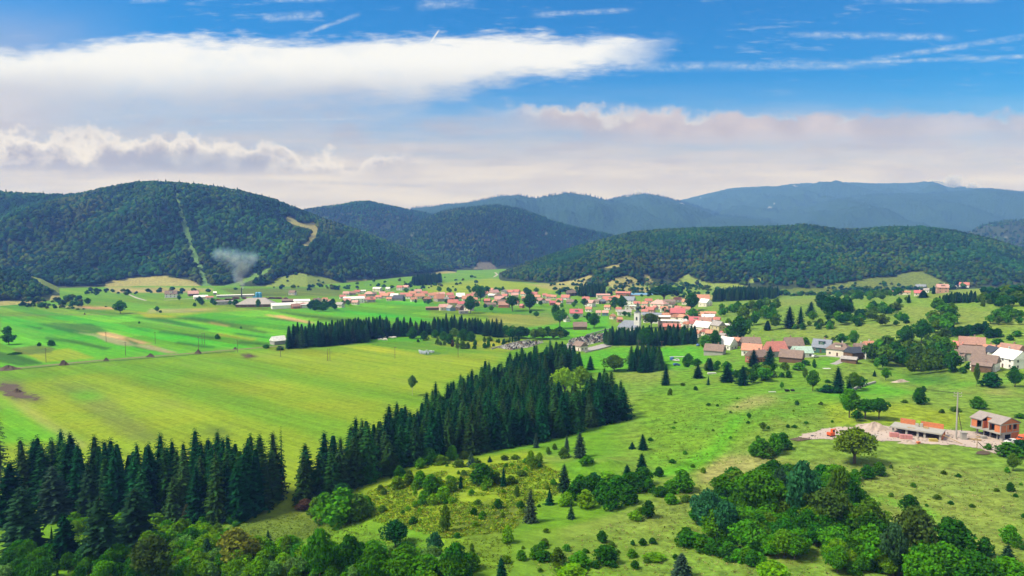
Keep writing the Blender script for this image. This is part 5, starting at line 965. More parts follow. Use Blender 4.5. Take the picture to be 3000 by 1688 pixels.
# ------------------------------------------------------------------ scattered trees: outline, count, kinds, height m, width/height, colours, wording
SCAT = [
 ([(2165,930),(2210,900),(2270,900),(2290,945),(2280,968),(2180,968)], 24, ('round', 'tall'), (7, 12), (.7, 1.0), (DK, MG, OL), "broadleaf tree on the scrub slope right of the village"),
 ([(2395,925),(2430,900),(2480,905),(2480,930),(2420,936)], 8, ('round',), (10, 15), (.8, 1.0), (DKG, DK), "dark tree in the clump around the largest one on the slope"),
 ([(2290,955),(2400,932),(2520,915),(2580,900),(2680,920),(2700,948),(2620,958),(2480,964),(2300,968)], 62, ('round', 'round', 'bush'), (4, 9), (.9, 1.3), (DK, MG, OL, DK, DKG), "tree in the scrub belt behind the pale hill meadow"),
 ([(2390,866),(2520,864),(2620,866),(2660,884),(2640,898),(2520,888)], 44, ('round', 'tall'), (5, 10), (.7, 1.1), (DK, MG, DK, OL), "tree on the ridge below the far hamlet"),
 ([(2725,910),(2790,920),(2800,965),(2760,990),(2720,980)], 20, ('round', 'tall'), (6, 11), (.7, 1.1), (DK, MG, OL), "tree in the strip above the right hand farm"),
 ([(2540,1078),(2560,1030),(2640,1046),(2680,1018),(2760,1006),(2800,1056),(2792,1092),(2720,1112),(2640,1094)], 46, ('round', 'tall', 'round'), (6, 13), (.65, 1.0), (DK, MG, DK, OL, (.05, .12, .014)), "tree in the leafy copse between the two hamlets"),
 ([(2840,898),(2880,878),(2960,866),(3000,856),(3000,902),(2900,906)], 42, ('round', 'bush'), (5, 9), (.8, 1.2), (DK, DKG, OL), "tree in the dark belt at the right edge"),
 ([(2900,930),(3000,925),(3000,955),(2930,950)], 12, ('round',), (5, 8), (.8, 1.2), (DK, MG), "tree in the small grove at the right edge"),
 ([(2000,1056),(2130,1084),(2230,1094),(2300,1080),(2370,1088),(2300,1114),(2200,1124),(2010,1080)], 30, ('round', 'bush', 'tall'), (4, 7), (.8, 1.2), (DK, MG, DK, OL), "tree in the gardens below the orange roofed houses"),
 ([(1385,870),(1560,872),(1700,885),(1700,955),(1560,940),(1400,918)], 24, ('round', 'tall'), (4, 8), (.75, 1.0), (DK, DK, MG), "tree between the houses in the middle of the village"),
 ([(1690,895),(2100,895),(2110,970),(1800,940)], 18, ('round', 'tall'), (4, 7), (.75, 1.0), (DK, MG, DK), "tree between the roofs around the church"),
 ([(900,880),(1000,885),(1400,878),(1400,900),(1100,888),(985,905),(905,912)], 20, ('round', 'bush'), (4, 7), (.8, 1.1), (DK, DK, MG), "tree along the front of the western village"),
 ([(905,895),(985,892),(985,914),(910,914)], 16, ('round',), (7, 10), (.9, 1.1), (DKG, DK), "tree in the dark hedge right of the red roofed barns"),
 ([(1080,862),(1400,848),(1560,856),(1560,862),(1400,860),(1100,866)], 26, ('round', 'tall'), (6, 10), (.7, 1.0), (DK, MG), "tree behind the roofs of the western village"),
 ([(2105,905),(2175,905),(2175,1000),(2125,1012)], 20, ('round',), (6, 10), (.8, 1.0), (DK, MG, OL), "tree on the bank right of the yellow house"),
 ([(1470,1010),(1490,1004),(1524,1000),(1524,1003),(1490,1008),(1472,1014)], 16, ('cone',), (3.5, 5), (.35, .5), (DKG,), "clipped dark evergreen in the hedge of the cemetery"),
 ([(1480,985),(1580,990),(1660,985),(1660,995),(1560,998),(1480,992)], 22, ('round',), (6, 10), (.8, 1.1), (DK, OL, DKG), "tree in the dark belt behind the cemetery"),
 ([(200,1530),(470,1535),(640,1560),(640,1600),(420,1600),(200,1570)], 60, ('bush',), (1.6, 3.6), (1.2, 1.7), (BR, YE, BR, MG), "bright bush in the scrub before the left plantation"),
 ([(420,1600),(800,1610),(900,1640),(900,1700),(420,1700)], 120, ('bush', 'round'), (2.2, 5.2), (.9, 1.4), (MG, BR, SIL, MG, BR, YE, DK), "leafy tree in the lower left scrub"),
 ([(60,1560),(640,1570),(960,1620),(1100,1690),(100,1690)], 16, ('young',), (2.5, 6), (.45, .6), (SPRC[3], SPRC[1], SPRC[2]), "young spruce in the lower left scrub"),
 ([(0,1640),(400,1660),(420,1700),(0,1720)], 44, ('bush', 'round'), (3, 6), (.9, 1.2), (DK, MG, SIL, DK), "leafy tree in the lower left corner"),
 ([(900,1650),(1380,1660),(1380,1710),(900,1720)], 70, ('round', 'bush'), (3, 6), (.9, 1.2), (MG, DK, MG, SIL), "leafy tree in the scrub at the bottom centre"),
 ([(500,1535),(720,1520),(700,1545),(560,1560)], 10, ('bush',), (1.5, 3), (1.2, 1.5), (DK, MG), "dark bush at the foot of the left plantation"),
 ([(1990,1560),(2060,1500),(2150,1440),(2290,1410),(2460,1430),(2540,1500),(2600,1560),(2610,1630),(2500,1640),(2300,1640),(2120,1605)], 150, ('round', 'bush', 'round'), (3.6, 6.6), (.85, 1.3), (MG, DK, (.050, .175, .006), MG, (.085,.20,.006), DK), "leafy tree in the dense copse at the lower right"),
 ([(1500,1590),(1900,1560),(2000,1600),(2000,1690),(1450,1690)], 24, ('bush',), (.7, 1.7), (1.2, 1.8), (DK, MG, OL), "low bush on the lower central slope"),
 ([(2620,1400),(3000,1380),(3000,1640),(2720,1560),(2600,1450)], 14, ('bush',), (.6, 1.4), (1.2, 1.8), (DK, MG, OL), "low bush on the right pasture"),
 ([(1100,1400),(1560,1340),(1640,1440),(1500,1560),(1150,1540)], 46, ('bush',), (.8, 2.0), (1.1, 1.6), (MG, OL, BR, DK), "low bush among the ferns of the mound"),
 ([(1900,1180),(2420,1180),(2400,1260),(2050,1380),(1900,1330)], 14, ('bush',), (.6, 1.5), (1.2, 1.8), (DK, OL, MG), "low bush on the middle pasture"),
 ([(2000,1590),(2130,1610),(2280,1655),(2200,1660),(2010,1600)], 16, ('bush',), (2.2, 3.6), (1.2, 1.5), (DK, MG), "bush along the lower edge of the right copse"),
 ([(2400,1650),(2620,1640),(2800,1660),(2800,1700),(2450,1680)], 36, ('round', 'bush'), (3, 5.5), (.9, 1.2), (MG, DK, YE), "leafy tree along the bottom right edge"),
]
cand = []
for si, (poly, n, kinds, hr, wr, cols, lab) in enumerate(SCAT):
    for x, y, z in scatter(poly, n, 300 + si, mind=1.3 if hr[1] < 7 else 2.5):
        h = random.uniform(*hr); k = random.choice(kinds)
        if k == 'bush' and len(kinds) > 1: h *= .7
        w = h * random.uniform(*wr); qx, qy = project(x, y, z + h * .5); s_ = F / math.hypot(x, y); vis_ = h * s_ * w * s_ * (-60 < qx < 3060) * max(0, min(1, (1688 - (qy - h * s_ * .5)) / (h * s_)))
        cand.append((vis_, k, x, y, z - .1, h, w, jit(random.choice(cols), .2), lab, kinds == ('bush',)))
cand.sort(key=lambda a: -a[0]); nt = nb = 0; rest = []
for vis_, k, x, y, z, h, w, c_, lab, isb in cand:
    if isb: nb += 1
    else: nt += 1
    if (nb <= 45 if isb else nt <= 165):
        put(k, x, y, z, h, w, c_, lab, 'bush' if isb else 'spruce' if k == 'young' else 'tree', lab.replace("young spruce ", "young spruces ").replace("tree ", "trees ").replace("bush ", "bushes ").replace("evergreen ", "evergreens "), name='bush' if isb else 'young_spruce' if k == 'young' else 'broadleaf_tree')
    elif vis_ > 0: rest.append((PR[k][len(rest) % len(PR[k])][0 if math.hypot(x, y) < 210 else 1], x, y, z, w, h, random.uniform(0, 6.28), c_))
merge("small_trees", rest, "smaller trees filling the gardens, hedges and scrub between the larger ones")
# ------------------------------------------------------------------ the woods on the hills, the scrub on their feet
def blob(seed, conifer=False):
    rs = np.random.default_rng(seed); V, T = [], []
    if conifer:
        for a, (z0, z1, r_) in enumerate(((.05, .55, .26), (.30, .80, .19), (.58, 1.0, .12))):
            i = len(V); V.append((0, 0, z1))
            for j in range(6): th = 6.283 * (j + rs.uniform(-.3, .3)) / 6; rr = r_ * rs.uniform(.75, 1.25); V.append((rr * math.cos(th), rr * math.sin(th), z0 - rs.uniform(0, .06)))
            T += [(i, i + 1 + j, i + 1 + (j + 1) % 6) for j in range(6)]
    else:
        V = [(rs.normal() * .06, rs.normal() * .06, 1.0)]; rings = ((.82, .30, 6), (.55, .50, 8), (.22, .42, 8))
        st_ = []
        for z, r_, k in rings:
            st_.append(len(V)); off = rs.uniform(0, 6)
            for j in range(k):
                th = off + 6.283 * (j + rs.uniform(-.3, .3)) / k; rr = r_ * rs.uniform(.68, 1.28); V.append((rr * math.cos(th), rr * math.sin(th), z + rs.uniform(-.10, .10)))
        T = [(0, 1 + j, 1 + (j + 1) % 6) for j in range(6)]
        for q in range(2):
            a, ka = st_[q], rings[q][2]; b, kb = st_[q + 1], rings[q + 1][2]
            for j in range(kb):
                i0 = int(j * ka / kb); T.append((b + j, b + (j + 1) % kb, a + i0 % ka))
                i1 = int((j + 1) * ka / kb)
                if i1 != i0: T.append((a + i0 % ka, b + (j + 1) % kb, a + i1 % ka))
    return Proto(np.array(V), np.array(T), rs.uniform(.25, .75, len(V)))
BLOB = [blob(i) for i in range(8)]; CON = [blob(20 + i, True) for i in range(4)]
FCOL = .86 * np.array([(.018,.085,.022), (.010,.068,.026), (.030,.105,.018), (.055,.120,.014), (.006,.048,.024), (.075,.110,.014)])
def woods(name, k, n, con, hr, wr, label, seed, dens=None, colf=1.0):
    rs = np.random.default_rng(seed); h = HL[k]
    m = int(n * 2.6); u = rs.uniform(max(h.u[0], -.98), min(h.u[-1], .98), m); t_ = rs.uniform(.0, 1.06, m)
    wgt = (h.YR(u) - h.YF(u)) * (h.YF(u) + (h.YR(u) - h.YF(u)) * t_); ok = rs.uniform(size=m) < wgt / wgt.max() * 1.4
    u, t_ = u[ok], t_[ok]; x, y, z = h.at(u, t_)
    ok = (hill_clear(k, x, y, z) < 0) & (hill_clear(k, x, y, z, 10 if k == 'left' else 8) < 0) & (z > 3) & (z > zbase(x, y) - 1); 
    for kk in NEARH:
        if kk != k: ok &= z > HL[kk].z(x, y) - 4
    ok &= (t_ > .05 + .05 * fbm(x / 60, y / 60, seed, 2)) | (rs.uniform(size=len(t_)) < .25)
    if dens: ok &= rs.uniform(size=len(t_)) < dens(x, y, t_)
    x, y, z = x[ok][:n], y[ok][:n], z[ok][:n]; cn = fbm(x / 130, y / 200, seed + 3, 3); items = []
    fc = fbm(x / 70, y / 70, seed + 8, 2); fc2 = fbm(x / 120, y / 190, seed + 12, 3)
    for i in range(len(x)):
        isc = rs.uniform() < con * (1 + 1.6 * cn[i]); c_ = FCOL[int(np.clip(2.6 + 4.2 * fc2[i] + rs.normal() * 1.0, 0, 5.99))] * rs.uniform(.85, 1.14) * (1 + .6 * fc[i]) * colf
        if isc: c_ = np.array((.012, .040, .024)) * rs.uniform(.8, 1.3); hh = rs.uniform(hr[0], hr[1]) * 1.35; ww = hh * .8
        else: hh = rs.uniform(*hr); ww = rs.uniform(*wr)
        items.append(((CON if isc else BLOB)[i % (4 if isc else 8)], x[i], y[i], z[i] - .5, ww, hh, rs.uniform(0, 6.28), c_))
    merge(name, items, label)
woods("forest", 'left', 15000, .05, (8, 16), (7, 17), "dense broadleaf wood covering the long left hill", 1)
woods("forest", 'right', 15000, .06, (5, 10), (6, 11), "dense broadleaf wood covering the hill behind the village", 2, lambda x, y, t_: .55 + .6 * sstep(t_, .05, .35) + .5 * fbm(x / 80, y / 80, 4, 2))
woods("forest", 'mid', 8500, .45, (9, 14), (9, 14), "mixed dark wood covering the conical middle hill", 3)
woods("forest", 'west', 7000, .25, (9, 14), (9, 15), "mixed wood covering the rounded hill behind", 4)
woods("forest", 'knoll', 1500, .08, (6, 10), (6, 10), "broadleaf wood on the low knoll at the left edge", 5)
woods("forest", 'east', 1800, .3, (9, 13), (9, 13), "bluish wood on the small hill at the right edge", 6)
items = []
for name, h, _s in FAR:
    if h.seed in (73, 77): continue
    rs = np.random.default_rng(h.seed)
    u = rs.uniform(h.u[0], h.u[-1], 900); x, y, z = h.at(u, rs.uniform(.93, 1.01, 900))
    for i in range(900): items.append((CON[i % 4], x[i], y[i], z[i] - 4, rs.uniform(10, 16), rs.uniform(12, 26), rs.uniform(0, 6), (.014, .042, .026)))
merge("forest", items, "firs along the crests of the far blue ridges")
# scrub and lone trees on the meadows at the hill feet
items = []; rs = np.random.default_rng(91)
for poly, n in (([(1600,836),(1900,800),(2190,810),(2190,880),(1640,866)], 520), ([(2190,850),(2420,846),(2780,800),(2790,850),(2420,872),(2190,880)], 320), ([(800,812),(1010,825),(1400,805),(1400,840),(1010,855),(800,850)], 130), ([(250,850),(620,845),(620,866),(250,866)], 50), ([(60,880),(240,870),(240,905),(60,905)], 60), ([(2880,860),(3000,850),(3000,868),(2900,872)], 50)):
    for x, y, z in scatter(poly, n, n, mind=5, tries=6):
        if fbm(np.array([x / 45]), np.array([y / 60]), 13, 2)[0] < -.12: continue
        s_ = rs.uniform(3, 7.5); c_ = FCOL[int(rs.uniform(0, 5.99))] * rs.uniform(.8, 1.3); items.append((BLOB[int(rs.uniform(0, 7.9))], x, y, z - .4, s_ * 1.25, s_, rs.uniform(0, 6), c_))
merge("scrub", items, "bushes sprinkled over the meadows at the foot of the hills")
# ------------------------------------------------------------------ ground cover: ferns on the mound, tussocks on the pasture
def tuft(seed, n, up):
    rs = np.random.default_rng(seed); c_ = np.stack((rs.uniform(-.5, .5, n), rs.uniform(-.5, .5, n), rs.uniform(.1, .6, n) * up), -1)
    return Proto(*quads(c_, unit(rs.normal(size=(n, 3)) * .8 + (0, 0, .6)), rs.uniform(.18, .34, n), rs.uniform(0, 1, n), rs))
TUF = [tuft(400 + i, 7, .9) for i in range(5)]
def cover(name, poly, n, seed, size, cols, label, thr=-.2, wl=9.0):
    rs = np.random.default_rng(seed); P_ = Gs(poly); q = rs.uniform(P_[:, :2].min(0), P_[:, :2].max(0), (n * 3, 2)); q = q[inpoly(q[:, 0], q[:, 1], P_)]
    q = q[fbm(q[:, 0] / wl, q[:, 1] / wl, seed, 3) > thr][:n]; z = height(q[:, 0], q[:, 1]); its = []
    for i in range(len(q)):
        s_ = rs.uniform(*size); its.append((TUF[i % 5], q[i, 0], q[i, 1], z[i] - .03, s_, s_ * rs.uniform(.5, .9), rs.uniform(0, 6), np.array(cols[int(rs.uniform(0, len(cols) - .01))]) * rs.uniform(.75, 1.2)))
    merge(name, its, label)
cover("fern_cover", [(1080,1440),(1330,1375),(1560,1345),(1640,1385),(1650,1440),(1560,1480),(1500,1560),(1300,1580),(1100,1530),(1060,1480)], 7000, 501, (.5, 1.2), [(.19,.30,.012), (.15,.28,.012), (.24,.26,.016), (.12,.22,.012)], "ferns and low weeds covering the yellow-green mound", -.35)
cover("scrub_cover", [(180,1530),(640,1545),(900,1620),(900,1720),(180,1720)], 3500, 502, (.6, 1.4), [(.13,.28,.012), (.10,.24,.014), (.18,.27,.015)], "weeds between the bushes of the lower left scrub", -.3)
cover("tussock_grass", [(1900,1500),(2060,1410),(2440,1345),(3000,1385),(3000,1720),(1500,1720),(1650,1580)], 5000, 503, (.3, .75), [(.20,.24,.05), (.26,.27,.08), (.15,.23,.03), (.30,.27,.11)], "tussocks of pale grass on the near pasture", -.6, 14.0)
cover("tussock_grass", [(1900,1200),(2200,1160),(2500,1190),(2420,1250),(2320,1330),(2060,1380),(1900,1360)], 2500, 504, (.3, .8), [(.17,.24,.04), (.13,.23,.03)], "tussocks on the middle pasture", -.6, 20.0)
cover("tussock_grass", [(640,1545),(900,1500),(1060,1440),(1080,1560),(1300,1590),(1500,1570),(1500,1680),(1000,1650),(700,1600)], 4000, 505, (.3, .7), [(.13,.20,.02), (.16,.23,.03), (.11,.18,.02)], "tussocks on the central slope", -.6, 10.0)
# ------------------------------------------------------------------ roads, tracks, gravel: sheets draped over the ground
def sheetmat(name, a, b, sc=1.5, rough=.95):
    m, t = material(name); p = pos(t); n_ = t.noise(p, 1 / sc, 5, .65); n2 = t.noise(p, 1 / (sc * 9), 3, .6)
    finish(t, t.mix(t.m('MULTIPLY_ADD', n2, .5, t.m('MULTIPLY', n_, .5)), a, b), rough, n_, bd=.15); return m
GRAVEL = sheetmat("gravel", (.27, .21, .175), (.52, .43, .37)); TRACK = sheetmat("grass_track", (.10, .135, .035), (.20, .19, .09)); ROADM = sheetmat("pale_road", (.25, .24, .21), (.42, .40, .35)); DITCH = sheetmat("ditch", (.025, .045, .014), (.06, .075, .03)); EARTH = sheetmat("dark_earth", (.05, .038, .026), (.13, .095, .065)); PAVE = sheetmat("paving", (.26, .24, .235), (.38, .355, .34))
def ribbon(name, pts, w, mat, label, off=0.0, lift=.10, kind='structure'):
    P_ = Gs(pts)[:, :2]; q = [P_[0]]
    for a, b in zip(P_[:-1], P_[1:]):
        n = max(2, int(np.linalg.norm(b - a) / 6)); q += [a + (b - a) * (i + 1) / n for i in range(n)]
    q = np.array(q); tg = np.gradient(q, axis=0); tg /= np.linalg.norm(tg, axis=1, keepdims=True); nm = np.stack((-tg[:, 1], tg[:, 0]), 1)
    ww = w * (1 + .25 * fbm(q[:, 0] / 9, q[:, 1] / 9, 77, 2))[:, None]; cols = [q + nm * (off + k * ww) for k in (-.5, -.17, .17, .5)]
    V = np.stack(cols, 1).reshape(-1, 2); z = height(V[:, 0], V[:, 1]) + lift
    return tag(link(name, npmesh(name, np.column_stack((V, z)), gridfaces(len(q), 4), mat, smooth=True)), label, kind=kind)
def patch(name, pts, cell, mat, label, lift=.12, warp=1.2, kind='structure'):
    P_ = Gs(pts)[:, :2]; lo, hi = P_.min(0) - 2, P_.max(0) + 2; nx, ny = [int(v) + 2 for v in (hi - lo) / cell]
    gx_, gy_ = np.meshgrid(lo[0] + np.arange(nx) * cell, lo[1] + np.arange(ny) * cell); x, y = gx_.ravel(), gy_.ravel()
    Q = gridfaces(ny, nx); cx, cy = x[Q].mean(1), y[Q].mean(1)
    Q = Q[inpoly(cx + warp * fbm(cx / 3, cy / 3, 5, 3), cy + warp * fbm(cx / 3, cy / 3, 6, 3), P_)]; us_, inv = np.unique(Q, return_inverse=True)
    z = height(x[us_], y[us_]) + lift
    return tag(link(name, npmesh(name, np.column_stack((x[us_], y[us_], z)), inv.reshape(-1, 4), mat, smooth=True)), label, kind=kind)
TR = [(-60, 1083), (60, 1078), (185, 1066), (310, 1055), (440, 1045), (580, 1034), (690, 1025), (790, 1017), (836, 1013)]
ribbon("track", TR, 5.0, TRACK, "grassy farm track across the left fields")
ribbon("ditch", [(x, y + 4.5) for x, y in TR[:7]], 1.7, DITCH, "dark ditch along the farm track", lift=.14)
ribbon("road", [(0, 925), (90, 923.5), (350, 921), (480, 917), (600, 912), (690, 911), (790, 905)], 3.2, TRACK, "narrow valley road")
ribbon("path", [(377, 863), (400, 873), (428, 881)], 3.5, ROADM, "pale curved path on the far field")
ribbon("road", [(480, 880), (640, 870), (740, 870)], 5, ROADM, "pale yard road by the sawmill")
ribbon("road", [(1447, 812), (1457, 805), (1450, 798)], 5, ROADM, "pale lane entering the woods")
ribbon("road", [(1716, 885), (1740, 882), (1758, 874)], 5, ROADM, "village lane above the red house")
ribbon("road", [(2375, 1044), (2420, 1043), (2475, 1049), (2455, 1063), (2440, 1068)], 3.5, PAVE, "paved lane in the hamlet")
patch("pavement", [(1710, 1032), (1716, 1020), (1765, 1008), (1800, 1008), (1790, 1014), (1740, 1026)], 1.0, PAVE, "paved yard of the cemetery chapel")
patch("gravel_ground", [(2322, 1286), (2350, 1276), (2395, 1262), (2440, 1254), (2505, 1252), (2515, 1243), (2560, 1242), (2605, 1252), (2640, 1256), (2800, 1262), (2870, 1268), (3010, 1278), (3010, 1312), (2960, 1316), (2930, 1334), (2905, 1330), (2870, 1313), (2780, 1306), (2700, 1300), (2630, 1294), (2560, 1291), (2460, 1288), (2370, 1288)], .7, GRAVEL, "pale pinkish gravel of the building site", warp=2.2)
patch("bare_earth", [(2852, 1332), (2880, 1322), (2905, 1332), (2890, 1334)], .5, EARTH, "dark spilled earth beside the gravel", lift=.2)
patch("bare_earth", [(0, 1121), (45, 1126), (62, 1148), (100, 1162), (115, 1168), (70, 1171), (30, 1158), (0, 1138)], .9, EARTH, "dark dug-over earth at the left edge of the meadow", lift=.1, warp=6)
patch("terrace", [(2312, 1290), (2340, 1280), (2370, 1290), (2340, 1294)], .5, EARTH, "brown spoil at the tip of the gravel", lift=.18)
def mound(name, px, py, wp, hp, mat, label, cat, ell=.6, seed=0, group=None):
    p_ = G(px, py); s_ = math.hypot(p_[0], p_[1]) / F; w, h = wp * s_ / 2, hp * s_; n, k = 9, 20; V = []
    for i in range(n):
        f = i / (n - 1.0)
        for j in range(k):
            th = 6.283 * j / k; r_ = f * (1 + .22 * math.sin(3 * th + seed) * f + .10 * math.sin(7 * th + seed * 2)); zz = h * (math.cos(f * math.pi) * .5 + .5) * (1 + .22 * math.sin(5 * th + f * 9 + seed)) - .35 * f
            V.append((w * r_ * math.cos(th), w * ell * r_ * math.sin(th), zz))
    Q = [(i * k + j, (i + 1) * k + j, (i + 1) * k + (j + 1) % k, i * k + (j + 1) % k) for i in range(n - 1) for j in range(k)]
    o = link(name, pmesh(name, V, Q, mat), loc=p_); return tag(o, label, cat, group)
for i, (px, py, wp, hp, lab) in enumerate([(24, 1083, 70, 9, "long dark soil heap at the left end of the track"), (186, 1070, 34, 11, "largest dark soil heap beside the farm track"), (311, 1057, 20, 7, "small dark soil heap beside the track, third from left"), (441, 1046, 30, 8, "flat dark soil heap beside the middle of the track"), (581, 1036, 24, 10, "dark soil heap at the foot of a pole on the track"), (689, 1024, 16, 6, "smallest dark soil heap near the barn end of the track"), (50, 1150, 34, 8, "dark soil heap on the dug-over earth"), (730, 1044, 36, 4, "low brown patch heap on the meadow below the track"), (248, 922, 8, 4, "brownish muck heap beside the valley road")]):
    mound("soil_heap", px, py, wp, hp, EARTH, lab, "soil heap", seed=i, group="soil heaps along the track")
mound("gravel_heap", 2562, 1258, 104, 17, GRAVEL, "broad gravel heap at the back of the building site", "gravel heap", seed=3)
mound("rubble_heap", 2660, 1299, 78, 7, GRAVEL, "grey rubble heap in front of the unfinished slab building", "rubble", seed=5, ell=.4)
mound("earth_bank", 2640, 1120, 66, 7, GRAVEL, "bare stony bank under the dark copse", "bank", seed=8, ell=.3)
# ------------------------------------------------------------------ the building site
BRICK, t = material("hollow_brick"); tc = t.n('ShaderNodeTexCoord').outputs['Object']; br_ = t.n('ShaderNodeTexBrick')
sx = t.n('ShaderNodeSeparateXYZ'); t.put(sx.inputs[0], tc); t.put(br_.inputs['Vector'], t.vec(t.m('ADD', sx.outputs[0], sx.outputs[1]), sx.outputs[2]))
br_.inputs['Scale'].default_value = 1; br_.inputs['Brick Width'].default_value = .5; br_.inputs['Row Height'].default_value = .28; br_.inputs['Mortar Size'].default_value = .02
br_.inputs['Color1'].default_value = (.58, .175, .06, 1); br_.inputs['Color2'].default_value = (.48, .13, .045, 1); br_.inputs['Mortar'].default_value = (.36, .22, .15, 1)
finish(t, br_.outputs[0], .9)
SLATEC, t = material("bare_roof_slab"); n_ = t.noise(pos(t), .7, 4); finish(t, t.mix(n_, (.22, .185, .175), (.33, .29, .27)), .9)
DARKIN, t = material("dark_interior"); finish(t, (.03, .028, .026), .95)  # near-black colour stands in for the shade inside the open shells
WOOD, t = material("raw_wood"); n_ = t.noise(pos(t), 2, 4); finish(t, t.mix(n_, (.26, .17, .08), (.46, .34, .19)), .85)
def paint(name, c_, rough=.4):
    m, t = material(name); n_ = t.noise(pos(t), 1.5, 3); finish(t, t.mix(n_, tuple(v * .8 for v in c_), tuple(v * 1.1 for v in c_)), rough, spec=.4); return m
def frame2(pa, pb):                        # local frame: origin a, x towards b
    a, b = G(*pa), G(*pb); d_ = b - a; return a, math.hypot(d_[0], d_[1]), math.atan2(d_[1], d_[0]), min(a[2], b[2])
a, L, ang, zb = frame2((2613, 1269), (2757, 1292)); zb -= .1
slab = link('unfinished_building', None, loc=(a[0], a[1], zb), rotz=ang); hs, dp = 2.2, 7.0
boxes('slab', [(-.6, L + .3, -.5, dp, hs, hs + .28), (-.6, L + .3, -.62, -.5, hs - .12, hs + .34)], CONC, slab)
for x in (.3, L * .30, L * .53, L * .67, L - .3): boxes('column', [(x - .3, x + .3, -.05, .45, -1, hs)], CONC, slab)
for x in (.3, L * .5, L - .3): boxes('column', [(x - .3, x + .3, dp - .5, dp - .1, -1, hs)], CONC, slab)
boxes('back_wall', [(0, L, dp - .9, dp - .6, -1, hs)], DARKIN, slab)
boxes('side_wall', [(L - .02, L + .2, .5, dp - 2.6, -1, hs), (L - .02, L + .2, dp - 1.6, dp - .5, -1, hs)], BRICK, slab)
boxes('brick_wall', [(1.2, L * .40, dp - .5, dp - .25, hs + .28, hs + 2.0), (L * .52, L - .3, dp - .5, dp - .25, hs + .28, hs + 1.9)], BRICK, slab)
boxes('brick_stack', [(L * .40 + .3, L * .40 + 1.3, dp - 2.4, dp - 1.5, hs + .28, hs + 1.2), (L * .40 + 1.6, L * .40 + 2.4, dp - 2.0, dp - 1.2, hs + .28, hs + 1.4)], CONC, slab)
boxes('timber', [(L * .6, L * .6 + 1.4, dp - 3.2, dp - 2.5, hs + .28, hs + .8), (L * .3, L * .3 + 2.2, 1.2, 1.6, hs + .28, hs + .45)], WOOD, slab)
V, Q = boxm([(L + .2, L + 6.2, .2, .5, 0, .16)]); V = [(x, y, z + hs - .1 - (x - L) * .36) for x, y, z in V]; link('ramp', pmesh('ramp', V, Q, WOOD), slab)
tag(slab, "unfinished concrete slab building with low orange brick walls on top", 'building')
a, L, ang, zb = frame2((2860, 1270), (2938, 1293)); zb -= .05
hse = link('unfinished_house', None, loc=(a[0], a[1], zb), rotz=ang); g, u1, dp = 2.55, 5.2, 7.4; ov = 1.3
boxes('floor_slab', [(-1.2, L + .1, -ov, dp, g, g + .3), (-1.2, L + .1, -ov - .1, -ov, g - .25, g + .3)], CONC, hse)
for x in (.2, L * .28, L * .52, L * .78): boxes('column', [(x - .2, x + .2, 0, .4, -1, g)], CONC, hse)
boxes('corner_pier', [(L - 1.0, L + .02, -.2, .8, -1, g)], CONC, hse)
boxes('ground_wall', [(0, L, 3.2, 3.45, -1, g)], DARKIN, hse)
boxes('brick_wall', [(L - .25, L, 3.6, dp - .3, -1, g)], BRICK, hse)
boxes('gate_beam', [(L - .25, L + .02, .8, 3.6, g - .45, g)], CONC, hse); boxes('column', [(L - .3, L + .03, 3.3, 3.6, -1, g - .45)], CONC, hse)
y0 = -ov
for x0, x1 in ((-1.0, 1.0), (L * .34, L * .36), (L * .78, L)): boxes('brick_panel', [(x0, x1, y0 + .05, y0 + .25, g + .3, u1)], BRICK, hse)
boxes('opening_back', [(1.0, L * .30, y0 + 1.4, y0 + 1.5, g + .3, u1), (L * .56, L * .78, y0 + 1.4, y0 + 1.5, g + .3, u1)], DARKIN, hse)
boxes('terrace_wall', [(L * .30, L * .56, y0 + 2.2, y0 + 2.4, g + .3, u1 + 1.0), (L * .30, L * .30 + .2, y0 + .3, y0 + 2.2, g + .3, u1), (L * .56 - .2, L * .56, y0 + .3, y0 + 2.2, g + .3, u1)], BRICK, hse)
for x in (-1.05, L * .30, L * .56, L - .15): boxes('upper_column', [(x, x + .22, y0 - .02, y0 + .24, g + .3, u1)], CONC, hse)
boxes('ring_beam', [(-1.2, L * .32, y0 - .04, y0 + .28, u1, u1 + .3), (L * .56, L + .1, y0 - .04, y0 + .28, u1, u1 + .3), (L - .2, L + .1, y0 + .28, dp, u1, u1 + .3), (-1.2, L + .1, dp - .3, dp + .02, u1, u1 + .3)], CONC, hse)
gx_ = L - .18
boxes('brick_panel', [(gx_, gx_ + .2, y0 + .3, 2.6, g + .3, u1), (gx_, gx_ + .2, 3.5, 4.3, g + .3, u1), (gx_, gx_ + .2, 6.0, dp - .3, g + .3, u1), (gx_, gx_ + .2, 4.3, 6.0, g + .3, g + 1.0), (gx_, gx_ + .2, 2.6, 3.5, g + .3, g + 1.0)], BRICK, hse)
for y in (1.2, 4.1): boxes('upper_column', [(gx_ + .03, gx_ + .24, y, y + .25, g + .3, u1)], CONC, hse)
boxes('opening_back', [(gx_ - .9, gx_ - .8, 2.4, 6.2, g + .3, u1), (-1.0, -.9, y0 + .3, dp - .3, g + .3, u1)], DARKIN, hse)
boxes('rear_wall', [(-1.0, L - .2, dp - .28, dp - .05, -1, u1)], BRICK, hse)
ym = (y0 + dp) / 2; rt_ = 1.75
link('gable', pmesh('gable', [(gx_ + d__, y, z) for d__ in (0, .2) for y, z in ((y0 + .2, u1 + .3), (dp - .1, u1 + .3), (ym, u1 + .3 + rt_))], [(0, 2, 1), (3, 4, 5), (0, 1, 4, 3), (1, 2, 5, 4), (2, 0, 3, 5)], BRICK), hse)
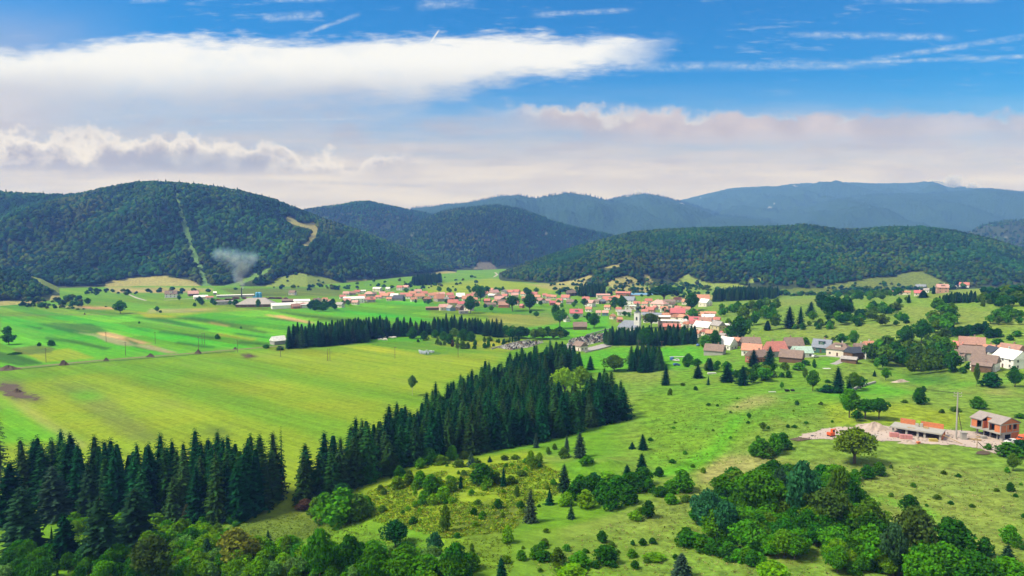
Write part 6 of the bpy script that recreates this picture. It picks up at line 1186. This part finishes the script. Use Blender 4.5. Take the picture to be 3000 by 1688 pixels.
def slope(x0, x1, ya, za, yb_, zb_):
    V = [(x, y, z + d__) for d__ in (0, .22) for x in (x0, x1) for y, z in ((ya, za), (yb_, zb_))]
    return V, [(0, 1, 3, 2), (4, 6, 7, 5), (0, 4, 5, 1), (2, 3, 7, 6), (0, 2, 6, 4), (1, 5, 7, 3)]
RV, RF = [], []
for s_ in (slope(-1.4, L * .32, y0 - .3, u1 + .25, ym, u1 + .35 + rt_), slope(L * .54, L + .3, y0 - .3, u1 + .25, ym, u1 + .35 + rt_), slope(L * .32, L * .54, y0 + 2.3, u1 + 1.2, ym, u1 + .35 + rt_), slope(-1.4, L + .3, dp + .3, u1 + .25, ym, u1 + .35 + rt_)):
    o_ = len(RV); RV += s_[0]; RF += [tuple(i + o_ for i in f_) for f_ in s_[1]]
link('roof', pmesh('roof', RV, RF, SLATEC), hse)
tag(hse, "two-storey brick and concrete house shell with grey roof beside the site", 'house')
RED, WRAP = paint("orange_paint", (.62, .10, .02)), paint("brick_pallet_wrap", (.50, .22, .21), .7)
BLACK, t = material("rubber"); finish(t, (.02, .02, .022), .8)
def excavator(px, py):
    p_ = G(px, py); r_ = link('excavator', None, loc=p_, rotz=R(20))
    for y in (-.75, .55):
        V = []; pr_ = [(-1.1, .25), (-.9, .02), (.9, .02), (1.1, .25), (.95, .5), (-.95, .5)]
        for yy in (y, y + .35): V += [(x, yy, z) for x, z in pr_]
        link('track', pmesh('track', V, [tuple(range(6)), tuple(range(11, 5, -1))] + [(i, i + 6, (i + 1) % 6 + 6, (i + 1) % 6) for i in range(6)], BLACK), r_)
    boxes('chassis', [(-.8, .8, -.4, .55, .25, .55)], BLACK, r_); boxes('body', [(-1.25, .6, -.85, .85, .56, 1.25), (-1.25, -.5, -.8, .8, 1.25, 1.45)], RED, r_)
    cb = boxes('cab', [(-.35, .55, -.85, -.80, 1.25, 1.75), (-.35, -.28, -.8, .1, 1.25, 2.4), (-.35, .62, -.86, .14, 2.4, 2.5), (.48, .56, -.86, -.78, 1.25, 2.4), (.48, .56, .06, .14, 1.25, 2.4)], RED, r_); boxes('window', [(-.26, .47, -.79, .05, 1.3, 2.38)], GLASS, cb)
    V, T_, v_ = tube([(.5, .45, 1.0), (1.2, .45, 2.1), (2.1, .45, 2.3)], [.17, .19, .14], 4); link('boom', npmesh('boom', V, T_, RED, nv=3), r_)
    V, T_, v_ = tube([(2.05, .45, 2.35), (2.75, .45, 1.2)], [.14, .10], 4); link('stick', npmesh('stick', V, T_, RED, nv=3), r_)
    V = [(x, y, z) for y in (.2, .7) for x, z in ((2.6, 1.2), (2.95, 1.15), (2.95, .65), (2.5, .6))]; link('bucket', pmesh('bucket', V, [(0, 1, 2, 3), (7, 6, 5, 4), (0, 4, 5, 1), (1, 5, 6, 2), (2, 6, 7, 3)], BLACK), r_)
    tag(r_, "small orange excavator parked on the gravel", 'excavator')
excavator(2436, 1279)
def car(px, py, rot, mat, label, cat='car', van=False, sc=1.0):
    p_ = G(px, py); r_ = link('van' if van else 'car', None, loc=(p_[0], p_[1], p_[2] + .14), rotz=R(rot)); r_.scale = (sc, sc, sc)
    pr_ = [(-2.05, .35), (-2.1, .85), (-1.9, 1.0 if not van else 1.9), (-1.5, 1.45 if not van else 2.0), (.3 if not van else 1.0, 1.45 if not van else 2.0), (1.05 if not van else 1.5, .98 if not van else 1.15), (2.0, .85), (2.1, .5), (2.0, .3)]
    n = len(pr_); V = [(x, y * (1 if z < 1.0 else .88), z) for y in (-.83, .83) for x, z in pr_]
    link('body', pmesh('body', V, [tuple(range(n)), tuple(range(2 * n - 1, n - 1, -1))] + [(i, i + n, (i + 1) % n + n, (i + 1) % n) for i in range(n)], mat), r_)
    top = 1.38 if not van else 1.9
    boxes('window', [(-1.35, .15, -.80, -.76, 1.02, top), (-1.35, .15, .76, .80, 1.02, top)], GLASS, r_); V, Q = boxm([(0, .04, -.66, .66, 0, .62)]); a0 = (1.06, 1.0) if not van else (1.52, 1.17)
    V = [(a0[0] + x - z * (1.15 if not van else .55), y, a0[1] + z * .72 + .02) for x, y, z in V]; link('windscreen', pmesh('windscreen', V, Q, GLASS), r_)
    for x in (-1.3, 1.3):
        for y in (-.84, .70):
            V = [(.32 * math.cos(6.283 * j / 12), yy, .32 * math.sin(6.283 * j / 12)) for yy in (0, .16) for j in range(12)]
            link('wheel', pmesh('wheel', V, [tuple(range(12)), tuple(range(23, 11, -1))] + [(j, j + 12, (j + 1) % 12 + 12, (j + 1) % 12) for j in range(12)], BLACK), r_, (x, y, .2))
    for y in (-.6, .45): boxes('headlight', [(2.03, 2.12, y, y + .22, .58, .74)], FRAME, r_)
    tag(r_, label, cat)
WHT, BLU_, GRY = paint("white_paint", (.62, .62, .60)), paint("blue_paint", (.05, .12, .35)), paint("grey_paint", (.22, .22, .23))
car(2963, 1301, 190, WHT, "white car parked in front of the unfinished house"); car(2998, 1296, 200, RED, "orange van cut off by the right edge of the photo", 'van', True, 1.15)
car(1969, 1056, 60, BLU_, "blue van parked on the bright field below the church", 'van', True); car(1981, 1059, 150, WHT, "white car behind the blue van on the field"); car(1982, 1072, 10, BLU_, "low blue car alone on the field below the church")
car(2038, 1006, 70, WHT, "white car at the right end of the tall spruce stand"); car(2388, 1048, 20, WHT, "white car on the lane beside the mint roofed house"); car(2045, 1014, 60, BLU_, "blue car at the right end of the tall spruce stand"); car(1926, 930, 15, WHT, "white car in the yard behind the church")
for px, py, w, lab in ((2619, 1281, 2.6, "left pink brick pallet stack in front of the slab building"), (2655, 1287, 3.7, "right longer pink brick pallet stack in front of the slab building")):
    p_ = G(px, py); r_ = link('brick_pallets', None, loc=p_, rotz=R(-14)); n = int(w / .85)
    for i in range(n): boxes('brick_pack', [(i * .9 - w / 2, i * .9 - w / 2 + .84, -.6, .6, .14, 1.5)], WRAP, r_)
    boxes('pallet', [(-w / 2, w / 2, -.65, .65, 0, .13)], WOOD, r_); tag(r_, lab, 'brick stack', "wrapped brick pallets")
def slat_stack(name, px, py, size, rot, mat, n, label, cat):
    p_ = G(px, py); bl = []
    for i in range(n): o_ = random.uniform(-.12, .12); bl.append((-size[0] / 2 + o_, size[0] / 2 + o_, -size[1] / 2, size[1] / 2, size[2] * i / n, size[2] * (i + .8) / n))
    return tag(boxes(name, bl, mat, None, p_, R(rot)), label, cat)
YEL = paint("yellow_board", (.50, .40, .10), .8)
slat_stack('formwork_stack', 2734, 1294, (2.4, .9, 1.0), -12, YEL, 4, "yellow formwork boards stacked before the slab building", 'boards'); slat_stack('steel_plate', 2388, 1278, (2.3, 1.6, .12), -10, BLACK, 1, "dark flat steel sheet lying on the gravel", 'plate')
slat_stack('timber_stack', 2855, 1290, (3.4, 1.0, .5), -20, WOOD, 4, "pale timber stack between the two building shells", 'timber'); slat_stack('timber_stack', 2872, 1282, (2.8, .8, .4), 10, WOOD, 3, "second timber stack by the house shell's ground floor", 'timber'); slat_stack('block_stack', 2882, 1286, (1.5, 1.1, 1.1), 0, CONC, 3, "pale block stack before the house shell", 'blocks')
slat_stack('brick_stack', 2690, 1300, (1.1, .8, .7), 15, BRICK, 3, "small brown brick stack on the verge before the slab building", 'bricks'); slat_stack('plank_pile', 2545, 1276, (5.5, 1.0, .35), -14, CONC, 2, "long low slab pile left of the brick pallets", 'planks')
slat_stack('plank_pile', 2085, 1096, (4.5, 1.6, .8), 5, WHT, 4, "pale plank pile between the dark spruces", 'planks'); slat_stack('plank_pile', 2149, 1088, (3.0, 1.2, .8), -30, WHT, 3, "small pale plank pile between two spruces", 'planks'); slat_stack('plank_pile', 2421, 1080, (4, 2.2, .15), 0, WHT, 1, "flat pale slab on the grass below the hamlet", 'slab')
slat_stack('plank_pile', 2000, 1046, (17, 1.0, .35), 0, WHT, 1, "long pale strip of boards on the field below the church", 'boards'); slat_stack('plank_pile', 2262, 1149, (3.2, .7, .3), 0, WHT, 2, "pale boards on the slope beside two dark stumps", 'boards')
slat_stack('tree_stump', 2306, 1147, (1.8, 1.2, 1.0), 10, BLACK, 2, "left dark stump on the bright slope", 'stump'); slat_stack('tree_stump', 2322, 1146, (1.6, 1.1, .9), -10, BLACK, 2, "right dark stump on the bright slope", 'stump')
p_ = G(2822, 1288); pl = boxes('concrete_pier', [(-.75, .75, -.6, .6, -.2, 2.3), (-.95, .95, -.8, .8, 2.3, 2.5)], CONC, None, p_, R(-10)); tag(pl, "stout concrete pier with a flat cap between the building shells", 'pier')
rs = np.random.default_rng(61); its = []
for x, y, z in scatter([(2330, 1290), (2440, 1256), (2560, 1244), (2800, 1262), (3005, 1280), (3005, 1312), (2920, 1334), (2870, 1316), (2700, 1304), (2560, 1294)], 420, 62, mind=.4, tries=8): s_ = rs.uniform(.12, .55); its.append((BLOB[int(rs.uniform(0, 7.9))], x, y, z + .06, s_, s_ * .6, rs.uniform(0, 6), np.array((.34, .28, .24)) * rs.uniform(.5, 1.3)))
merge("rubble", its, "stones and rubble strewn over the gravel of the building site")
# ------------------------------------------------------------------ poles and wires
def pole(px, py, hp, mat, label, arms=1, legs=1, r=.14, stay=False, group="wooden power poles on the meadows"):
    p_ = G(px, py); h = hp * math.hypot(*p_) / F if False else hp * math.hypot(p_[0], p_[1]) / F; r_ = link('power_pole', None, loc=p_, rotz=random.uniform(-.4, .4))
    for i in range(legs):
        x = 0 if legs == 1 else (-.9 + 1.8 * i); V, T_, _v = tube([(x, 0, -.5), (x, 0, h * .5), (x, 0, h)], [r, r * .9, r * .7], 8); link('post', npmesh('post', V, T_, mat, nv=3), r_)
    for a_ in range(arms):
        ar_ = boxes('crossarm', [(-1.2, 1.2, -.08, .08, h - .5 - a_ * .9, h - .34 - a_ * .9)], mat, r_)
        for x in (-1.1, 0, 1.1): boxes('insulator', [(x - .06, x + .06, -.06, .06, h - .34 - a_ * .9, h - .08 - a_ * .9)], FRAME, ar_)
    if stay: V, T_, _v = tube([(2.4, .8, 0), (.2, 0, h * .62)], [.12, .1], 6); link('stay', npmesh('stay', V, T_, BARK, nv=3), r_)
    tag(r_, label, 'power pole', group if group else None); return np.array((p_[0], p_[1], p_[2] + h - .3))
for px, py, hp, arms, legs, lab in [(135, 1063, 36, 1, 1, "wooden pole on the bright field near the left edge"), (311, 1003, 27, 1, 1, "wooden pole standing on the tan ploughed strip"), (368, 1042, 36, 1, 1, "wooden pole just above the track's middle"), (455, 1008, 32, 1, 1, "wooden pole at the right end of the tan strip"), (582, 1031, 40, 1, 1, "wooden pole beside a soil heap on the track"), (596, 1012, 34, 1, 2, "twin-legged pole on the far green field"), (696, 1033, 34, 1, 1, "wooden pole right of the smallest soil heap"),
    (822, 1046, 28, 1, 1, "wooden pole in front of the white metal barn"), (963, 1058, 36, 1, 2, "twin-legged pole alone on the middle meadow"), (1157, 1051, 34, 1, 1, "wooden pole below the sheep flock"), (1342, 1047, 40, 1, 1, "wooden pole below the meadow bushes"), (1871, 1022, 26, 2, 1, "pole before the tall spruce stand, left one"), (1939, 1020, 20, 1, 1, "pole before the tall spruce stand, right one"), (2265, 1300 - 268, 20, 1, 1, "small pole behind the steep red roof")]:
    pole(px, py, hp, BARK, lab, arms, legs, r=.17)
t1 = pole(2801, 1284, 116, CONC, "tall concrete power pole with a stay beside the slab building", 2, 1, .26, True, None)
t2 = pole(2862, 1314, 26, WOOD, "short wooden post with a brace on the gravel", 0, 1, .10, True, None)
def wire(a, b, sag, label):
    n = 14; ps = [a + (b - a) * i / n - np.array((0, 0, sag * 4 * (i / n) * (1 - i / n))) for i in range(n + 1)]
    V, T_, _v = tube(ps, [.03] * (n + 1), 4); tag(link('power_line', npmesh('power_line', V, T_, BLACK, nv=3)), label, 'wire', "power line wires")
e_ = G(2595, 1160); e_ = np.array((e_[0], e_[1], e_[2] + 9))
for i, dxx in enumerate((-1.0, 0, 1.0)): wire(t1 + (dxx, 0, 0), e_ + (dxx, 0, 0), 1.5, "thin wire running left from the concrete pole")
# ------------------------------------------------------------------ sawmill things
p_ = G(708, 872); V, T_, _v = tube([(0, 0, -1), (0, 0, 7), (0, 0, 14), (0, 0, 14.2)], [.85, .75, .65, .8], 12); st_ = link('smokestack', None, loc=p_)
link('flue', npmesh('flue', V, T_, paint("sooty_steel", (.06, .055, .06)), nv=3), st_); V, T_, _v = tube([(0, 0, 13.6), (0, 0, 14.6)], [.95, .95], 12); link('rim', npmesh('rim', V, T_, FRAME, nv=3), st_); tag(st_, "tall dark smokestack giving off bluish smoke", 'chimney')
p_ = G(758, 882); so = link('silo', None, loc=p_); BLS = paint("blue_steel", (.07, .30, .55), .5)
for x, y in ((-2.2, 0), (2.2, 0), (0, 2.2)):
    V = []; pr_ = [(.3, 2.2), (2.0, 4.2), (2.0, 10.5), (1.1, 11.6), (.2, 11.9)]; k = 14
    for r0, z in pr_: V += [(x + r0 * math.cos(6.283 * j / k), y + r0 * math.sin(6.283 * j / k), z) for j in range(k)]
    link('bin', pmesh('bin', V, [(i * k + j, i * k + (j + 1) % k, (i + 1) * k + (j + 1) % k, (i + 1) * k + j) for i in range(4) for j in range(k)], BLS), so)
for x in (-4, 0, 4): boxes('support', [(x - .2, x + .2, -1.2, -.8, -1, 4.2), (x - .2, x + .2, 2.4, 2.8, -1, 4.2)], BLS, so)
boxes('filter_box', [(-7.4, -4.6, -1, 1.5, 0, 6.2)], BLS, so); tag(so, "bright blue steel silo behind the sawmill hall", 'silo')
LOGM = sheetmat("logs", (.16, .085, .05), (.38, .25, .15), .5)
for i, (px, py, w) in enumerate([(640, 882, 9), (652, 884, 11), (668, 880, 10), (681, 881, 9), (692, 876, 12), (775, 877, 12), (798, 876, 13), (818, 876, 11), (838, 877, 9), (717, 876, 8)]):
    p_ = G(px, py); V, T_, o_ = [], [], 0
    for row in range(5):
        for k in range(int(w * 1.6) - row * 2):
            x = -w / 2 + (k + row) * .62; a_, b_, _c = tube([(x, -2 + random.uniform(-.3, .3), .3 + row * .52), (x, 2 + random.uniform(-.3, .3), .3 + row * .52)], [.3, .27], 6); V.append(a_); T_.append(b_ + o_); o_ += len(a_)
    tag(link('log_pile', npmesh('log_pile', np.concatenate(V), np.concatenate(T_), LOGM, nv=3), loc=p_, rotz=random.uniform(-.5, .5)), "brown pile of stacked logs in the sawmill yard", 'log pile', "log piles in the sawmill yard")
p_ = G(1876, 866); bp = link('glasshouse', None, loc=p_, rotz=0); boxes('base_wall', [(-18, 18, -4, 4, -1, 1.2)], WALL, bp).color = (.5, .35, .28, 1)
V, Q = boxm([(-17.5, 17.5, -3.8, 3.8, 1.2, 1.4)]); V = [(x, y, z + (y + 3.8) * .25) for x, y, z in V]; link('blue_panel', pmesh('blue_panel', V, Q, paint("blue_panel", (.16, .33, .52), .3)), bp); tag(bp, "long low structure with a blue panelled top above the village", 'building')
# ------------------------------------------------------------------ cemetery
CEMG = sheetmat("cemetery_soil", (.06, .09, .035), (.17, .165, .13), 1.2)
MAR, GRA, SLB = paint("pale_marble", (.55, .53, .50), .4), paint("dark_granite", (.05, .05, .055), .3), paint("brown_granite", (.24, .17, .13), .4)
def gravemesh(m):
    V, Q = boxm([(-.9, .9, -1.1, 1.1, 0, .28), (-.55, .55, .85, 1.08, .28, .9)]); i = len(V); pr_ = [(-.55, .9), (.55, .9), (.45, 1.15), (0, 1.28), (-.45, 1.15)]
    V += [(x, y, z) for y in (.85, 1.08) for x, z in pr_]; Q += [tuple(i + j for j in range(5)), tuple(i + 9 - j for j in range(5))] + [(i + j, i + j + 5, i + (j + 1) % 5 + 5, i + (j + 1) % 5) for j in range(5)]
    return pmesh('gravestone', V, Q, m)
GM_ = [gravemesh(m) for m in (MAR, GRA, GRA, SLB, CONC)]
for poly, n, area in (([(1660, 1020), (1670, 995), (1715, 985), (1770, 975), (1776, 1000), (1730, 1008), (1690, 1030), (1664, 1034)], 150, "in the crowded right part of the cemetery"), ([(1462, 1020), (1500, 1008), (1560, 1000), (1590, 1004), (1560, 1015), (1500, 1026)], 90, "in the left part of the cemetery by the hedge")):
    patch("cemetery_ground", poly, 2.0, CEMG, "grey gravelled ground " + area, lift=.1)
    for i, (x, y, z) in enumerate(scatter(poly, n, 700 + n, mind=2.6)):
        o = link('gravestone', random.choice(GM_), loc=(x, y, z), rotz=random.choice((0, 0, math.pi)) + random.uniform(-.15, .15) + .3); o.scale = (1.05, 1.05, random.uniform(.8, 1.25)); tag(o, "gravestone " + area, 'gravestone', "gravestones " + area)
def wall_line(pts, h, w, mat, label, name='stone_wall', cat='wall'):
    P_ = Gs(pts); V, Q = [], []
    q = [P_[0]]
    for a, b in zip(P_[:-1], P_[1:]):
        n = max(1, int(np.linalg.norm(b - a) / 4)); q += [a + (b - a) * (i + 1) / n for i in range(n)]
    q = np.array(q); q[:, 2] = height(q[:, 0], q[:, 1]); tg = np.gradient(q[:, :2], axis=0); tg /= np.linalg.norm(tg, axis=1, keepdims=True)
    for p__, t_ in zip(q, tg):
        hh = h * random.uniform(.85, 1.1)
        for s_, z in ((-1, -.3), (-1, hh), (1, hh), (1, -.3)): V.append((p__[0] - t_[1] * w / 2 * s_, p__[1] + t_[0] * w / 2 * s_, p__[2] + z))
    for i in range(len(q) - 1):
        for j in range(3): Q.append((i * 4 + j, i * 4 + j + 1, i * 4 + j + 5, i * 4 + j + 4))
    Q += [(3, 2, 1, 0), tuple(len(V) - 4 + j for j in range(4))]
    return tag(link(name, pmesh(name, V, Q, mat)), label, cat)
wall_line([(1440, 1024), (1480, 1012), (1550, 998)], 1.0, .5, CONC, "low wall along the left part of the cemetery"); wall_line([(1720, 982), (1770, 968), (1790, 966)], 1.0, .4, CONC, "low wall behind the right part of the cemetery")
wall_line([(1715, 1034), (1750, 1026), (1790, 1015)], .8, .4, CONC, "low wall between the chapel yard and the bright field"); wall_line([(2474, 1149), (2500, 1143), (2533, 1131), (2564, 1122)], .9, .9, CONC, "pale dry stone wall curving behind the tall spruce on the slope")
# ------------------------------------------------------------------ sheep and hive boxes
SHP, t = material("fleece"); n_ = t.noise(pos(t), 8, 3); finish(t, t.mix(n_, (.55, .52, .46), (.75, .73, .68)), 1.0)
def sheep_mesh():
    me = bpy.data.meshes.new('sheep'); bm = __import__('bmesh').new(); import bmesh
    vs = []
    for co, r_ in (((-.55, 0, .72), .30), ((0, 0, .76), .36), ((.45, 0, .78), .30), ((.72, 0, .95), .17), ((.98, 0, .92), .10)):
        vs.append((bm.verts.new(co), r_))
    for a, b in zip(vs[:-1], vs[1:]): bm.edges.new((a[0], b[0]))
    for i, y in ((0, .18), (0, -.18), (2, .17), (2, -.17)):
        k_ = bm.verts.new((vs[i][0].co.x + .03, y, .38)); f_ = bm.verts.new((vs[i][0].co.x, y, .02)); bm.edges.new((vs[i][0], k_)); bm.edges.new((k_, f_)); vs += [(k_, .085), (f_, .05)]
    for y in (.12, -.12):
        e = bm.verts.new((.70, y, 1.10)); bm.edges.new((vs[3][0], e)); vs.append((e, .05))
    bm.verts.index_update(); rad = {v.index: r_ for v, r_ in vs}; bm.to_mesh(me); bm.free(); o = bpy.data.objects.new('sheep', me); COL.objects.link(o)
    sk = o.modifiers.new('skin', 'SKIN')
    for i, s_ in enumerate(me.skin_vertices[0].data): s_.radius = (rad[i], rad[i]); s_.use_root = i == 1
    o.modifiers.new('sub', 'SUBSURF').levels = 1
    dg = bpy.context.evaluated_depsgraph_get(); m2 = bpy.data.meshes.new_from_object(o.evaluated_get(dg)); bpy.data.objects.remove(o); m2.name = 'sheep'; m2.materials.clear(); m2.materials.append(SHP)
    m2.polygons.foreach_set('use_smooth', [True] * len(m2.polygons)); return m2
SM = sheep_mesh(); rs = np.random.default_rng(5)
for i in range(26):
    px, py = [(rs.uniform(1098, 1112), 990), (rs.uniform(1103, 1133), rs.uniform(994, 1000)), (rs.uniform(1126, 1142), rs.uniform(986, 992)), (rs.uniform(1146, 1163), 991)][i % 4]
    p_ = G(px, py + rs.uniform(-1, 1)); o = link('sheep', SM, loc=p_, rotz=rs.uniform(-.6, .6) + (3.14 if i % 2 else 0)); o.scale = [1.25] * 3; tag(o, "white sheep grazing on the meadow right of the spruce row", 'sheep', "sheep flock on the meadow")
HIV = paint("hive_paint", (.52, .57, .62), .6); HM = pmesh('hive_box', *boxm([(-.5, .5, -.4, .4, .2, 1.1), (-.58, .58, -.48, .48, 1.1, 1.2), (-.45, -.35, -.3, .3, 0, .2), (.35, .45, -.3, .3, 0, .2)]), HIV)
for i in range(24):
    p_ = G(rs.uniform(1228, 1272), rs.uniform(1030, 1039)); o = link('hive_box', HM, loc=p_, rotz=rs.uniform(-.3, .3)); o.scale = [1.1] * 3; tag(o, "pale box standing in the green patch on the middle meadow", 'box', "pale boxes on the meadow")
patch("grass_patch", [(1222, 1034), (1245, 1028), (1290, 1033), (1295, 1038), (1250, 1041)], 1.2, sheetmat("rank_grass", (.05, .13, .014), (.08, .17, .02)), "rank green patch of grass around the pale boxes", lift=.1, warp=2)
# fallen dead tree in the gap
single('bush', 893, 1494, 30, 50, (.085, .050, .030), "fallen dead brown conifer lying in the gap between the plantations", 'dead tree', name='dead_tree'); single('bush', 872, 1470, 26, 20, (.075, .050, .032), "broken brown tree top leaning in the plantation gap", 'dead tree', name='dead_tree')
# ------------------------------------------------------------------ smoke and mist
def puff(name, pts, look, label, Yd):     # one box of air holding soft balls of smoke; pts: px, py, radius in photo pixels
    c_, dens, scale, thr = look; q, rr = [], []
    for px, py, r_ in pts: d_ = ray(px, py); s_ = Yd / d_[1]; q.append((d_[0] * s_, Yd, H + d_[2] * s_)); rr.append(r_ * Yd / F)
    q, rr = np.array(q), np.array(rr); ctr = q.mean(0); lo, hi = (q - rr[:, None]).min(0) - ctr, (q + rr[:, None]).max(0) - ctr
    m, t = material(name); p = t.n('ShaderNodeTexCoord').outputs['Object']; wn = t.n('ShaderNodeTexNoise'); t.put(wn.inputs['Vector'], p); wn.inputs['Scale'].default_value = scale; wn.inputs['Detail'].default_value = 3
    wv_ = t.n('ShaderNodeVectorMath', operation='SUBTRACT'); t.put(wv_.inputs[0], wn.outputs['Color']); wv_.inputs[1].default_value = (.5, .5, .5)
    ws_ = t.n('ShaderNodeVectorMath', operation='SCALE'); t.put(ws_.inputs[0], wv_.outputs[0]); ws_.inputs['Scale'].default_value = float(rr.max()) * 1.1
    wa_ = t.n('ShaderNodeVectorMath', operation='ADD'); t.put(wa_.inputs[0], p); t.put(wa_.inputs[1], ws_.outputs[0]); tot = None
    for a, r_ in zip(q - ctr, rr):
        dn = t.n('ShaderNodeVectorMath', operation='DISTANCE'); t.put(dn.inputs[0], wa_.outputs[0]); dn.inputs[1].default_value = [float(v) for v in a]
        g_ = t.m('MULTIPLY', t.sm(dn.outputs['Value'], 0.0, float(r_), 1.0, 0.0), float((rr.max() / r_) ** .6)); tot = g_ if tot is None else t.m('MAXIMUM', tot, g_)
    n_ = t.noise(p, scale * 2.2, 4, .6); o = t.n('ShaderNodeOutputMaterial'); v = t.n('ShaderNodeVolumePrincipled')
    v.inputs['Color'].default_value = (*c_, 1); v.inputs['Absorption Color'].default_value = (1, 1, 1, 1); t.put(v.inputs['Density'], t.m('MULTIPLY', t.m('MULTIPLY', tot, t.sm(n_, thr, thr + .35)), dens)); t.put(o.inputs['Volume'], v.outputs[0])
    V, Q = boxm([(lo[0], hi[0], lo[1], hi[1], lo[2], hi[2])]); tag(link(name, pmesh(name, V, Q, m), loc=ctr), label, kind='stuff')
SMK = ((.42, .72, 1.0), .085, .05, .24)
puff("smoke", [(708.5, 843, 7), (708, 834, 11), (706, 824, 15), (703, 812, 20), (702, 798, 26), (708, 782, 34), (722, 764, 36), (695, 768, 38), (672, 752, 36), (648, 744, 30), (740, 754, 22)], SMK, "bluish smoke drifting up from the sawmill smokestack", 985)
MST = ((.98, .97, 1.0), .030, .010, .24)
for pts, Yd, lab in [([(1815, 590, 4), (1840, 580, 12), (1870, 568, 18), (1900, 560, 6)], 5300, "mist on the rounded blue hump"), ([(1965, 612, 4), (1995, 606, 14), (2020, 614, 10), (2040, 618, 3)], 5000, "mist wisp below the far mountain's left end"), ([(2055, 580, 4), (2150, 566, 14), (2230, 556, 18), (2330, 552, 14), (2420, 548, 14), (2480, 556, 4)], 6900, "band of mist along the far mountain crest"),
    ([(2700, 552, 6), (2740, 545, 26), (2790, 538, 34), (2850, 550, 22), (2920, 556, 6)], 7000, "thick mist on the far mountain's right summit"), ([(2235, 618, 3), (2255, 610, 9), (2268, 596, 5)], 5500, "small mist plume on the dark blue ridge"), ([(1200, 700, 3), (1207, 690, 7), (1210, 682, 2)], 2350, "tiny smoke wisp on the left middle hill"), ([(1575, 690, 3), (1600, 684, 8), (1625, 690, 3)], 2350, "faint mist on the conical hill's flank"), ([(2925, 702, 3), (2945, 697, 9), (2965, 705, 4)], 2500, "mist wisp on the small right hill")]:
    puff("mist", pts, MST, lab, Yd)
# ------------------------------------------------------------------ air
HZ, t = material("haze_air")
t.n('ShaderNodeOutputMaterial')
out = [n for n in HZ.node_tree.nodes if n.type == 'OUTPUT_MATERIAL'][0]
pv = t.n('ShaderNodeVolumePrincipled'); pv.inputs['Color'].default_value = (.16, .34, 1.0, 1); pv.inputs['Density'].default_value = 1.5e-4; pv.inputs['Absorption Color'].default_value = (1, 1, 1, 1); pv.inputs['Anisotropy'].default_value = 0.0
t.put(out.inputs['Volume'], pv.outputs[0])
b0, b1 = (-16000, 20, -60), (16000, 9500, 850)
V = [(x, y, z) for z in (b0[2], b1[2]) for y in (b0[1], b1[1]) for x in (b0[0], b1[0])]
V = [(x, (y if y > 100 else -400), z) for x, y, z in V]
me = npmesh("haze", V, [(0, 2, 3, 1), (4, 5, 7, 6), (0, 1, 5, 4), (1, 3, 7, 5), (3, 2, 6, 7), (2, 0, 4, 6)], HZ)
tag(link("haze", me), "thin bluish air filling the valley", kind='stuff')
